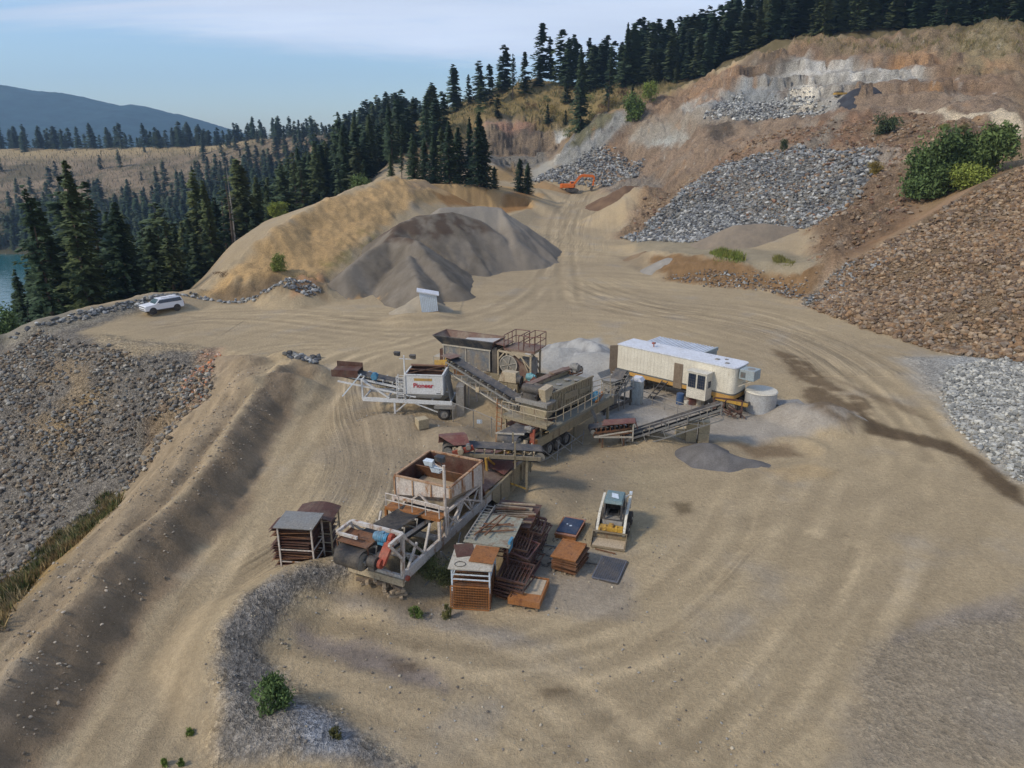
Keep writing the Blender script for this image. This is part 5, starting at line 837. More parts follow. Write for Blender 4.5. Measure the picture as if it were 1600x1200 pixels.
class MB:
    def __init__(s): s.v = []; s.f = []
    def _add(s, V, F): b = len(s.v); s.v += [tuple(map(float, p)) for p in V]; s.f += [tuple(b + i for i in f) for f in F]; return s
    def box(s, x0, x1, y0, y1, z0, z1):
        return s._add([(x, y, z) for z in (z0, z1) for y in (y0, y1) for x in (x0, x1)], [(0, 2, 3, 1), (4, 5, 7, 6), (0, 1, 5, 4), (2, 6, 7, 3), (0, 4, 6, 2), (1, 3, 7, 5)])
    def hexa(s, P): return s._add(P, [(0, 3, 2, 1), (4, 5, 6, 7), (0, 1, 5, 4), (1, 2, 6, 5), (2, 3, 7, 6), (3, 0, 4, 7)])
    def bar(s, p, q, w=.1, h=None, up=(0, 0, 1)):
        h = h or w; p, q = Vector(p), Vector(q); d = (q - p).normalized(); u = Vector(up)
        if abs(d.dot(u)) > .98: u = Vector((0, 1, 0))
        a = d.cross(u).normalized() * (w / 2); b = a.cross(d).normalized() * (h / 2); return s.hexa([p - a - b, p + a - b, p + a + b, p - a + b, q - a - b, q + a - b, q + a + b, q - a + b])
    def tube(s, p, q, r, n=10, r2=None, cap=True):
        p, q = Vector(p), Vector(q); d = (q - p).normalized(); u = Vector((0, 0, 1)) if abs(d.z) < .9 else Vector((1, 0, 0)); a = d.cross(u).normalized(); b = d.cross(a); r2 = r if r2 is None else r2
        V = [p + (a * math.cos(6.28318 * i / n) + b * math.sin(6.28318 * i / n)) * r for i in range(n)] + [q + (a * math.cos(6.28318 * i / n) + b * math.sin(6.28318 * i / n)) * r2 for i in range(n)]
        F = [(i, (i + 1) % n, n + (i + 1) % n, n + i) for i in range(n)]
        if cap: F += [tuple(range(n))[::-1], tuple(range(n, 2 * n))]
        return s._add(V, F)
    def plate(s, pts, th=.03):
        P = [Vector(p) for p in pts]; nrm = (P[1] - P[0]).cross(P[2] - P[0]).normalized() * (th / 2); n = len(P)
        return s._add([p - nrm for p in P] + [p + nrm for p in P], [tuple(range(n))[::-1], tuple(range(n, 2 * n))] + [(i, (i + 1) % n, n + (i + 1) % n, n + i) for i in range(n)])
    def path(s, pts, w, h=None):
        for a, b in zip(pts[:-1], pts[1:]): s.bar(a, b, w, h)
        return s
    def build(s, name, m, parent=None, smooth_=False, label=None, bev=0.0):
        me = bpy.data.meshes.new(name); me.from_pydata(s.v, [], s.f); me.update(); me.materials.append(M[m] if isinstance(m, str) else m)
        if smooth_: me.polygons.foreach_set('use_smooth', np.ones(len(me.polygons), bool)); me.set_sharp_from_angle(angle=math.radians(40))
        o = bpy.data.objects.new(name, me); COL.objects.link(o)
        if parent is not None: o.parent = parent
        if label: o['label'] = label
        if bev: md = o.modifiers.new('edge', 'BEVEL'); md.width = bev; md.segments = 2; md.limit_method = 'ANGLE'
        return o
def frame_root(name, o, u, label, cat, group=None, z=0.0): return empty(name, (o[0], o[1], z), math.atan2(u[1], u[0]), label=label, cat=cat, group=group)
def wheel(root, p, r, w, axis=(0, 1, 0), hub='steel', name='wheel', tyre='tyre'):
    ax = Vector(axis).normalized(); p = Vector(p); t_ = MB(); n = 20; prof = [(-.5, .62), (-.5, .86), (-.38, 1), (.38, 1), (.5, .86), (.5, .62)]; u = Vector((0, 0, 1)); a = ax.cross(u).normalized(); V = []; F = []
    for i in range(n):
        an = 6.28318 * i / n; d = a * math.cos(an) + u * math.sin(an)
        for q, rr in prof: V.append(p + ax * (q * w) + d * (rr * r))
    k = len(prof)
    for i in range(n):
        j = (i + 1) % n
        for e in range(k - 1): F.append((i * k + e, i * k + e + 1, j * k + e + 1, j * k + e))
    t_._add(V, F); W_ = t_.build(name, tyre, root, True); h = MB(); h.tube(p - ax * w * .36, p + ax * w * .36, r * .64, 16); h.tube(p - ax * w * .5, p + ax * w * .5, r * .2, 8); h.build('rim', hub, W_, True); return W_
def motor(root, p, L, r, m='blue', name='motor', ax=(0, 1, 0)):
    p = Vector(p); ax = Vector(ax).normalized(); b = MB(); b.tube(p - ax * L / 2, p + ax * L / 2, r, 14); b.tube(p + ax * L / 2, p + ax * (L / 2 + .12), r * .8, 14)
    for i in range(5): b.tube(p - ax * (L * .4 - i * L * .18), p - ax * (L * .4 - i * L * .18 - .03), r * 1.06, 14)
    b.box(p.x - r * .8, p.x + r * .8, p.y - L * .3, p.y + L * .3, p.z - r * 1.25, p.z - r * .6); b.box(p.x - r * .35, p.x + r * .35, p.y - L * .15, p.y + L * .15, p.z + r * .8, p.z + r * 1.2); return b.build(name, m, root, True)
def conveyor(root, a, b, w, th=.16, troughs=8, rail='steel', belt='belt', idler='pale', trussh=0, pr=.22, flat=False, roller_name='idler_frame', rails=True):
    """belt conveyor from a to b (local points of the belt's middle), belt loop, head and tail pulleys, side rails, idler frames"""
    a, b = Vector(a), Vector(b); d = (b - a).normalized(); side = d.cross(Vector((0, 0, 1))).normalized(); up = side.cross(d).normalized(); L = (b - a).length; hw = w / 2
    t_ = MB(); n = 16; V = []; F = []; 
    def loop(off, r_):   # cross-section rings along the belt loop
        pts = []
        for i in range(9): an = math.pi / 2 + math.pi * i / 8; pts.append((math.cos(an) * r_, math.sin(an) * r_))
        for i in range(9): an = -math.pi / 2 + math.pi * i / 8; pts.append((L + math.cos(an) * r_, math.sin(an) * r_))
        return pts
    pts = loop(0, pr); k = len(pts)
    for (x, z) in pts:
        top = z > pr * .5
        for (y, dz) in ((-hw, .10 if top and not flat else 0), (-hw * .45, 0), (hw * .45, 0), (hw, .10 if top and not flat else 0)): V.append(a + d * x + side * y + up * (z + dz))
    for i in range(k):
        j = (i + 1) % k
        for e in range(3): F.append((i * 4 + e, i * 4 + e + 1, j * 4 + e + 1, j * 4 + e))
    t_._add(V, F); t_.build('belt', belt, root, True)
    for q in (a, b): c = MB(); c.tube(q - side * (hw * .98), q + side * (hw * .98), pr - .012, 16); c.tube(q - side * (hw + .14), q + side * (hw + .14), .05, 8); c.build('pulley', 'drumface', root, True)
    if rails:
        r_ = MB()
        for sgn in (-1, 1):
            r_.bar(a + side * sgn * (hw + .10) - up * .02, b + side * sgn * (hw + .10) - up * .02, .06, th)
            if trussh:
                r_.bar(a + side * sgn * (hw + .10) - up * trussh, b + side * sgn * (hw + .10) - up * trussh, .06, .08); nseg = max(3, int(L / 1.2))
                for i in range(nseg + 1): p_ = a + d * (L * i / nseg) + side * sgn * (hw + .10); r_.bar(p_, p_ - up * trussh, .05)
                for i in range(nseg): p_ = a + d * (L * i / nseg) + side * sgn * (hw + .10); q_ = a + d * (L * (i + 1) / nseg) + side * sgn * (hw + .10) - up * trussh; r_.bar(p_, q_, .04)
        r_.build('side_rail', rail, root)
    for i in range(troughs):
        p_ = a + d * (L * (i + .7) / (troughs + .4)); q_ = MB()
        for sgn in (-1, 1): q_.bar(p_ + side * sgn * (hw + .10), p_ + side * sgn * (hw + .16) + up * (pr + .10), .05); q_.tube(p_ + side * sgn * (hw + .12) + up * (pr + .06), p_ + side * sgn * hw * .5 + up * (pr - .08), .055, 8)
        q_.bar(p_ - side * (hw + .1) + up * .02, p_ + side * (hw + .1) + up * .02, .05); q_.tube(p_ - side * hw * .5 + up * (pr - .08), p_ + side * hw * .5 + up * (pr - .08), .055, 8); q_.build(roller_name, idler, root)
def hopper_shell(root, top, bot, zt, zm, zb, m_out, m_in, ribs=3, th=.05, names=('hopper_wall',)):
    """open box hopper: vertical walls zt..zm over a funnel down to zb. top/bot = (s0,s1,c0,c1)"""
    s0, s1, c0, c1 = top; a0, a1, b0, b1 = bot
    T = [(s0, c0), (s1, c0), (s1, c1), (s0, c1)]; B = [(a0, b0), (a1, b0), (a1, b1), (a0, b1)]; zmid = zm if isinstance(zm, (list, tuple)) else [zm] * 4
    cx, cy = (s0 + s1) / 2, (c0 + c1) / 2
    def ins(p, k=th): return (p[0] + (k if p[0] < cx else -k), p[1] + (k if p[1] < cy else -k))
    for i in range(4):
        j = (i + 1) % 4; w = MB(); p, q = T[i], T[j]; w.plate([(*p, zt), (*q, zt), (*q, zmid[j]), (*p, zmid[i])], th)
        r_ = MB(); n = ribs
        nx, ny = (q[1] - p[1]), -(q[0] - p[0]); l = math.hypot(nx, ny); nx, ny = nx / l, ny / l
        for e in range(n + 1): f = e / n; x = p[0] + (q[0] - p[0]) * f + nx * .045; y = p[1] + (q[1] - p[1]) * f + ny * .045; r_.bar((x, y, zt - .05), (x, y, zmid[i] + (zmid[j] - zmid[i]) * f), .07)
        r_.bar((p[0], p[1], zt + .03), (q[0], q[1], zt + .03), .12, .08); ww = w.build('hopper_wall', m_out, root); r_.build('rib', m_out if m_out != 'rustpaint' else 'rusttrim', ww)
        inn = MB(); pi, qi = ins(p), ins(q); inn.plate([(*pi, zt - .02), (*qi, zt - .02), (*qi, zmid[j]), (*pi, zmid[i])], .02); inn.plate([(*pi, zmid[i]), (*qi, zmid[j]), (*ins(B[j]), zb), (*ins(B[i]), zb)], .02); inn.build('hopper_lining', m_in, root)
        f_ = MB(); f_.plate([(*p, zmid[i]), (*q, zmid[j]), (*B[j], zb), (*B[i], zb)], .03); f_.build('hopper_funnel', m_out, root)
def railing(root, pts, h=1.0, m='beigelight', name='railing', post=1.0, r=.025):
    b = MB()
    for p, q in zip(pts[:-1], pts[1:]):
        p, q = Vector(p), Vector(q); n = max(1, round((q - p).length / post))
        for i in range(n + 1): x = p.lerp(q, i / n); b.tube(x, x + Vector((0, 0, h)), r, 6)
        for z in (h, h * .52): b.tube(p + Vector((0, 0, z)), q + Vector((0, 0, z)), r, 6)
    return b.build(name, m, root)
# ------------------------------------------------ 1: white rusty hopper on its wheeled conveyor frame (in front)
def machine_front():
    R = frame_root('portable_feeder', (-4.85, 28.1), (5.85, 12.5), 'white rust stained hopper on a long wheeled conveyor frame, nearest machine', 'feeder')
    b = MB(); 
    for c in (0, 2.8): b.bar((-.3, c, 1.45), (14.2, c, 1.45), .16, .5)
    for s in (-.25, 1.4, 3.4, 5.4, 7.6, 9.6, 12, 14): b.bar((s, .08, 1.42), (s, 2.72, 1.42), .14, .3)
    b.build('chassis', 'white', R, bev=.01)
    b = MB(); b.bar((-.36, -.1, 1.25), (-.36, 2.95, 1.25), .14, .34); b.build('bumper_beam', 'beigelight', R)
    lp = MB(); lp.tube((-.2, -.16, 1.45), (-.2, -.28, 1.45), .13, 10); lp.build('tail_lamp', 'redguard', R); lp = MB(); lp.tube((13.6, -.1, 1.75), (13.6, -.25, 1.75), .12, 10); lp.build('tail_lamp', 'redguard', R)
    # welded white front cage
    f = MB(); W_ = .13
    for c in (0, 2.8): f.bar((-.25, c, 1.6), (-.1, c, 3.6), .15); f.bar((-.1, c, 3.6), (-1.15, c, 3.6), W_); f.bar((-1.15, c, 3.6), (-.22, c, 2.4), .11); f.bar((-.1, c, 3.5), (1.6, c, 1.7), .1); f.bar((1.6, c, 1.7), (2.2, c, 3.0), .1); f.bar((.2, c, 1.7), (1.0, c, 2.6), .1)
    f.bar((-.1, 0, 3.6), (-.1, 2.8, 3.6), .16); f.bar((-1.15, 1.7, 3.55), (-1.15, 2.8, 3.55), .12); f.bar((-.22, 2.8, 2.5), (-.22, 1.5, 1.7), .1); f.bar((-.22, .1, 2.9), (-.22, 1.6, 1.7), .09); f.build('front_cage', 'white', R)
    conveyor(R, (-1.55, 1.8, 2.7), (8.5, 1.5, 1.95), 1.35, .2, 9, 'white', 'rubber', 'pale', 0, .40)
    g = MB(); g.plate([(-1.3, 1.1, 3.24), (-1.3, 2.75, 3.24), (-.2, 2.75, 3.3), (-.2, 1.1, 3.3)], .03)
    for c in (1.1, 2.75): g.bar((-1.3, c, 3.26), (-.2, c, 3.32), .06); g.bar((-1.25, c, 3.2), (-1.2, c, 2.7), .06)
    g.bar((-.8, 1.1, 3.3), (-.8, 2.75, 3.3), .05); g.bar((-.8, 1.9, 3.2), (-.8, 1.9, 3.55), .05); g.build('pulley_guard', 'rust', R)
    motor(R, (-.55, .75, 3.5), .62, .24, 'blue'); d = MB(); d.bar((-.55, .28, 3.62), (-1.28, .42, 2.62), .16, .42, up=(0, 1, 0)); d.tube((-.55, .2, 3.6), (-.55, .36, 3.6), .2, 12); d.tube((-1.28, .34, 2.65), (-1.28, .5, 2.65), .22, 12); d.build('drive_guard', 'redguard', R)
    g = MB(); g.tube((-1.35, .55, 2.7), (-1.35, 1.0, 2.7), .26, 12); g.box(-1.55, -1.15, .6, .9, 2.35, 2.6); g.build('gearbox', 'darksteel', R, True)
    # hopper and its trestle
    hopper_shell(R, (4.0, 7.45, -.1, 3.15), (4.7, 7.2, .85, 2.2), 4.05, [3.5, 2.75, 2.75, 3.0], 2.45, 'rustpaint', 'darkrust')
    dv = MB(); dv.plate([(5.8, -.05, 3.95), (5.8, 3.1, 3.95), (6.4, 2.8, 2.7), (6.4, .3, 2.7)], .05); dv.bar((5.0, -.02, 3.4), (5.0, 3.0, 3.4), .1); dv.build('divider_plate', 'rust', R)
    soil = MB(); soil.plate([(4.3, .3, 2.95), (7.1, .3, 2.9), (7.1, 2.8, 2.95), (4.3, 2.8, 3.0)], .5); soil.build('leftover_soil', 'sand', R)
    t_ = MB()
    for c in (-.05, 3.05):
        for s in (3.7, 7.3): t_.bar((s, c if s < 5 else c, 1.6), (s, c, 3.1), .16)
        t_.bar((3.7, c, 1.75), (5.4, c, 2.75), .09); t_.bar((5.4, c, 2.75), (7.3, c, 1.75), .09); t_.bar((4.4, c, 1.7), (5.0, c, 2.8), .08); t_.bar((6.3, c, 1.7), (5.8, c, 2.8), .08); t_.bar((3.6, c, 2.85), (7.4, c, 2.75), .12)
    t_.bar((3.7, -.05, 3.0), (3.7, 3.05, 3.0), .13); t_.bar((3.7, .9, 3.0), (3.7, 1.5, 3.5), .08); t_.bar((3.7, 2.1, 3.0), (3.7, 1.5, 3.5), .08); t_.build('trestle', 'rustpaint', R)
    wk = MB(); wk.box(2.95, 3.65, -.1, 3.1, 2.72, 2.80); wk.bar((2.95, -.1, 2.76), (2.95, 3.1, 2.76), .08, .16); wk.build('walkway', 'rustlight', R)
    for c in (-.05, 3.05):
        l = MB(); l.bar((2.95, c, 2.7), (2.95, c, 1.6 if c < 1 else 1.3), .13); l.bar((2.95, c, 1.9), (3.6, c, 2.65), .08); l.build('leg', 'rustpaint' if c < 1 else 'rustlight', R)
    railing(R, [(2.98, -.05, 2.8), (2.98, 3.05, 2.8)], .75, 'rustpaint', r=.03, post=.8)
    # flood lights on the tall post
    p = MB(); p.tube((3.45, -.12, 1.6), (3.45, -.12, 5.5), .075, 8); p.bar((3.45, -.12, 5.3), (3.6, .7, 5.5), .05); P_ = p.build('lamp_post', 'rustpaint', R)
    for (s, c, z, mm) in ((3.6, .15, 5.75, 'navy'), (3.55, .75, 5.45, 'bluewhite'), (3.75, .5, 5.05, 'bluewhite')):
        l = MB(); l.hexa([(s - .1, c - .22, z - .15), (s + .12, c - .22, z - .2), (s + .12, c + .22, z - .2), (s - .1, c + .22, z - .15), (s - .18, c - .26, z + .12), (s + .1, c - .22, z + .16), (s + .1, c + .22, z + .16), (s - .18, c + .26, z + .12)]); l.bar((s, c, z - .2), (3.47, -.1, 5.3), .04); l.build('flood_light', mm, R)
    # rear loading bin: low side walls and sloping plates
    s = MB(); s.plate([(8.6, -.12, 1.2), (8.6, -.12, 1.75), (14.2, -.12, 1.9), (14.2, -.12, .95), (12.5, -.12, .6), (9.6, -.12, .35)], .05); s.bar((7.6, -.12, 1.78), (14.3, -.12, 1.9), .12)
    for x in (9.6, 11, 12.4, 13.8): s.bar((x, -.18, .7), (x, -.18, 1.8), .08)
    s.build('side_wall', 'beige', R); s = MB(); s.plate([(8.6, 2.95, 1.2), (8.6, 2.95, 1.9), (14.2, 2.95, 1.9), (14.2, 2.95, .9), (9.6, 2.95, .6)], .05); s.bar((7.6, 2.95, 1.9), (14.3, 2.95, 1.95), .12); s.build('side_wall', 'beige', R)
    c = MB(); c.plate([(8.0, 2.9, 3.0), (8.0, .1, 1.9), (10.4, .1, 1.75), (10.4, 2.9, 2.9)], .04); c.plate([(10.5, 2.85, 2.2), (10.5, .2, 1.6), (13.6, .2, 1.6), (13.6, 2.85, 2.2)], .04); c.build('chute_plate', 'brownplate', R)
    c = MB(); c.plate([(8.05, .0, 1.6), (8.05, 2.9, 1.7), (7.55, 2.9, 2.9), (7.55, .0, 2.7)], .04); c.plate([(10.5, .05, 1.9), (12.2, .05, 1.9), (13.0, 1.5, 2.6), (10.6, 1.8, 2.4)], .04); c.build('chute_plate', 'redhood', R)
    y = MB(); y.bar((10.2, 1.0, 1.7), (10.0, 1.0, 3.0), .12); y.bar((10.1, .9, 3.0), (12.6, .6, 2.6), .12); y.bar((10.2, 1.0, 2.9), (11.4, .9, 1.8), .1); y.bar((12.6, .6, 2.6), (11.4, .9, 1.8), .1); y.bar((10.2, 2.4, 1.7), (10.0, 2.4, 3.0), .12); y.build('brace', 'yellow', R)
    ln = MB(); ln.bar((1.0, -.35, .35), (9.5, -.45, 1.0), .07); ln.bar((2.6, -.3, 1.3), (3.4, -.5, 0), .07); ln.bar((3.4, -.5, 0), (4.6, -.3, 1.3), .07); ln.build('tow_linkage', 'steel', R)
    for s, c in ((8.3, .15), (9.5, .15), (8.3, 2.65), (9.5, 2.65), (13.0, .2), (13.0, 2.6)): wheel(R, (s, c, .52), .52, .42)
    lg = [MB() for _ in range(4)]
    for l, (s, c) in zip(lg[2:], ((7.2, -.05), (7.2, 2.85))): l.bar((s, c, -.3), (s, c, 1.2), .18); l.bar((s - .25, c, .02), (s + .25, c, .02), .3, .06); l.build('support_leg', 'white', R)
    # truss below the deck, drip stains as ropes of grit are left to the paint
    for c in (-.02, 2.82): tr = MB(); tr.path([(3.0 + .8 * i, c - .02, 1.72 if i % 2 == 0 else 2.6) for i in range(6)], .07); tr.build('truss', 'white', R)
machine_front()
# timber cribbing under the front beam: every baulk its own thing
rr = random.Random(5)
for i in range(34):
    lay_ = i // 8; x = -5.95 + rr.uniform(-.95, .9); y = 28.45 - (x + 5.95) * .45 + rr.uniform(-.35, .35); L = rr.uniform(.35, .95); a = rr.choice((.45, 2.0)) + rr.uniform(-.4, .4); z = hfun(x, y) + .06 + lay_ * .13
    b = MB(); b.box(-L / 2, L / 2, -.08, .08, -.065, .065); o = b.build('timber_baulk', 'woodlight' if i % 3 else 'wood', None, bev=.008); o.location = (x, y, z); o.rotation_euler = (rr.uniform(-.15, .15), rr.uniform(-.15, .15), a); tag(o, 'short timber baulk in the cribbing pile under the front beam of the nearest machine', 'timber', 'cribbing timbers under the nearest machine')
# ------------------------------------------------ 2: short cross conveyor with red hood
def cross_conveyor():
    o = M1P(9.6, 3.3); e = M1P(12.2, -1.2); u = (e[0] - o[0], e[1] - o[1]); L = math.hypot(*u)
    R = frame_root('cross_conveyor', o, u, 'short dark conveyor with a dull red hood above the rear of the nearest machine', 'conveyor')
    conveyor(R, (0, 0, 3.3), (L + .2, 0, 2.75), 1.0, .24, 9, 'steel', 'belt', 'beigelight', 0, .3)
    h = MB(); h.plate([(-.5, .7, 3.95), (1.0, .75, 4.0), (1.15, -.0, 4.15), (-.45, -.0, 4.1)], .04); h.plate([(-.5, .7, 3.95), (-.5, .75, 3.4), (1.0, .8, 3.4), (1.0, .75, 4.0)], .04); h.plate([(-.48, .72, 3.95), (-.46, .0, 4.1), (-.5, .0, 3.7), (-.5, .7, 3.6)], .04); h.plate([(-.45, 0, 4.1), (1.15, 0, 4.15), (1.3, -.55, 3.75), (.4, -.6, 3.75)], .04); h.build('hood', 'redhood', R)
    motor(R, (.75, -.75, 3.5), .5, .17, 'beigelight'); motor(R, (1.2, -.7, 3.7), .4, .14, 'bluesteel'); g = MB(); g.bar((.3, -.72, 3.3), (1.5, -.72, 3.65), .14, .3, up=(0, 0, 1)); g.build('drive_guard', 'redguard', R)
    p = MB(); p.bar((3.9, -.72, 2.2), (3.9, -.72, 3.9), .1); p.bar((3.9, .72, 2.2), (3.9, .72, 3.9), .1); p.bar((.4, -.72, 3.25), (5.4, -.72, 2.75), .1, .22); p.build('frame_post', 'beige', R)
    for s in (1.2, 4.6):
        for c in (-.6, .6): l = MB(); l.bar((s, c, -.2), (s, c, 2.9), .12); l.build('leg', 'beige', R)
    b = MB(); b.bar((1.2, -.6, .8), (1.2, .6, 2.4), .08); b.bar((1.2, -.6, 2.3), (4.6, -.6, .8), .08); b.bar((1.2, .6, .8), (4.6, .6, 2.3), .08); b.build('brace', 'yellow', R)
def M1P(s, c):
    L = math.hypot(5.85, 12.5); ux, uy = 5.85 / L, 12.5 / L; return (-4.85 + ux * s - uy * c, 28.1 + uy * s + ux * c)
cross_conveyor()
# ------------------------------------------------ 3: big screening plant
def screening_plant():
    R = frame_root('screening_plant', (1.3, 42.7), (6.3, 8.8), 'big dusty beige screening plant with walkways in the middle of the yard', 'screening plant')
    b = MB(); b.bar((0, 0, 1.5), (11.2, 0, 1.5), .2, .62); b.bar((0, 2.8, 1.5), (11.2, 2.8, 1.5), .2, .62)
    for s in (.1, 2.2, 4.4, 6.6, 8.8, 11): b.bar((s, .1, 1.45), (s, 2.7, 1.45), .14, .3)
    b.build('chassis', 'beige', R, bev=.01); b = MB(); b.box(-.02, .4, -.18, .2, 1.62, 1.86); b.build('chassis_bracket', 'rustlight', R)
    for s in (1.2, 2.3, 3.4, 4.5):
        for c in (.25, 2.5): wheel(R, (s, c, .5), .5, .45)
    gd = MB()
    for s in (.8, 2.6, 4.2): gd.tube((s, -.25, 1.1), (s + .9, -.9, .1), .03, 6); gd.tube((s + .9, -.9, .1), (s + 1.7, -.5, .9), .03, 6)
    gd.tube((.4, -.6, .45), (5.6, -.75, .75), .03, 6); gd.build('fallen_rail', 'steel', R)
    # screen box
    n = 10; sb = MB(); sb.plate([(3.1, .5, 2.75), (8.6, .5, 2.3), (8.7, .5, 3.95), (3.1, .5, 4.2)], .06); sw = sb.build('side_panel', 'beige', R); rb = MB()
    for i in range(16): s = 3.25 + i * .345; rb.bar((s, .45, 2.9 - (s - 3.1) * .08), (s, .45, 4.15 - (s - 3.1) * .045), .05)
    rb.bar((3.1, .44, 4.2), (8.7, .44, 3.97), .1, .12); rb.bar((3.2, .43, 3.0), (4.2, .43, 4.1), .08); rb.bar((4.6, .43, 3.5), (6.4, .43, 3.4), .1, .5); rb.bar((6.7, .43, 3.3), (8.2, .43, 3.2), .08, .35); rb.build('stiffener', 'beige', sw)
    sb = MB(); sb.plate([(3.1, 2.6, 2.75), (8.6, 2.6, 2.3), (8.7, 2.6, 4.0), (3.1, 2.6, 4.25)], .06); sb.build('side_panel', 'beige', R)
    dk = MB(); dk.plate([(3.2, .55, 4.0), (8.6, .55, 3.75), (8.6, 2.55, 3.75), (3.2, 2.55, 4.0)], .06); DK = dk.build('screen_deck', 'olive', R); bars = MB()
    for s in (3.3, 3.6, 3.9): bars.bar((s, .6, 4.08), (s, 2.5, 4.08), .05)
    for c in (1.0, 1.5, 2.0): bars.bar((3.3, c, 4.06), (4.6, c, 4.0), .04)
    bars.build('deck_bar', 'darksteel', DK)
    for (s, c) in ((5.6, 1.5), (6.9, 1.6), (7.2, 1.0)): k = MB(); k.tube((s, c, 3.95), (s, c, 3.99), .22, 8); k.build('dust_patch', 'steel', DK)
    fp = MB(); fp.plate([(3.05, .45, 2.7), (3.05, 2.65, 2.7), (3.05, 2.65, 4.1), (3.05, .45, 4.1)], .05); fp.plate([(1.9, .2, 2.72), (1.9, 2.3, 2.72), (2.1, 2.3, 3.65), (2.1, .2, 3.65)], .08); fp.plate([(1.9, .2, 2.72), (2.1, .2, 3.65), (3.0, .4, 3.9), (3.0, .4, 2.72)], .06); fp.build('front_panel', 'beige', R)
    lg = MB(); lg.box(1.75, 3.0, .05, 2.5, 3.72, 3.84); lg.box(1.7, 1.78, .0, 2.55, 3.6, 3.9); lg.build('front_ledge', 'steel', R)
    fd = MB(); fd.plate([(2.9, .7, 3.9), (3.0, 2.4, 3.9), (3.9, 2.4, 4.35), (3.9, .7, 4.3)], .05); fd.build('feed_plate', 'darksteel', R)
    # drive on top of the ledge
    g = MB(); g.hexa([(2.1, .35, 4.1), (2.9, .35, 4.1), (2.9, .85, 4.1), (2.1, .85, 4.1), (1.95, .3, 4.75), (2.95, .3, 4.85), (2.95, .85, 4.85), (1.95, .85, 4.75)]); g.hexa([(2.15, .33, 3.84), (2.6, .33, 3.84), (2.6, .7, 3.84), (2.15, .7, 3.84), (2.1, .35, 4.1), (2.7, .35, 4.1), (2.7, .8, 4.1), (2.1, .8, 4.1)]); g.build('belt_guard', 'beigelight', R, bev=.02)
    g = MB(); g.box(2.0, 2.9, 1.0, 2.3, 3.84, 4.2); g.tube((2.4, .9, 4.45), (2.4, 2.3, 4.45), .32, 14); g.bar((1.9, 1.1, 4.1), (3.0, 1.1, 4.5), .1); g.bar((1.9, 2.2, 4.1), (3.1, 2.2, 4.5), .1); g.build('vibrator_drive', 'darksteel', R, True)
    rd = MB(); rd.bar((3.6, 2.75, 4.25), (8.9, 2.9, 4.1), .5, .12); rd.bar((6.5, 2.7, 4.35), (9.0, 2.5, 4.2), .5, .1); rd.build('feed_chute', 'brownplate', R); motor(R, (8.9, 2.1, 4.3), .6, .28, 'steel')
    # walkways, railings and ladder
    wk = MB(); wk.box(1.2, 9.8, -.55, .32, 2.3, 2.38); wk.bar((1.2, -.58, 2.28), (9.8, -.58, 2.28), .06, .2); wk.build('walkway', 'olive', R); wk = MB(); wk.box(1.0, 1.9, -.5, 3.2, 2.62, 2.70); wk.bar((1.0, -.5, 2.6), (1.0, 3.2, 2.6), .08, .22); wk.build('walkway', 'beige', R)
    railing(R, [(1.0, 3.15, 2.7), (1.0, -.5, 2.7), (2.0, -.55, 2.5), (9.7, -.55, 2.38)], 1.0, 'beigelight', r=.028); railing(R, [(8.8, .5, 2.6), (11.2, .3, 2.4)], .9, 'beigelight', r=.03)
    ld = MB()
    for c in (3.25, 3.65): ld.bar((.95, c, .3), (1.15, c, 3.7), .05)
    for i in range(10): ld.bar((.96, 3.25, .5 + i * .33), (.96, 3.65, .5 + i * .33), .035)
    ld.build('ladder', 'rustlight', R)
    for s, c in ((1.1, .05), (1.1, 2.9), (3.1, .1), (8.6, .1), (8.6, 2.9)): l = MB(); l.bar((s, c, 1.8), (s, c, 2.7 if s < 3 else 2.5), .12); l.build('frame_post', 'beige', R)
    motor(R, (8.0, -.2, 2.75), .55, .3, 'blue', ax=(1, 0, 0)); g = MB(); g.bar((7.6, -.45, 2.35), (8.6, -.45, 2.9), .1, .28); g.build('drive_guard', 'rustlight', R)
    # discharge belt with its big drum at the front
    conveyor(R, (-1.0, 1.1, 2.0), (8.4, 1.4, 1.95), 1.5, .18, 5, 'beige', 'belt', 'beige', 0, .34)
    g = MB(); g.bar((-.2, -.12, 1.1), (-.1, -.12, 2.75), .12, .34, up=(0, 1, 0)); g.build('drive_guard', 'redguard', R); motor(R, (-.15, .1, 2.75), .4, .17, 'steel'); g = MB(); g.tube((-.8, .12, 1.5), (-.55, .12, 2.1), .17, 10); g.build('gearbox', 'beigelight', R, True); g = MB(); g.bar((-1.4, 1.9, 2.45), (-.6, .2, 2.5), .09); g.build('belt_scraper', 'pale', R)
    sk = MB(); sk.plate([(.3, .3, 2.2), (3.0, .3, 2.2), (3.0, .15, 2.6), (.3, .15, 2.5)], .04); sk.plate([(.3, 2.1, 2.2), (3.0, 2.1, 2.2), (3.0, 2.3, 2.6), (.3, 2.3, 2.5)], .04)
    for i in range(5): sk.bar((1.0, .2, 2.15 + .08 * i), (1.0, 2.2, 2.15 + .08 * i), .03)
    sk.build('skirt_board', 'darkrust', R)
    ho = MB(); 
    for k in range(3): ho.path([(7.0 + k * .15, -.3, 2.2), (7.05 + k * .12, -.7, 1.4), (7.2 + k * .1, -.8, .5), (7.6, -.7, .12)], .05)
    ho.build('hose', 'steel', R)
    for s in (5.6, 10.6):
        for c in (.1, 2.7): l = MB(); l.bar((s, c, -.2), (s, c, 1.3), .16); l.build('support_leg', 'beige', R)
screening_plant()
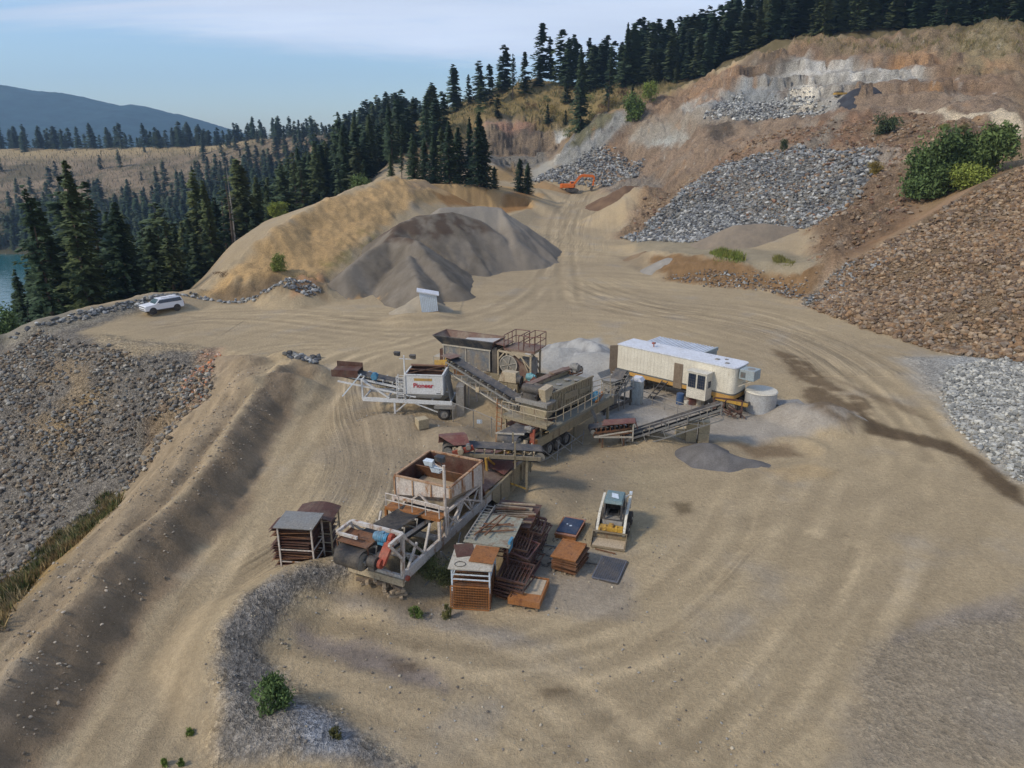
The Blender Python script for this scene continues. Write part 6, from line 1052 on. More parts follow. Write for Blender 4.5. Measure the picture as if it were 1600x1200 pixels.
# ------------------------------------------------ 4: dark blue-grey feeder with its red railed platform
def blue_feeder():
    R = frame_root('jaw_crusher_plant', (-6.9, 60.0), (5.3, -2.6), 'long blue grey steel bin with a flywheel frame and red railed platform', 'crusher')
    b = MB(); tp = [(0, 0), (5.9, 0), (5.9, 2.3), (0, 2.3)]
    bt = [(.75, .35), (5.6, .35), (5.6, 2.0), (.75, 2.0)]
    for i in range(4):
        j = (i + 1) % 4; w = MB(); w.plate([(*tp[i], 4.5), (*tp[j], 4.5), (*bt[j], 3.75), (*bt[i], 3.75)], .05); w.bar((*tp[i], 4.52), (*tp[j], 4.52), .08); w.build('hopper_wall', 'navy' if i == 0 else 'brownplate', R)
    fl = MB(); fl.plate([(.7, .35, 3.78), (5.6, .35, 3.78), (5.6, 2.0, 3.78), (.7, 2.0, 3.78)], .05); fl.plate([(2.2, .4, 3.85), (5.7, .3, 4.0), (5.7, 2.1, 4.35), (2.4, 1.9, 4.1)], .1); fl.build('dust_fill', 'concrete', R)
    p = MB(); p.box(.85, 5.5, .28, .36, 1.85, 3.72); P_ = p.build('side_panel', 'bluesteel', R, bev=.01); r_ = MB(); r_.bar((.8, .25, 3.72), (5.55, .25, 3.72), .12, .1)
    for s in (.9, 3.15, 5.45): r_.bar((s, .25, 1.9), (s, .25, 3.7), .07)
    r_.build('stiffener', 'pale', P_); p = MB(); p.box(.85, 5.5, 2.0, 2.08, 1.85, 3.72); p.box(.85, .93, .3, 2.0, 1.85, 3.72); p.box(5.42, 5.5, .3, 2.0, 1.85, 3.72); p.build('side_panel', 'bluesteel', R)
    b = MB(); b.bar((-.2, .25, 1.5), (10.8, .25, 1.5), .16, .55); b.bar((-.2, 2.1, 1.5), (10.8, 2.1, 1.5), .16, .55)
    for s in (0, 2.5, 5, 7.5, 10.6): b.bar((s, .3, 1.5), (s, 2.0, 1.5), .14, .4)
    b.build('chassis', 'beige', R); b = MB(); b.plate([(1.9, .2, 1.2), (5.0, .2, 1.2), (5.6, .2, 1.75), (1.9, .2, 1.75)], .06); b.build('side_skirt', 'rustlight', R)
    k = MB(); k.box(5.65, 6.1, .3, 2.0, 1.8, 4.1); k.build('jaw_housing', 'darksteel', R); k = MB(); k.plate([(5.9, .3, 4.4), (6.9, .3, 4.3), (6.9, 2.0, 4.3), (5.9, 2.0, 4.4)], .06); k.build('top_plate', 'brownplate', R)
    f = MB()
    for s in (6.3, 9.3):
        for c in (.2, 2.1): f.bar((s, c, 1.7), (s, c, 3.85), .14)
    for c in (.2, 2.1): f.bar((6.3, c, 3.85), (9.4, c, 3.75), .14); f.bar((6.3, c, 3.1), (6.9, c, 3.8), .1); f.bar((8.2, c, 3.8), (9.3, c, 2.6), .1); f.bar((8.4, c, 3.75), (9.3, c, 1.9), .08)
    f.bar((6.3, .2, 3.85), (6.3, 2.1, 3.85), .12); f.bar((9.3, .2, 3.8), (9.3, 2.1, 3.8), .12); f.build('frame_tower', 'beigelight', R)
    w = MB(); w.tube((7.25, .22, 2.75), (7.25, .42, 2.75), .78, 28); w.build('flywheel', 'drumface', R, True); w = MB(); n = 28
    for i in range(n): a0, a1 = 6.2832 * i / n, 6.2832 * (i + 1) / n; w.bar((7.25 + math.cos(a0) * .78, .2, 2.75 + math.sin(a0) * .78), (7.25 + math.cos(a1) * .78, .2, 2.75 + math.sin(a1) * .78), .07)
    for a0 in (.3, 1.35, 2.4): w.bar((7.25 - math.cos(a0) * .75, .18, 2.75 - math.sin(a0) * .75), (7.25 + math.cos(a0) * .75, .18, 2.75 + math.sin(a0) * .75), .05)
    w.build('flywheel_rim', 'pale', R); g = MB(); g.plate([(7.6, .5, 3.5), (9.6, .5, 2.15), (9.6, .5, 1.7), (7.7, .5, 1.7)], .3); g.build('belt_guard', 'brownplate', R); g = MB(); g.box(7.9, 9.2, .7, 1.9, 1.8, 3.2); g.build('jaw_crusher_body', 'steel', R, bev=.05)
    pl = MB(); pl.box(6.8, 9.6, .3, 2.6, 4.05, 4.12); pl.bar((6.8, .3, 4.02), (9.6, .3, 4.02), .08, .16); pl.build('platform', 'brownplate', R)
    railing(R, [(6.8, .3, 4.12), (6.8, 2.6, 4.12), (8.1, 2.6, 4.12), (8.1, .4, 4.12)], 1.1, 'redhood', post=.9, r=.035); railing(R, [(8.6, .3, 4.12), (9.6, .3, 4.12), (9.6, 2.6, 4.12), (8.6, 2.6, 4.12), (8.6, .3, 4.12)], 1.2, 'redhood', post=1.0, r=.035)
    for s in (.3, 5.3, 7.2, 10.4):
        for c in (.25, 2.1): l = MB(); l.bar((s, c, -.2), (s, c, 1.3), .2); l.build('support_leg', 'beige', R)
    e = MB(); e.plate([(-.4, .6, 2.4), (.7, .6, 2.4), (.7, 1.9, 2.4), (-.4, 1.9, 2.4)], .05); e.bar((-.4, .6, 2.4), (-.4, .6, 1.3), .06); e.build('rear_step', 'pale', R); e = MB(); e.box(.35, .75, .5, 1.6, 2.0, 3.2); e.build('control_box', 'darkrust', R)
blue_feeder()
# ------------------------------------------------ 5: long inclined conveyor, screening plant up to the white bin
def inclined():
    o = PZ(812, 630, 2.0)[:2]; e = PZ(705, 563, 3.9)[:2]; u = (e[0] - o[0], e[1] - o[1]); L = math.hypot(*u)
    R = frame_root('inclined_conveyor', o, u, 'long dark inclined conveyor running up to the white lettered bin', 'conveyor')
    conveyor(R, (-.2, 0, 2.0), (L, 0, 3.9), .95, .14, 9, 'greybelt', 'belt', 'pale', .62, .2)
    w = MB(); w.bar((0, -.95, 1.55), (L, -.95, 3.4), .06, .08); w.bar((0, .95, 1.55), (L, .95, 3.4), .06, .08)
    for i in range(8): x = .5 + i * (L - .8) / 7; w.bar((x, -.95, 1.65 + 1.85 * x / L), (x, -.55, 1.65 + 1.85 * x / L), .04); w.bar((x, .95, 1.65 + 1.85 * x / L), (x, .95, 1.95 + 1.85 * x / L), .04)
    w.build('outrigger', 'pale', R); k = MB(); k.box(3.2, 3.55, .98, 1.04, 2.35, 2.75); k.build('notice_plate', 'beigelight', R)
    for x in (1.4, 4.9):
        for c in (-.5, .5): z = 1.3 + 1.85 * x / L; l = MB(); l.bar((x, c, -.2), (x, c * .8, z), .09); l.build('leg', 'rustpaint', R)
    y = MB(); y.plate([(L - .2, -.5, 3.9), (L + 1.2, -.55, 3.6), (L + 1.2, .55, 3.6), (L - .2, .5, 3.9)], .05); y.plate([(L - .1, .55, 4.1), (L + 1.3, .6, 3.8), (L + 1.3, .6, 3.2), (L - .1, .55, 3.5)], .05); y.plate([(L - .1, -.55, 4.1), (L + 1.3, -.6, 3.8), (L + 1.3, -.6, 3.2), (L - .1, -.55, 3.5)], .05); y.build('discharge_chute', 'yellow', R); y = MB(); y.plate([(L - .6, -.6, 4.25), (L + .6, -.6, 4.3), (L + .6, .6, 4.3), (L - .6, .6, 4.25)], .04); y.build('hood', 'brownplate', R)
inclined()
# ------------------------------------------------ 6: white lettered bin on its own conveyor frame
def lettered_bin():
    R = frame_root('white_bin_feeder', (-11.6, 52.1), (6.5, -.6), 'clean white steel bin with red lettering on a white conveyor frame', 'feeder')
    b = MB(); b.bar((0, 0, 1.45), (7.0, 0, 1.3), .14, .3); b.bar((0, 2.2, 1.45), (7.0, 2.2, 1.3), .14, .3)
    for s in (0, 1.8, 3.6, 5.4, 6.9): b.bar((s, 0, 1.4), (s, 2.2, 1.4), .12)
    b.build('chassis', 'clean_white', R); f = MB()
    for c in (0, 2.2): f.bar((0, c, 1.5), (0, c, 3.0), .13); f.bar((0, c, 3.0), (2.1, c, 1.6), .12); f.bar((2.5, c, -.1), (2.5, c, 1.3), .14); f.bar((2.6, c, .5), (3.5, c, 1.3), .08); f.bar((3.9, c, 1.3), (6.0, c, .5), .08); f.bar((-1.9, c, 2.85), (4.2, c, 1.75), .11)
    f.bar((0, 0, 3.0), (0, 2.2, 3.0), .11); f.build('frame', 'clean_white', R); s_ = MB(); s_.bar((-1.5, -.35, 1.75), (.1, -.35, 3.6), .09); s_.build('strut', 'bluewhite', R)
    conveyor(R, (-2.0, 1.1, 3.25), (5.0, 1.1, 1.9), 1.0, .16, 9, 'clean_white', 'belt', 'clean_white', 0, .22)
    g = MB(); g.plate([(-2.5, .4, 3.5), (-2.5, 1.8, 3.5), (-.4, 1.8, 3.55), (-.4, .4, 3.55)], .05); g.plate([(-2.5, .38, 3.1), (-.4, .38, 3.0), (-.4, .38, 3.6), (-2.5, .38, 3.65)], .04); g.plate([(-2.5, 1.8, 3.2), (-.4, 1.8, 3.1), (-.4, 1.8, 3.85), (-2.5, 1.8, 3.95)], .04); g.build('head_hood', 'darkrust', R); motor(R, (.9, .45, 3.2), .5, .24, 'blue')
    # bin: upright walls, tapered foot
    T = (3.45, 6.35, -.15, 2.35); hopper_shell(R, T, (3.9, 6.0, .5, 1.8), 3.55, 2.05, 1.5, 'clean_white', 'darkrust', 1)
    y = MB(); y.box(4.15, 5.55, -.19, -.175, 3.12, 3.32); y.build('warning_strip', 'yellow', R); y = MB(); y.bar((3.6, 0, 3.62), (6.2, 2.2, 3.62), .08); y.bar((3.5, 1.2, 3.62), (6.3, .9, 3.62), .08); y.bar((3.45, 2.0, 3.72), (6.35, 2.1, 3.66), .3, .06); y.build('cross_bar', 'rust', R)
    cu = bpy.data.curves.new('lettering', 'FONT'); cu.body = 'Pioneer'; cu.size = .5; cu.extrude = .006; cu.align_x = 'CENTER'; cu.offset = .012; to = bpy.data.objects.new('lettering', cu); COL.objects.link(to); bpy.context.view_layer.update()
    me = bpy.data.meshes.new_from_object(to); bpy.data.objects.remove(to); me.materials.clear(); me.materials.append(M['red']); lo = bpy.data.objects.new('lettering', me); COL.objects.link(lo); lo.parent = R; lo.location = (4.85, -.19, 2.58); lo.rotation_euler = (math.radians(90), 0, 0)
    l = MB(); l.box(5.85, 6.2, -.185, -.175, 2.1, 2.16); l.build('small_plate', 'navy', R)
    c = MB()
    for s in (2.75, 3.3):
        for cc_ in (-.1, .5): c.bar((s, cc_, 1.6), (s, cc_, 3.4), .05)
    for i in range(6): z = 1.8 + i * .3; c.path([(2.75, -.1, z), (3.3, -.1, z), (3.3, .5, z), (2.75, .5, z), (2.75, -.1, z)], .035)
    c.build('ladder_cage', 'clean_white', R)
    p = MB(); p.bar((3.35, .2, 1.5), (3.35, .2, 5.0), .09); p.bar((3.0, .2, 4.75), (4.0, .2, 4.7), .06); P_ = p.build('lamp_post', 'clean_white', R)
    for s, z in ((2.85, 5.15), (4.05, 4.95)): k = MB(); k.hexa([(s - .2, .05, z - .12), (s + .2, .05, z - .2), (s + .2, .35, z - .2), (s - .2, .35, z - .12), (s - .25, 0, z + .12), (s + .2, 0, z + .1), (s + .2, .4, z + .1), (s - .25, .4, z + .12)]); k.build('flood_light', 'navy', P_)
    pl = MB(); pl.box(5.7, 7.3, -.45, .3, 1.1, 1.2); pl.bar((5.7, -.45, 1.1), (7.3, -.45, 1.1), .1, .2); pl.build('mudguard', 'steel', R)
    for c in (.0, 2.2): wheel(R, (6.4, c - .15 if c < 1 else c, .5), .5, .42)
    h = MB(); 
    for k in range(4): h.path([(6.5, .3 + k * .4, 3.4), (6.75, .3 + k * .4, 2.2), (6.9, .2 + k * .4, 1.3)], .10)
    h.box(7.3, 7.9, .2, 1.4, .2, 2.6); h.build('discharge_curtain', 'steel', R)
lettered_bin()
# ------------------------------------------------ 7: crusher cluster between the screening plant and the trailer
def wp(px, py, z): return PZ(px, py, z)[:2]
def drive_unit():
    o = wp(800, 612, 1.8); R = frame_root('engine_drive', o, (.9, -.44), 'tan engine housing with a teal motor beside the flywheel frame', 'engine'); 
    b = MB(); b.hexa([(-1.1, -.3, 2.6), (.5, -.3, 2.6), (.5, .6, 2.6), (-1.1, .6, 2.6), (-.8, -.15, 3.4), (.4, -.15, 3.4), (.4, .5, 3.4), (-.8, .5, 3.4)]); b.build('housing', 'beigelight', R, bev=.04); b = MB(); b.box(-1.0, .6, -.28, .6, 1.8, 2.55)
    b.build('engine_block', 'beige', R); motor(R, (1.4, .4, 3.1), .6, .26, 'teal', ax=(1, 0, 0)); b = MB(); b.bar((1.3, .0, 2.3), (2.0, .0, 3.2), .14, .4); b.tube((1.2, 0, 2.5), (1.2, .3, 2.5), .35, 12); b.build('drive_guard', 'redhood', R); b = MB(); b.tube((.55, -.1, 2.9), (.9, -.1, 2.9), .35, 12); b.tube((.6, .2, 2.3), (1.8, .2, 2.3), .2, 8); b.build('fan_housing', 'darksteel', R)
    b = MB(); b.box(-1.2, 2.6, -.5, -.38, 1.55, 1.72); b.box(-1.2, 2.6, .6, .72, 1.55, 1.72)
    for s in (-1.1, 0, 1.1, 2.4): b.bar((s, -.44, 1.7), (s, -.44, -.1), .1); b.bar((s, .66, 1.7), (s, .66, -.1), .1)
    for s in (-.8, -.4, 0, .4): b.bar((s, -.42, 1.7), (s, -.36, 2.2), .09)
    b.build('stand', 'rustpaint', R)
drive_unit()
def rear_conveyor(label, p, q, zp, zq, w, m, tr=.4, nm='conveyor', n=6, belt='belt', legs=True, grp=None):
    o = wp(*p, zp); e = wp(*q, zq); u = (e[0] - o[0], e[1] - o[1]); L = math.hypot(*u); R = frame_root(nm, o, u, label, 'conveyor', grp); conveyor(R, (0, 0, zp), (L, 0, zq), w, .14, n, m, belt, m, tr, .2)
    if legs:
        for x in (.25, .8):
            for c in (-w / 2, w / 2): l = MB(); l.bar((L * x, c, -.2), (L * x, c, zp + (zq - zp) * x - .2), .09); l.build('leg', m, R)
    return R, L
rear_conveyor('short steep blue grey conveyor beside the trailer end', (955, 612), (972, 582), 1.6, 2.9, 1.1, 'steel', .4, n=5)
R, L = rear_conveyor('low grey conveyor with a red hood under the screening plant end', (925, 672), (985, 664), 1.2, 1.5, .9, 'rust', .35, n=8); h = MB(); h.plate([(L * .3, .1, 1.9), (L + .3, 0, 2.0), (L + .1, -.9, 2.0), (L * .2, -.7, 1.8)], .05); h.plate([(L * .3, .1, 1.9), (L + .3, 0, 2.0), (L + .3, .3, 1.5), (L * .3, .5, 1.4)], .05); h.plate([(L + .3, 0, 2.0), (L + .1, -.9, 2.0), (L + .4, -.6, 1.4)], .05); h.build('hood', 'redhood', R); h = MB(); h.bar((0, -.8, 1.0), (L, -.8, 1.4), .08); h.bar((0, -.8, 1.0), (L, -.8, .9), .1); h.bar((L, -.8, .6), (L, -.8, 1.9), .08); h.build('guard_rail', 'pale', R)
R, L = rear_conveyor('grey truss conveyor rising from the yard floor onto stacked concrete blocks', (975, 684), (1124, 636), .45, 3.0, .9, 'greybelt', .75, n=8, belt='rubber', legs=False)
ex = MB()
for i in range(5): x = L * (i + .3) / 5; ex.bar((x, -.62, .25 + 2.5 * x / L), (x, -.62, 1.05 + 2.5 * x / L), .05)
ex.bar((0, -.64, 1.1), (L, -.64, 3.5), .05); ex.bar((-.1, -.64, 0), (-.3, -.64, 1.2), .06); ex.bar((L, -.64, 2.7), (L, -.64, 3.6), .07); ex.build('guard_rail', 'steel', R)
rear_conveyor('dark narrow conveyor behind the screening plant', (840, 600), (905, 575), 2.0, 3.0, .8, 'rust', .3, n=6)
def crusher_unit():
    o = wp(945, 640, 0); R = frame_root('cone_crusher', o, (.7, .7), 'dark dusty cone crusher with motors between the screening plant and the cabinet', 'crusher')
    b = MB(); b.tube((.6, 0, .9), (.6, 0, 2.1), .75, 18, .6); b.tube((.6, 0, 2.1), (.6, 0, 2.5), .6, 18, .8); b.tube((.6, 0, .5), (.6, 0, .9), .6, 18); b.build('crusher_bowl', 'steel', R, True); b = MB(); b.box(-1.2, 2.4, -.9, -.7, .3, .55); b.box(-1.2, 2.4, .7, .9, .3, .55); b.box(-1.2, -1.0, -.7, .7, .3, .55); b.box(2.2, 2.4, -.7, .7, .3, .55); b.build('base_frame', 'darksteel', R)
    motor(R, (-.7, 0, 1.1), .9, .32, 'steel', ax=(1, 0, 0)); motor(R, (1.9, .3, 1.6), .7, .26, 'darksteel'); b = MB(); b.bar((-.4, -.5, 1.0), (.6, -.5, 1.9), .12, .4); b.build('belt_guard', 'steel', R)
    b = MB(); b.plate([(0, -.9, 2.6), (1.6, -.9, 2.6), (1.2, -.4, 2.2), (.2, -.4, 2.2)], .04); b.plate([(0, .9, 2.9), (1.6, .9, 2.9), (1.2, .4, 2.2), (.2, .4, 2.2)], .04); b.build('feed_chute', 'greybelt', R); railing(R, [(-1.1, -1.0, 1.6), (2.3, -1.0, 1.6)], .9, 'pale', r=.025, post=.8)
    for s in (-1.1, 2.3):
        for c in (-.8, .8): l = MB(); l.bar((s, c, -.2), (s, c, 1.6), .12); l.build('leg', 'darksteel', R)
    pl = MB(); pl.box(-1.2, 2.4, -1.1, -.6, 1.5, 1.58); pl.build('walkway', 'greybelt', R)
crusher_unit()
# ------------------------------------------------ trailer and things round it
def trailer():
    R = frame_root('office_trailer', (9.35, 60.4), (8.15, -7.4), 'long cream trailer with white roof and orange stripe', 'trailer'); L = 11.0; w = 2.45
    def shell(z0, z1, m, nm, off=0.0):
        b = MB(); r = .45; pts = [(0, 0)] + [(L - r + math.sin(a) * r, r - math.cos(a) * r) for a in [i * math.pi / 12 for i in range(7)]] + [(L - r + math.cos(a) * r, w - r + math.sin(a) * r) for a in [i * math.pi / 12 for i in range(7)]] + [(0, w)]
        pts = [(x + (off if x > 1 else -off), y + (off if y > 1.2 else -off)) for x, y in pts]; n = len(pts); b._add([(*p, z0) for p in pts] + [(*p, z1) for p in pts], [tuple(range(n))[::-1], tuple(range(n, 2 * n))] + [(i, (i + 1) % n, n + (i + 1) % n, n + i) for i in range(n)]); return b.build(nm, m, R)
    B = shell(1.45, 3.55, 'cream', 'body'); shell(1.32, 1.448, 'stripe', 'dark_stripe', .004); shell(1.0, 1.318, 'orange', 'orange_stripe', .004); shell(3.552, 3.64, 'roofwhite', 'roof', .05)
    r = MB()
    for i in range(1, 32): r.box(i * .335, i * .335 + .03, -.012, 0, 1.5, 3.5)
    r.build('panel_rib', 'cream', B); r = MB(); r.box(2.8, 2.86, 1.2, 1.28, 3.64, 3.95); r.box(2.7, 2.95, 1.1, 1.35, 3.9, 4.02); r.build('roof_vent', 'redguard', R)
    r = MB(); r.box(8.6, 8.9, 1.2, 1.5, 3.64, 3.70); r.box(9.7, 10.0, .7, 1.0, 3.64, 3.69); r.box(9.2, 9.45, 1.7, 1.95, 3.64, 3.68); r.build('roof_patch', 'steel', R)
    d = MB(); d.box(5.65, 6.45, -.05, -.013, .9, 3.05); D = d.build('door', 'wood', R); h = MB(); h.tube((6.35, -.1, 1.95), (6.35, -.05, 1.95), .03, 6); h.build('handle', 'steel', D)
    e = MB(); e.plate([(-.02, .02, .8), (-.02, 0.02, 3.5), (-.5, -.5, 3.5), (-.5, -.5, .8)], .05); e.build('rear_door', 'wood', R); e = MB(); e.plate([(-.03, .1, 1.0), (-.03, 2.3, 1.0), (-.03, 2.3, 3.4), (-.03, .1, 3.4)], .04); e.build('rear_wall', 'darksteel', R)
    # glazed cab on the side
    k = MB(); k.box(7.45, 9.15, -1.05, -.014, .75, 2.95); K = k.build('cab', 'creamside', R, bev=.01); k = MB(); k.box(7.38, 9.22, -1.12, -.012, 2.95, 3.03); k.build('cab_roof', 'creamside', K)
    for x0, x1 in ((7.55, 8.23), (8.35, 9.03)):
        f = MB(); f.box(x0, x1, -1.07, -1.053, 1.65, 2.82); F = f.build('window', 'stripe', K); g = MB(); g.box(x0 + .04, x1 - .04, -1.08, -1.072, 1.69, 2.78); g.build('pane', 'glass', F); g = MB()
        for i in range(1, 4): g.box(x0 + (x1 - x0) * i / 4 - .01, x0 + (x1 - x0) * i / 4 + .01, -1.09, -1.082, 1.69, 2.78)
        for i in range(1, 5): g.box(x0 + .04, x1 - .04, -1.098, -1.091, 1.69 + 1.09 * i / 5 - .01, 1.69 + 1.09 * i / 5 + .01)
        g.build('glazing_bar', 'navy', F)
    f = MB(); f.box(9.153, 9.17, -.75, -.3, 1.75, 2.3); f.build('window', 'glass', K)
    a = MB(); a.box(11.05, 12.3, .5, 1.7, 2.7, 3.5); A = a.build('air_conditioner', 'acgrey', R, bev=.03); g = MB(); g.box(11.2, 11.6, .485, .498, 2.85, 3.3); g.build('grille', 'stripe', A); g = MB(); g.tube((11.8, 1.1, 3.5), (11.8, 1.1, 3.53), .3, 14); g.build('fan_cover', 'steel', A)
    s = MB(); s.bar((11.0, .6, 2.0), (12.1, .6, 2.68), .07); s.bar((11.0, 1.6, 2.0), (12.1, 1.6, 2.68), .07); s.build('bracket', 'pale', R)
    c = MB(); c.bar((0, .4, .85), (12.2, .4, .85), .14, .28); c.bar((0, 2.05, .85), (12.2, 2.05, .85), .14, .28)
    for x in range(0, 13, 2): c.bar((x, .45, .85), (x, 2.0, .85), .12)
    c.build('chassis', 'darksteel', R); c = MB(); c.box(9.3, 12.25, -.02, .1, .72, 1.0); c.build('chassis_skirt', 'yellow', R)
    for x in (1.2, 2.4, 9.9, 10.9):
        for y in (.25, 2.2): wheel(R, (x, y, .48), .48, .4)
    st = MB(); st.bar((4.2, -1.5, 0), (4.7, -.15, 1.3), .07); st.bar((4.2 + .5, -1.5, 0), (5.2, -.15, 1.3), .07)
    for i in range(5): f = (i + .5) / 5; st.bar((4.2 + .5 * f, -1.5 + 1.35 * f, 1.3 * f), (4.7 + .5 * f, -1.5 + 1.35 * f, 1.3 * f), .22, .05)
    st.build('steps', 'darksteel', R)
trailer()
def container():
    R = frame_root('storage_container', (12.4, 63.9), (8.15, -7.4), 'white container with a ribbed roof behind the cream trailer', 'container'); b = MB(); b.box(0, 6.0, 0, 2.4, .1, 2.9); B = b.build('body', 'bluewhite', R); r = MB()
    for i in range(20): r.box(.1 + i * .3, .22 + i * .3, -.03, 2.43, 2.9, 2.96); r.box(.1 + i * .3, .22 + i * .3, -.03, 0, .2, 2.85)
    r.build('corrugation', 'roofwhite', B); r = MB(); r.box(5.9, 6.1, -.04, 2.44, 2.7, 3.0); r.box(6.0, 6.06, .1, 2.3, .2, 2.65); r.build('end_door', 'acgrey', R)
container()
def tank():
    x, y = PZ(1191, 645, 0)[:2]; y += .7; R = empty('water_tank', (x, y, 0), label='round pale concrete water tank at the end of the trailer', cat='tank'); b = MB(); b.tube((0, 0, -.2), (0, 0, 1.62), 1.22, 40); b.build('tank_wall', 'concrete', R, True, bev=.02); b = MB(); b.tube((0, 0, 1.6), (0, 0, 1.70), 1.27, 40, 1.2); b.tube((0, 0, 1.70), (0, 0, 1.78), 1.2, 40, .1); b.build('lid', 'creamside', R, True)
tank()
def simple(name, x, y, z, rz, parts, label, cat, group=None):
    R = empty(name, (x, y, z), rz, label=label, cat=cat, group=group)
    for nm, m, mb, *o in parts: mb.build(nm, m, R, bool(o and o[0]))
    return R
# concrete blocks
def block(px, py, rz, label, sx=.95, sy=.7, sz=.9, z=0, grp=None, xy=None):
    x, y = xy or PZ(px, py, 0)[:2]; b = MB(); b.box(-sx / 2, sx / 2, -sy / 2, sy / 2, 0, sz); o = b.build('concrete_block', 'block', None, bev=.03); o.location = (x, y, z + (hfun(x, y) - .08 if z == 0 else 0)); o.rotation_euler = (0, 0, rz); tag(o, label, 'block', grp); return o
x, y = PZ(1079, 688, 0)[:2]; g0 = hfun(x, y) - .05
block(0, 0, -.2, 'lower left block of the stack under the truss conveyor', .75, .8, .82, g0, xy=(x, y)); block(0, 0, -.2, 'upper left block of the stack under the truss conveyor', .75, .8, .86, g0 + .83, xy=(x, y)); block(0, 0, -.2, 'lower right block of the stack under the truss conveyor', .75, .95, .82, g0, xy=(x + .82, y - .22)); block(0, 0, -.2, 'upper right block of the stack under the truss conveyor', .75, .95, .86, g0 + .83, xy=(x + .82, y - .22))
block(1064, 684, -.1, 'single low tan block left of the block stack', .85, .8, .85); block(660, 680, .5, 'lone tan block on the dirt below the white lettered bin', .8, .75, .75)
# cabinet, barrel, buckets, railings by the crusher
x, y = PZ(994, 630, 0)[:2]; b = MB(); b.box(-.45, .45, -.35, .35, 0, 2.0); c = MB(); c.hexa([(-.52, -.42, 2.0), (.52, -.42, 2.0), (.52, .42, 2.0), (-.52, .42, 2.0), (-.3, -.4, 2.28), (.3, -.4, 2.28), (.3, .4, 2.28), (-.3, .4, 2.28)]); d = MB(); d.box(-.4, -.02, -.37, -.352, .1, 1.9); d.box(.02, .4, -.37, -.352, .1, 1.9)
simple('electric_cabinet', x, y, 0, -.5, [('body', 'cabinet', b), ('cap', 'roofwhite', c), ('door', 'cabinet', d)], 'tall pale blue grey cabinet with a peaked cap near the crusher', 'cabinet')
x, y = PZ(1062, 631, 0)[:2]; b = MB(); b.tube((0, 0, 0), (0, 0, .9), .31, 20); b.tube((0, 0, .28), (0, 0, .31), .325, 20); b.tube((0, 0, .58), (0, 0, .61), .325, 20); c = MB(); c.tube((0, 0, .9), (0, 0, .92), .29, 20); simple('barrel', x, y, 0, 0, [('drum', 'barrel', b, 1), ('lid', 'barrel', c, 1)], 'dark blue barrel standing in front of the trailer', 'barrel')
for px, m, lb in ((1072, 'creamside', 'cream bucket next to the blue barrel'), (1080, 'redhood', 'reddish box of scrap beside the cream bucket'), (1092, 'pale', 'pale crate beneath the trailer cab')):
    x, y = PZ(px, 632, 0)[:2]; b = MB(); b.tube((0, 0, 0), (0, 0, .42), .2, 14, .24) if m == 'creamside' else b.box(-.3, .3, -.25, .25, 0, .5); c = MB(); c.bar((-.24, 0, .42), (.24, 0, .5), .03); simple('bucket' if m == 'creamside' else 'crate', x, y, hfun(x, y), .3, [('body', m, b), ('handle', 'steel', c)], lb, 'bucket' if m == 'creamside' else 'crate')
for (a_, b_, lb) in (((1000, 628), (1100, 660), 'thin pipe railing round the grey dust yard in front of the trailer'), ((985, 600), (1040, 612), 'short pipe railing close to the trailer side')):
    p, q = PZ(*a_, 0)[:2], PZ(*b_, 0)[:2]; R = empty('pipe_railing', (*p, 0), label=lb, cat='railing'); railing(R, [(0, 0, 0), (q[0] - p[0], q[1] - p[1], 0)], 1.0, 'steel', 'pipe_frame', 1.2, .03)
# scrap under the trailer's right end
x, y = PZ(1142, 655, 0)[:2]; b = MB(); 
for i in range(9): b.bar((rr.uniform(-1.3, 1.3), rr.uniform(-.6, .6), rr.uniform(0, .2)), (rr.uniform(-1.3, 1.3), rr.uniform(-.6, .6), rr.uniform(.3, 1.3)), .08)
b.bar((-1.2, 0, 0), (-1.2, 0, 1.4), .12); b.bar((.9, 0, 0), (.9, 0, 1.4), .12); b.bar((-1.2, 0, 1.4), (.9, 0, 1.4), .12)
simple('scrap_frame', x, y + .6, 0, -.4, [('frame', 'darkrust', b)], 'brown scrap steel frame between the truss conveyor and the water tank', 'scrap'); b = MB(); b.plate([(-1.2, -.5, 0), (1.0, -.6, .02), (1.1, .5, .05), (-1.1, .6, .03)], .04); x, y = PZ(1232, 640, 0)[:2]; simple('steel_plate', x, y, hfun(x, y) + .05, .2, [('plate', 'steel', b)], 'flat dusty steel plate on the ground right of the water tank', 'plate')
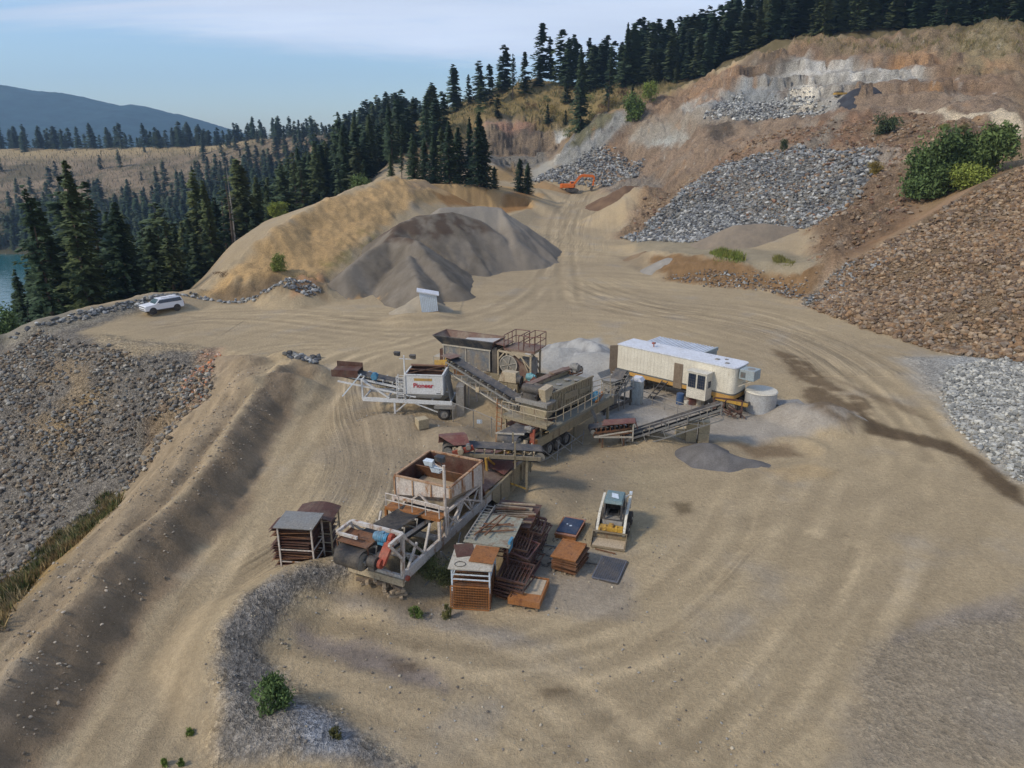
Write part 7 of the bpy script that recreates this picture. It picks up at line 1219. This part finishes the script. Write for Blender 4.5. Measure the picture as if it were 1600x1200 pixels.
# chain-link fence
def fence():
    pts = [PZ(*p, 0)[:2] for p in ((708, 660), (740, 672), (768, 684), (792, 702))]; o = pts[0]; R = empty('chain_link_fence', (*o, 0), label='sagging chain link fence between the lettered bin and the screening plant', cat='fence')
    P = [(p[0] - o[0], p[1] - o[1], 0) for p in pts]; 
    for p in P: b = MB(); b.tube((p[0], p[1], -.3), (p[0], p[1], 1.65), .04, 8); b.build('post', 'steel', R)
    w = MB()
    for p, q in zip(P[:-1], P[1:]):
        p, q = Vector(p), Vector(q); w.tube(p + Vector((0, 0, 1.6)), q + Vector((0, 0, 1.55)), .025, 6); n = int((q - p).length / .16); H = 1.5
        for k in range(-9, n + 1):
            for sg in (1, -1):
                a0, a1 = (k, k + 9); f0, f1 = max(a0, 0) / n, min(a1, n) / n
                if f1 <= f0: continue
                z0, z1 = (f0 * n - a0) / 9 * H, (f1 * n - a0) / 9 * H
                if sg < 0: z0, z1 = H - z0, H - z1
                w.bar(p.lerp(q, f0) + Vector((0, 0, .1 + z0)), p.lerp(q, f1) + Vector((0, 0, .1 + z1)), .010)
    w.build('wire_mesh', 'steel', R); k = MB(); m_ = Vector(P[1]).lerp(Vector(P[2]), .35); k.box(m_.x - .2, m_.x + .2, m_.y - .06, m_.y - .03, .75, 1.05); k.build('notice_plate', 'bluewhite', R)
fence()
# leaning white shed
def shed():
    x, y = PZ(671, 491, .3)[:2]; z = hfun(x, y); R = empty('leaning_shed', (x, y + .8, z - .1), .12, label='white shed leaning over at the foot of the big gravel pile', cat='shed'); R.rotation_euler = (.0, -.09, .12)
    b = MB(); b.hexa([(-1.0, -.9, 0), (1.0, -.9, 0), (1.0, .9, 0), (-1.0, .9, 0), (-1.05, -.9, 2.75), (1.05, -.9, 2.15), (1.05, .9, 2.15), (-1.05, .9, 2.75)]); B = b.build('wall', 'bluewhite', R); r = MB()
    for i in range(9): r.box(-.95 + i * .22, -.92 + i * .22, -.92, -.9, .15, 2.1)
    r.build('board_joint', 'cabinet', B); r = MB(); r.plate([(-1.3, -1.1, 2.9), (1.35, -1.1, 2.12), (1.35, 1.1, 2.12), (-1.3, 1.1, 2.9)], .14); r.build('roof', 'roofwhite', R); r = MB(); r.box(-1.1, 1.1, -1.0, 1.0, -.1, .14); r.build('skid', 'wood', R)
shed()
# ------------------------------------------------ stacked screen panels
def screen_panel(w, l, m='rust', wires=12, frame_m=None, th=.05, solid=None):
    """a framed screen mesh in its own coordinates, returned as builder"""
    b = MB(); b.bar((0, 0, 0), (w, 0, 0), th); b.bar((0, l, 0), (w, l, 0), th); b.bar((0, 0, 0), (0, l, 0), th); b.bar((w, 0, 0), (w, l, 0), th)
    for i in range(1, wires): b.bar((w * i / wires, 0, 0), (w * i / wires, l, 0), .018)
    for i in range(1, int(wires * l / w)): b.bar((0, l * i / int(wires * l / w), .01), (w, l * i / int(wires * l / w), .01), .018)
    return b
def put(name, mb, m, x, y, z, rot, label, cat, group=None, bev=0):
    o = mb.build(name, m, None, bev=bev); o.location = (x, y, z); o.rotation_euler = rot; return tag(o, label, cat, group)
A1 = math.atan2(-.43, 1.03)
M['pinkstrip'] = painted('pinkish_rust_paint', (.36, .17, .11), .3, (.22, .1, .05)); M['navyblue'] = painted('navy_rubber', (.022, .042, .085), .1, (.08, .09, .12), dust=.12)
def stack_of(x, y, n, w, l, m, label_top, label, group, rz, dz=.07, jit=.06, top=None, z0=None, slab=True, base=True):
    g = hfun(x, y) if z0 is None else z0; r = random.Random(int(x * 100 + y)); z = g + (.16 if base else .03)
    if base:
        b = MB()
        for yy in (.1, l * .5, l - .15): b.box(0, w, yy, yy + .1, .10, .14)
        for xx in (.05, w * .5, w - .15): b.box(xx, xx + .1, 0, l, 0, .10)
        put('pallet', b, 'woodlight', x, y, g, (0, 0, rz), 'wooden pallet ' + label_top[1], 'pallet')
    for i in range(n):
        b = MB(); b.box(0, w, 0, l, 0, .025) if slab else b.__init__()
        for yy in (0, l - .08): b.box(0, w, yy, yy + .08, -.02, .05)
        for xx in (0, w - .05): b.box(xx, xx + .05, .08, l - .08, -.01, .04)
        for k in range(int(w / .16)): b.box(.1 + k * .16, .125 + k * .16, .08, l - .08, .025, .032)
        last = i == n - 1; put('quarry_screen', b, (top or m) if last else m, x + r.uniform(-jit, jit), y + r.uniform(-jit, jit), z + i * dz, (r.uniform(-.015, .015), r.uniform(-.015, .015), rz + r.uniform(-jit, jit) * 1.3), label_top[0] if last else label, 'screen panel', None if last else group)
stack_of(2.31, 33.85, 4, 1.15, 1.95, 'rustlight', ('navy blue rubber screen panel with pinkish end strips on a low stack', 'under the navy blue panel stack'), 'rusty screen panel under the navy blue top panel', 'panels under the navy top panel', A1 + .03, .075, .04, 'pinkstrip', base=False)
b = MB(); b.box(.03, 1.12, .16, 1.78, 0, .03); put('rubber_mat', b, 'navyblue', 2.31, 33.85, hfun(2.3, 33.9) + .32, (0, 0, A1 + .03), 'navy blue rubber mat lying on the low panel stack', 'mat')
b = MB(); b.plate([(0, 0, 0), (.14, .02, 0), (.13, .13, 0), (.01, .12, 0)], .005); b.plate([(-.15, .2, 0), (-.05, .22, 0), (-.06, .3, 0), (-.14, .28, 0)], .005); put('paper_scrap', b, 'bluewhite', 3.15, 34.45, hfun(2.3, 33.9) + .36, (0, 0, 0), 'torn white paper scraps on the navy blue rubber mat', 'paper')
stack_of(1.96, 30.61, 10, 1.3, 1.75, 'rust', ('rust brown screen panel on top of the pallet stack by the loader bucket', 'under the rust brown panel stack'), 'rusty screen panel in the pallet stack near the small loader', 'panels in the pallet stack near the loader', A1, .082, .085, 'rustlight')
b = screen_panel(1.25, 2.05, wires=11); b.bar((0, 0, 0), (1.25, 0, 0), .06); put('wire_grid', b, painted('blue_grey_wire', (.10, .115, .15), .1), 3.92, 30.04, hfun(4.6, 31) + .06, (0, 0, A1 + .02), 'blue grey wire mesh panel lying flat on the ground', 'mesh panel')
for k in range(2): b = screen_panel(1.25, 2.05, wires=11); put('wire_grid', b, 'darksteel', 3.95, 30.0 + .03 * k, hfun(4.6, 31) + .02 + .02 * k, (0, 0, A1), 'dark wire mesh panel hidden under the blue grey one', 'mesh panel', 'dark mesh panels under the blue grey one')
# open crate of sand
b = MB(); b.box(0, 1.5, 0, .08, 0, .32); b.box(0, 1.5, 1.92, 2.0, 0, .32); b.box(0, .08, .08, 1.92, 0, .3); b.box(1.42, 1.5, .08, 1.92, 0, .3); b.box(.08, 1.42, .08, 1.92, 0, .1); s = MB(); s.plate([(.1, .45, .2), (1.4, .45, .2), (1.4, 1.85, .24), (.1, 1.85, .24)], .12); s2 = MB(); s2.plate([(.1, .1, .22), (1.4, .1, .22), (1.4, .62, .29), (.1, .55, .29)], .03); p = MB()
for xx in (.1, .7, 1.3): p.box(xx, xx + .12, 0, 2.0, -.16, -.06)
p.box(0, 1.5, .05, .15, -.06, 0); p.box(0, 1.5, 1.8, 1.9, -.06, 0)
simple('steel_tray', -.2, 27.7, hfun(.5, 28.5) + .18, A1 + .12, [('frame', 'rustlight', b), ('sand', 'sand', s), ('plate', 'rustlight', s2), ('pallet', 'wood', p)], 'rusty open tray half filled with sand on a pallet', 'tray')
# the long row of racks right of the nearest machine
M['boardtop'] = painted('greenish_boards', (.27, .27, .21), .45, (.2, .13, .08), dust=.3); ru = Vector((.31, .95, 0)).normalized(); ra = math.atan2(-.31, .95)
def rack(x, y, w, l, h, rz, mleg, label, n_panels, top=None, sag=0, grp='rusty panels held in the racks', leg_h=None, front_mesh=False, rows=None):
    g = hfun(x, y); R = empty('panel_rack', (x, y, g), rz, label=label, cat='rack'); lh = leg_h or h
    for (a_, c_) in ((0, 0), (w, 0), (0, l), (w, l)): b = MB(); b.bar((a_, c_, -.1), (a_, c_, lh), .07); b.build('leg', mleg, R)
    b = MB()
    for z in rows or (lh - .1, lh - .35, lh - .6):
        b.path([(0, 0, z), (w, 0, z), (w, l, z), (0, l, z), (0, 0, z)], .045)
    b.build('rail', mleg, R)
    if top: b = MB(); b.plate([(-.15, -.15, h), (w + .12, -.12, h - sag), (w + .12, l + .1, h), (-.15, l + .1, h + sag)], .04); b.build('top_sheet', top, R)
    return R, g
R_, g = rack(-2.72, 27.75, 1.72, 1.9, 2.05, ra * .35, 'bluewhite', 'pale topped rack nearest the camera with a rusty screen on it', 0, 'pale', .02)
rr = random.Random(11)
for i in range(13):  # cage panels stood on edge inside the near rack
    b = screen_panel(1.75, 1.15, wires=15); put('wire_screen', b, 'rust' if i % 3 else 'rustlight', -2.78 + .02 * i + rr.uniform(-.04, .04), 27.55 + i * .16, g + .03, (math.radians(88 + rr.uniform(-3, 3)), 0, ra * .35), 'rusty wire mesh panel stood on edge in the nearest rack', 'mesh panel', 'mesh panels on edge in the nearest rack')
b = MB(); b.box(0, 1.15, 0, 1.35, 0, .03)
for k in range(14): b.box(.04 + k * .08, .055 + k * .08, 0, 1.35, .03, .04)
put('quarry_screen', b, 'rustlight', -1.98, 28.15, g + 2.10, (.02, 0, ra * .35 - .1), 'orange rusty screen lying on the nearest rack', 'screen panel'); b = MB(); b.box(0, .9, 0, 1.1, 0, .02); put('rubber_mat', b, 'darkrust', -2.55, 28.5, g + 2.085, (0, 0, .2), 'dark brown sheet lying under the orange rusty screen', 'sheet')
b = MB(); n = 18
for i in range(n): a0, a1 = 6.2832 * i / n, 6.2832 * (i + 1) / n; b.tube((math.cos(a0) * .25, math.sin(a0) * .2, 0), (math.cos(a1) * .25, math.sin(a1) * .2, 0), .014, 5)
put('hose_coil', b, 'darksteel', -2.35, 27.95, g + 2.09, (0, 0, 0), 'thin hose loop lying on the pale sheet of the nearest rack', 'hose')
R2_, g2 = rack(-2.15, 29.9, 2.0, 2.6, 2.1, ra * .8, 'darkrust', 'middle rack covered with pale boards and a ladder', 0, 'boardtop', .03)
b = MB(); b.bar((0, 0, 0), (.95, 3.4, 0), .06); b.bar((.42, -.12, 0), (1.37, 3.28, 0), .06)
for i in range(11): f = (i + .5) / 11; b.bar((.95 * f, 3.4 * f, 0), (.42 + .95 * f, -.12 + 3.4 * f, 0), .04)
put('ladder', b, 'steel', -2.25, 29.95, g2 + 2.2, (.0, 0, .0), 'grey ladder lying on the middle rack', 'ladder')
for i, (dx_, dy_, L_, a_) in enumerate([(.5, .6, 1.7, .1), (.5, .9, 1.6, .3), (.7, 1.3, 1.5, -.1), (.3, .2, 2.3, 1.0), (.8, .1, 2.2, 1.1)]): b = MB(); b.bar((0, 0, 0), (L_, 0, 0), .06); put('steel_bar', b, 'rust', -2.1 + dx_, 29.9 + dy_, g2 + 2.22 + .03 * i, (0, 0, a_), 'rusty bar lying across the middle rack', 'bar', 'bars across the middle rack')
b = MB(); b.box(0, .12, 0, .5, -.5, .1); put('plastic_drum', b, 'blue', -.2, 29.55, g2 + 2.15, (0, .1, ra), 'bright blue plastic sheet hanging off the right edge of the middle rack', 'plastic sheet')
R3_, g3 = rack(-1.1, 32.5, 2.0, 2.3, 1.7, ra * .9, 'rust', 'far rack piled with brown timbers', 0, 'darkrust', .02)
for i in range(13): L_ = rr.uniform(1.6, 2.2); b = MB(); b.bar((0, 0, 0), (L_, 0, 0), rr.uniform(.07, .13), .07); put('timber', b, rr.choice(['wood', 'woodlight', 'rust']), -1.1 + rr.uniform(-.1, .2) + i * .03, 32.3 + i * .15, g3 + 1.76 + rr.uniform(0, .16), (0, rr.uniform(-.04, .04), rr.uniform(-.2, .12)), 'brown timber lying crosswise on the far rack', 'timber', 'timbers on the far rack')
for k, (x, y, n_, tl) in enumerate([(-.85, 28.4, 9, .10), (-.45, 30.4, 12, .16), (.15, 32.6, 11, .12)]):
    for i in range(n_):
        w_ = rr.uniform(1.15, 1.5); l_ = rr.uniform(1.5, 1.9); b = MB(); b.box(0, w_, 0, .08, -.02, .05); b.box(0, w_, l_ - .08, l_, -.02, .05); b.box(0, .06, .08, l_ - .08, 0, .04); b.box(w_ - .06, w_, .08, l_ - .08, 0, .04)
        for q_ in range(7): b.box(.12 + q_ * w_ / 8, .15 + q_ * w_ / 8, .08, l_ - .08, .01, .03)
        put('quarry_screen', b, rr.choice(['darkrust', 'rust', 'darkrust', 'redhood']), x + rr.uniform(-.08, .12), y + rr.uniform(-.1, .1), hfun(x, y) + .08 + i * .125, (rr.uniform(-.05, .05), tl + rr.uniform(-.06, .10), ra + rr.uniform(-.12, .12)), ['dark rusty screen in the low stack right of the nearest rack', 'dark rusty screen in the tall leaning stack right of the middle rack', 'dark rusty screen in the stack right of the far rack'][k], 'screen panel', ['screens right of the nearest rack', 'screens right of the middle rack', 'screens right of the far rack'][k])
# left stack in its frames
gL = hfun(-10.5, 30.2); R_, g = rack(-11.15, 29.85, 1.65, 1.35, 2.25, -.1, 'rustpaint', 'left rack with a grey board top holding curved rusty sheets', 0, 'greybelt', .03, rows=(1.0, .35))
for i in range(15): b = MB(); b.plate([(0, 0, 0), (1.75, 0, .02), (1.75, 1.15, .02), (0, 1.15, 0)], .02); b.plate([(0, 0, 0), (0, 1.15, 0), (-.15, 1.15, -.10), (-.15, 0, -.10)], .02); put('rusty_sheet', b, rr.choice(['rust', 'darkrust', 'darkrust']), -11.35 + rr.uniform(-.15, .15), 29.9 + rr.uniform(-.05, .05), g + .15 + i * .14, (0, rr.uniform(-.08, .08), -.1), 'bent rusty sheet stacked inside the left rack', 'steel sheet', 'sheets inside the left rack')
R_, g = rack(-10.75, 31.4, 1.75, 1.2, 2.5, -.1, 'beigelight', 'taller rack behind the left one capped by a curved rusty sheet', 0, None, 0, rows=(2.4, 1.7, 1.2, .7, .3))
b = MB(); n = 8
for i in range(n): x0, x1 = -.15 + 2.05 * i / n, -.15 + 2.05 * (i + 1) / n; z0, z1 = .22 * math.sin(math.pi * i / n), .22 * math.sin(math.pi * (i + 1) / n); b.plate([(x0, -.25, z0), (x1, -.25, z1), (x1, 1.3, z1 + .05), (x0, 1.3, z0 + .05)], .04)
put('curved_sheet', b, 'darkrust', -10.75, 31.4, g + 2.52, (0, 0, -.1), 'curved dark rusty sheet on top of the taller left rack', 'steel sheet')
for i in range(9): b = MB(); b.box(0, 1.6, 0, 1.1, 0, .05); put('rusty_sheet', b, 'darkrust', -10.7 + rr.uniform(-.08, .08), 31.45, g + .2 + i * .25, (0, rr.uniform(-.04, .04), -.1), 'flat dark sheet stacked inside the taller left rack', 'steel sheet', 'sheets inside the taller left rack')
# loose bars on the ground among the stacks
for i, (px, py, L_, a_, lb) in enumerate([(812, 868, 1.3, 1.25, 'pale bar lying on the ground right of the racks'), (822, 872, 1.1, 1.15, 'second pale bar lying on the ground right of the racks'), (850, 852, 2.3, -.35, 'long thin grey bar lying left of the rust brown stack'), (905, 880, .9, -.15, 'short dark bar beside the pallet stack'), (930, 858, 1.1, -.45, 'rusty bar poking from behind the pallet stack'), (690, 915, 3.4, .95, 'long pole lying in the weeds beside the nearest machine'), (855, 882, .8, .6, 'small dark bar on the littered ground')]):
    x, y = PZ(px, py, 0)[:2]; b = MB(); b.bar((0, 0, 0), (L_, 0, 0), .05); put('steel_bar', b, ['pale', 'pale', 'steel', 'darksteel', 'rust', 'wood', 'darksteel'][i], x, y, hfun(x, y) + .06, (0, 0, a_), lb, 'bar')
b = MB()
for i in range(60): x = rr.uniform(-1, 1.2); y = rr.uniform(-1.4, 1.4); L_ = rr.uniform(.05, .25); a_ = rr.uniform(0, 3.1); b.bar((x, y, .03), (x + math.cos(a_) * L_, y + math.sin(a_) * L_, .04), .03)
o = b.build('scrap_litter', 'darksteel', None); x, y = PZ(835, 865, 0)[:2]; o.location = (x, y, hfun(x, y)); tag(o, 'small dark bits of scrap littering the ground between racks and stacks', None, None, 'stuff')
# ------------------------------------------------ skid-steer loader
def skid():
    R = frame_root('skid_loader', (5.55, 34.5), (-.28, -.96), 'small white and yellow skid steer loader with its bucket down', 'loader')   # +x forward
    b = MB(); b.hexa([(-1.5, -.55, .35), (.75, -.55, .35), (.75, .55, .35), (-1.5, .55, .35), (-1.5, -.55, 1.15), (.55, -.55, .95), (.55, .55, .95), (-1.5, .55, 1.15)]); b.build('body', 'steel', R, bev=.04); b = MB(); b.box(-1.6, -.75, -.5, .5, 1.1, 1.5); b.build('engine_cover', 'pale', R, bev=.05); b = MB(); b.box(-.68, -.62, -.43, .43, 1.0, 1.9); b.box(-.6, .5, -.43, .43, .9, .95); b.build('cab_back', 'rubber', R)
    c = MB()
    for x, z1 in ((.5, 1.95), (-.65, 2.0)):
        for y in (-.45, .45): c.bar((x, y, .9), (x - .05, y, z1), .09)
    for y in (-.45, .45): c.plate([(-.6, y, 1.1), (.25, y, 1.1), (.4, y, 1.9), (-.6, y, 1.95)], .02)
    c.bar((.5, -.45, .95), (.5, .45, .95), .08); c.build('cab_frame', 'navy', R); c = MB(); c.hexa([(-.75, -.52, 1.95), (.52, -.52, 1.9), (.52, .52, 1.9), (-.75, .52, 1.95), (-.7, -.46, 2.12), (.4, -.46, 2.08), (.4, .46, 2.08), (-.7, .46, 2.12)]); CR = c.build('cab_roof', painted('blue_green_roof', (.12, .20, .22), .1), R, bev=.03); c = MB(); c.plate([(-.4, -.2, 2.125), (.1, -.15, 2.115), (.2, .25, 2.11), (-.3, .15, 2.125)], .006); c.build('scratch_patch', 'bluewhite', CR)
    c = MB(); c.box(-.55, .05, -.27, .27, .95, 1.12); c.box(-.6, -.45, -.27, .27, 1.1, 1.7); c.build('seat', 'rubber', R, bev=.04); c = MB(); c.bar((.2, -.3, 1.0), (.25, -.3, 1.45), .04); c.bar((.2, .3, 1.0), (.25, .3, 1.45), .04); c.build('control_lever', 'darksteel', R)
    for y in (-.72, .72): a = MB(); a.path([(-1.3, y, 1.55), (.35, y, 1.2), (.95, y, .75), (1.2, y, .45)], .13, .17); a.bar((-1.3, y, 1.5), (-1.2, y, .9), .12); a.build('lift_arm', 'creamside', R)
    a = MB(); a.box(.72, 1.1, -.62, .62, .55, .78); a.bar((1.1, -.6, .75), (1.2, -.6, .35), .1); a.bar((1.1, .6, .75), (1.2, .6, .35), .1); a.tube((.9, -.3, .85), (1.1, -.3, .6), .06, 8); a.tube((.9, .3, .85), (1.1, .3, .6), .06, 8); a.box(.75, 1.0, -.12, .12, .78, .9); a.build('quick_coupler', 'yellow', R)
    k = MB(); k.plate([(1.2, -.9, .62), (1.2, .9, .62), (1.25, .9, .08), (1.25, -.9, .08)], .04); k.plate([(1.25, -.9, .06), (1.25, .9, .06), (1.95, .9, .03), (1.95, -.9, .03)], .04); k.plate([(1.2, -.9, .62), (1.2, .9, .62), (1.4, .9, .66), (1.4, -.9, .66)], .03)
    for y in (-.9, .9): k.plate([(1.2, y, .64), (1.4, y, .66), (1.95, y, .05), (1.22, y, .05)], .03)
    k.build('bucket', painted('dusty_bucket_steel', (.22, .17, .10), .3), R); s = MB(); s.plate([(1.28, -.85, .22), (1.28, .85, .22), (1.85, .85, .07), (1.85, -.85, .07)], .04); s.build('bucket_sand', 'sand', R)
    for x in (-1.05, .25):
        for y in (-.78, .78): wheel(R, (x, y, .38), .39, .27, hub='cream')
    for y in (-.4, .4): l = MB(); l.box(-1.63, -1.58, y - .08, y + .08, .95, 1.1); l.build('tail_light', 'redguard', R)
    l = MB(); l.bar((-.7, .5, 1.8), (-.8, .75, 2.0), .03); l.box(-.9, -.75, .7, .85, 1.95, 2.1); l.build('work_light', 'bluewhite', R)
skid()
# ------------------------------------------------ white SUV
def suv():
    R = frame_root('parked_suv', PZ(255, 490, .0)[:2], (-.66, -.75), 'white estate style off road car with dark windows parked on the plateau', 'car', z=hfun(*PZ(255, 490, 0)[:2])); L = 2.42
    prof = [(2.40, .45), (2.44, .72), (2.40, 1.02), (2.25, 1.10), (1.15, 1.20), (.55, 1.72), (-1.9, 1.80), (-2.2, 1.72), (-2.38, 1.15), (-2.42, .60), (-2.36, .42)]
    def body(z0, z1): pass
    b = MB(); hw = .93; n = len(prof); rings = []
    for y, s_ in ((-hw, 1), (-hw * .97, 1), (hw * .97, 1), (hw, 1)): pass
    V = []; 
    for sg in (-1, 1):
        for x, z in prof: ww = hw if z < 1.16 else hw - (z - 1.16) * .26; V.append((x, sg * ww, z))
    F = [tuple(range(n))[::-1], tuple(range(n, 2 * n))] + [(i, (i + 1) % n, n + (i + 1) % n, n + i) for i in range(n)]; b._add(V, F); b.build('body', mat('car_white_paint', (.72, .72, .74), .3, 0, .5)[0], R, bev=.05)
    def strip(pts, y, m, nm): q = MB(); q.plate([(x, y + (0), z) for x, z in pts], .012); return q.build(nm, m, R)
    for sg in (-1, 1):
        w_ = MB(); P = [(.98, 1.22), (.56, 1.62), (-2.05, 1.68), (-2.22, 1.24)]; w_.plate([(x, sg * (hw - (z - 1.16) * .26 + .006), z) for x, z in P], .012); w_.build('side_window', 'glass', R); s_ = MB(); s_.box(-1.1, 1.1, sg * hw - .01 if sg > 0 else -hw - .02, sg * hw + .02 if sg > 0 else -hw + .01, .38, .52); s_.build('sill', 'rubber', R); rl = MB(); rl.bar((.3, sg * .70, 1.84), (-1.9, sg * .70, 1.88), .04, .05); rl.build('roof_rail', 'stripe', R); mr = MB(); mr.box(.72, .88, sg * 1.02 - .1, sg * 1.02 + .1, 1.18, 1.32); mr.build('mirror', 'clean_white', R, bev=.03); hl = MB(); hl.box(2.36, 2.45, sg * .72 - .16, sg * .72 + .16, .86, 1.0); hl.build('headlight', 'bluewhite', R); tl = MB(); tl.box(-2.45, -2.38, sg * .8 - .1, sg * .8 + .1, .75, 1.1); tl.build('tail_light', 'redguard', R)
        for x in (1.5, -1.48): a = MB(); a.tube((x, sg * (hw - .06), .40), (x, sg * (hw + .012), .40), .46, 20); a.build('wheel_arch', 'rubber', R); wheel(R, (x, sg * (hw - .08), .37), .37, .25, hub='darksteel')
    w_ = MB(); w_.plate([(1.13, -.80, 1.225), (1.13, .80, 1.225), (.585, .70, 1.705), (.585, -.70, 1.705)], .012); w_.build('windscreen', mat('windscreen_glass', (.05, .09, .10), .1, 0, .6)[0], R); g = MB(); g.box(2.40, 2.46, -.85, .85, .90, .98); g.box(2.42, 2.475, -.7, .7, .62, .70); g.box(2.38, 2.46, -.75, .75, .38, .50); g.build('grille', 'stripe', R)
suv()
# ------------------------------------------------ orange excavator
def excavator():
    x, y = PY(893, 295, 242)[:2]; R = empty('excavator', (x, y, max(hfun(x + a_, y + b_) for a_ in (-2, 2) for b_ in (-1.5, 1.5)) + .1), .05, label='orange tracked excavator with raised boom in front of the grey rubble', cat='excavator'); R.scale = (1.12,) * 3
    for y_ in (-1.3, 1.3): b = MB(); pts = [(-2.0, .5), (-1.6, .95), (1.6, .95), (2.0, .5), (1.6, .05), (-1.6, .05)]; n = 6; V = [(px_, y_ + s_ * .3, z_) for s_ in (-1, 1) for px_, z_ in pts]; b._add(V, [tuple(range(n))[::-1], tuple(range(n, 2 * n))] + [(i, (i + 1) % n, n + (i + 1) % n, n + i) for i in range(n)]); b.build('track', 'darksteel', R, bev=.05)
    b = MB(); b.tube((0, 0, .8), (0, 0, 1.15), .9, 16); b.build('turntable', 'darksteel', R); b = MB(); b.box(-3.0, .6, -1.3, 1.3, 1.15, 2.35); b.build('upper_body', painted('orange_paint', (.66, .15, .02), .08, dust=.08), R, bev=.12); OR = bpy.data.materials['orange_paint']; b = MB(); b.box(-3.3, -2.6, -1.35, 1.35, 1.1, 2.3); b.build('counterweight', OR, R, bev=.15)
    b = MB(); b.box(-.4, 1.2, .3, 1.3, 1.2, 2.9); CB = b.build('cab', OR, R, bev=.08); b = MB(); b.box(-.2, 1.22, .28, 1.32, 1.9, 2.75); b.build('window', 'glass', CB)
    b = MB(); b.path([(.5, 0, 1.7), (2.4, 0, 4.3), (3.2, 0, 4.7), (6.4, 0, 4.4)], .5, .75); b.build('boom', OR, R, bev=.04); b = MB(); b.path([(5.8, 0, 4.6), (6.6, 0, 4.3), (6.3, 0, 1.6)], .42, .55); b.build('stick', OR, R, bev=.04); b = MB(); b.tube((1.0, .35, 1.9), (2.6, .35, 3.9), .13, 8); b.tube((1.0, -.35, 1.9), (2.6, -.35, 3.9), .13, 8); b.tube((3.4, 0, 5.0), (5.8, 0, 4.9), .13, 8); b.build('hydraulic_ram', 'steel', R)
    b = MB(); P = [(6.5, 1.8), (6.0, 1.7), (5.5, 1.0), (5.6, .3), (6.3, .1), (6.1, .8)]; n = 6; V = [(px_, s_ * .7, z_) for s_ in (-1, 1) for px_, z_ in P]; b._add(V, [tuple(range(n))[::-1], tuple(range(n, 2 * n))] + [(i, (i + 1) % n, n + (i + 1) % n, n + i) for i in range(n)]); b.build('bucket', 'darksteel', R)
excavator()
# small yellow machine part and dark heap on the upper bench
x, y = PY(1312, 163, 206)[:2]; b = MB(); b.box(-1.8, 1.2, -.8, .8, .5, 1.0); c = MB(); c.box(-1.6, .2, -.7, .7, 1.0, 1.3); simple('yellow_loader', x, y, hfun(x, y) - .5, .1, [('body', 'yellow', b), ('cab', 'darksteel', c)], 'yellow machine half hidden on the upper bench', 'loader')
x0_, x1_ = PY(1332, 158, 204)[0], PY(1360, 158, 204)[0]
pile('dark_gravel_pile', 'dark grey heap on the upper bench below the pale rock face', [[(x0_, 204, hfun(x0_, 204) + 1.8), (x1_, 204, hfun(x1_, 204) + 1.8)]], .8, plain(C(70, 72, 76), C(56, 56, 60), 2), .5, 8, .3)
# ------------------------------------------------ haze
def haze():
    me = bpy.data.meshes.new("haze"); bm = bmesh.new(); bmesh.ops.create_cube(bm, size=1); bm.to_mesh(me); bm.free()
    o = bpy.data.objects.new("haze", me); COL.objects.link(o); x0, x1, y0, y1, z0, z1 = -4900, 4900, -700, 4800, -110, 450
    o.location = ((x0 + x1) / 2, (y0 + y1) / 2, (z0 + z1) / 2); o.scale = (x1 - x0, y1 - y0, z1 - z0); o['kind'] = 'stuff'; o['label'] = 'thin blue haze in the valley air'
    m = bpy.data.materials.new("haze_air"); m.use_nodes = True; t = m.node_tree; t.nodes.clear(); v = N(t, 'ShaderNodeVolumePrincipled'); v.inputs['Color'].default_value = (.46, .70, 1, 1); v.inputs['Density'].default_value = 0.00015; v.inputs['Anisotropy'].default_value = .2
    out = N(t, 'ShaderNodeOutputMaterial'); t.links.new(v.outputs[0], out.inputs['Volume']); me.materials.append(m)
haze()
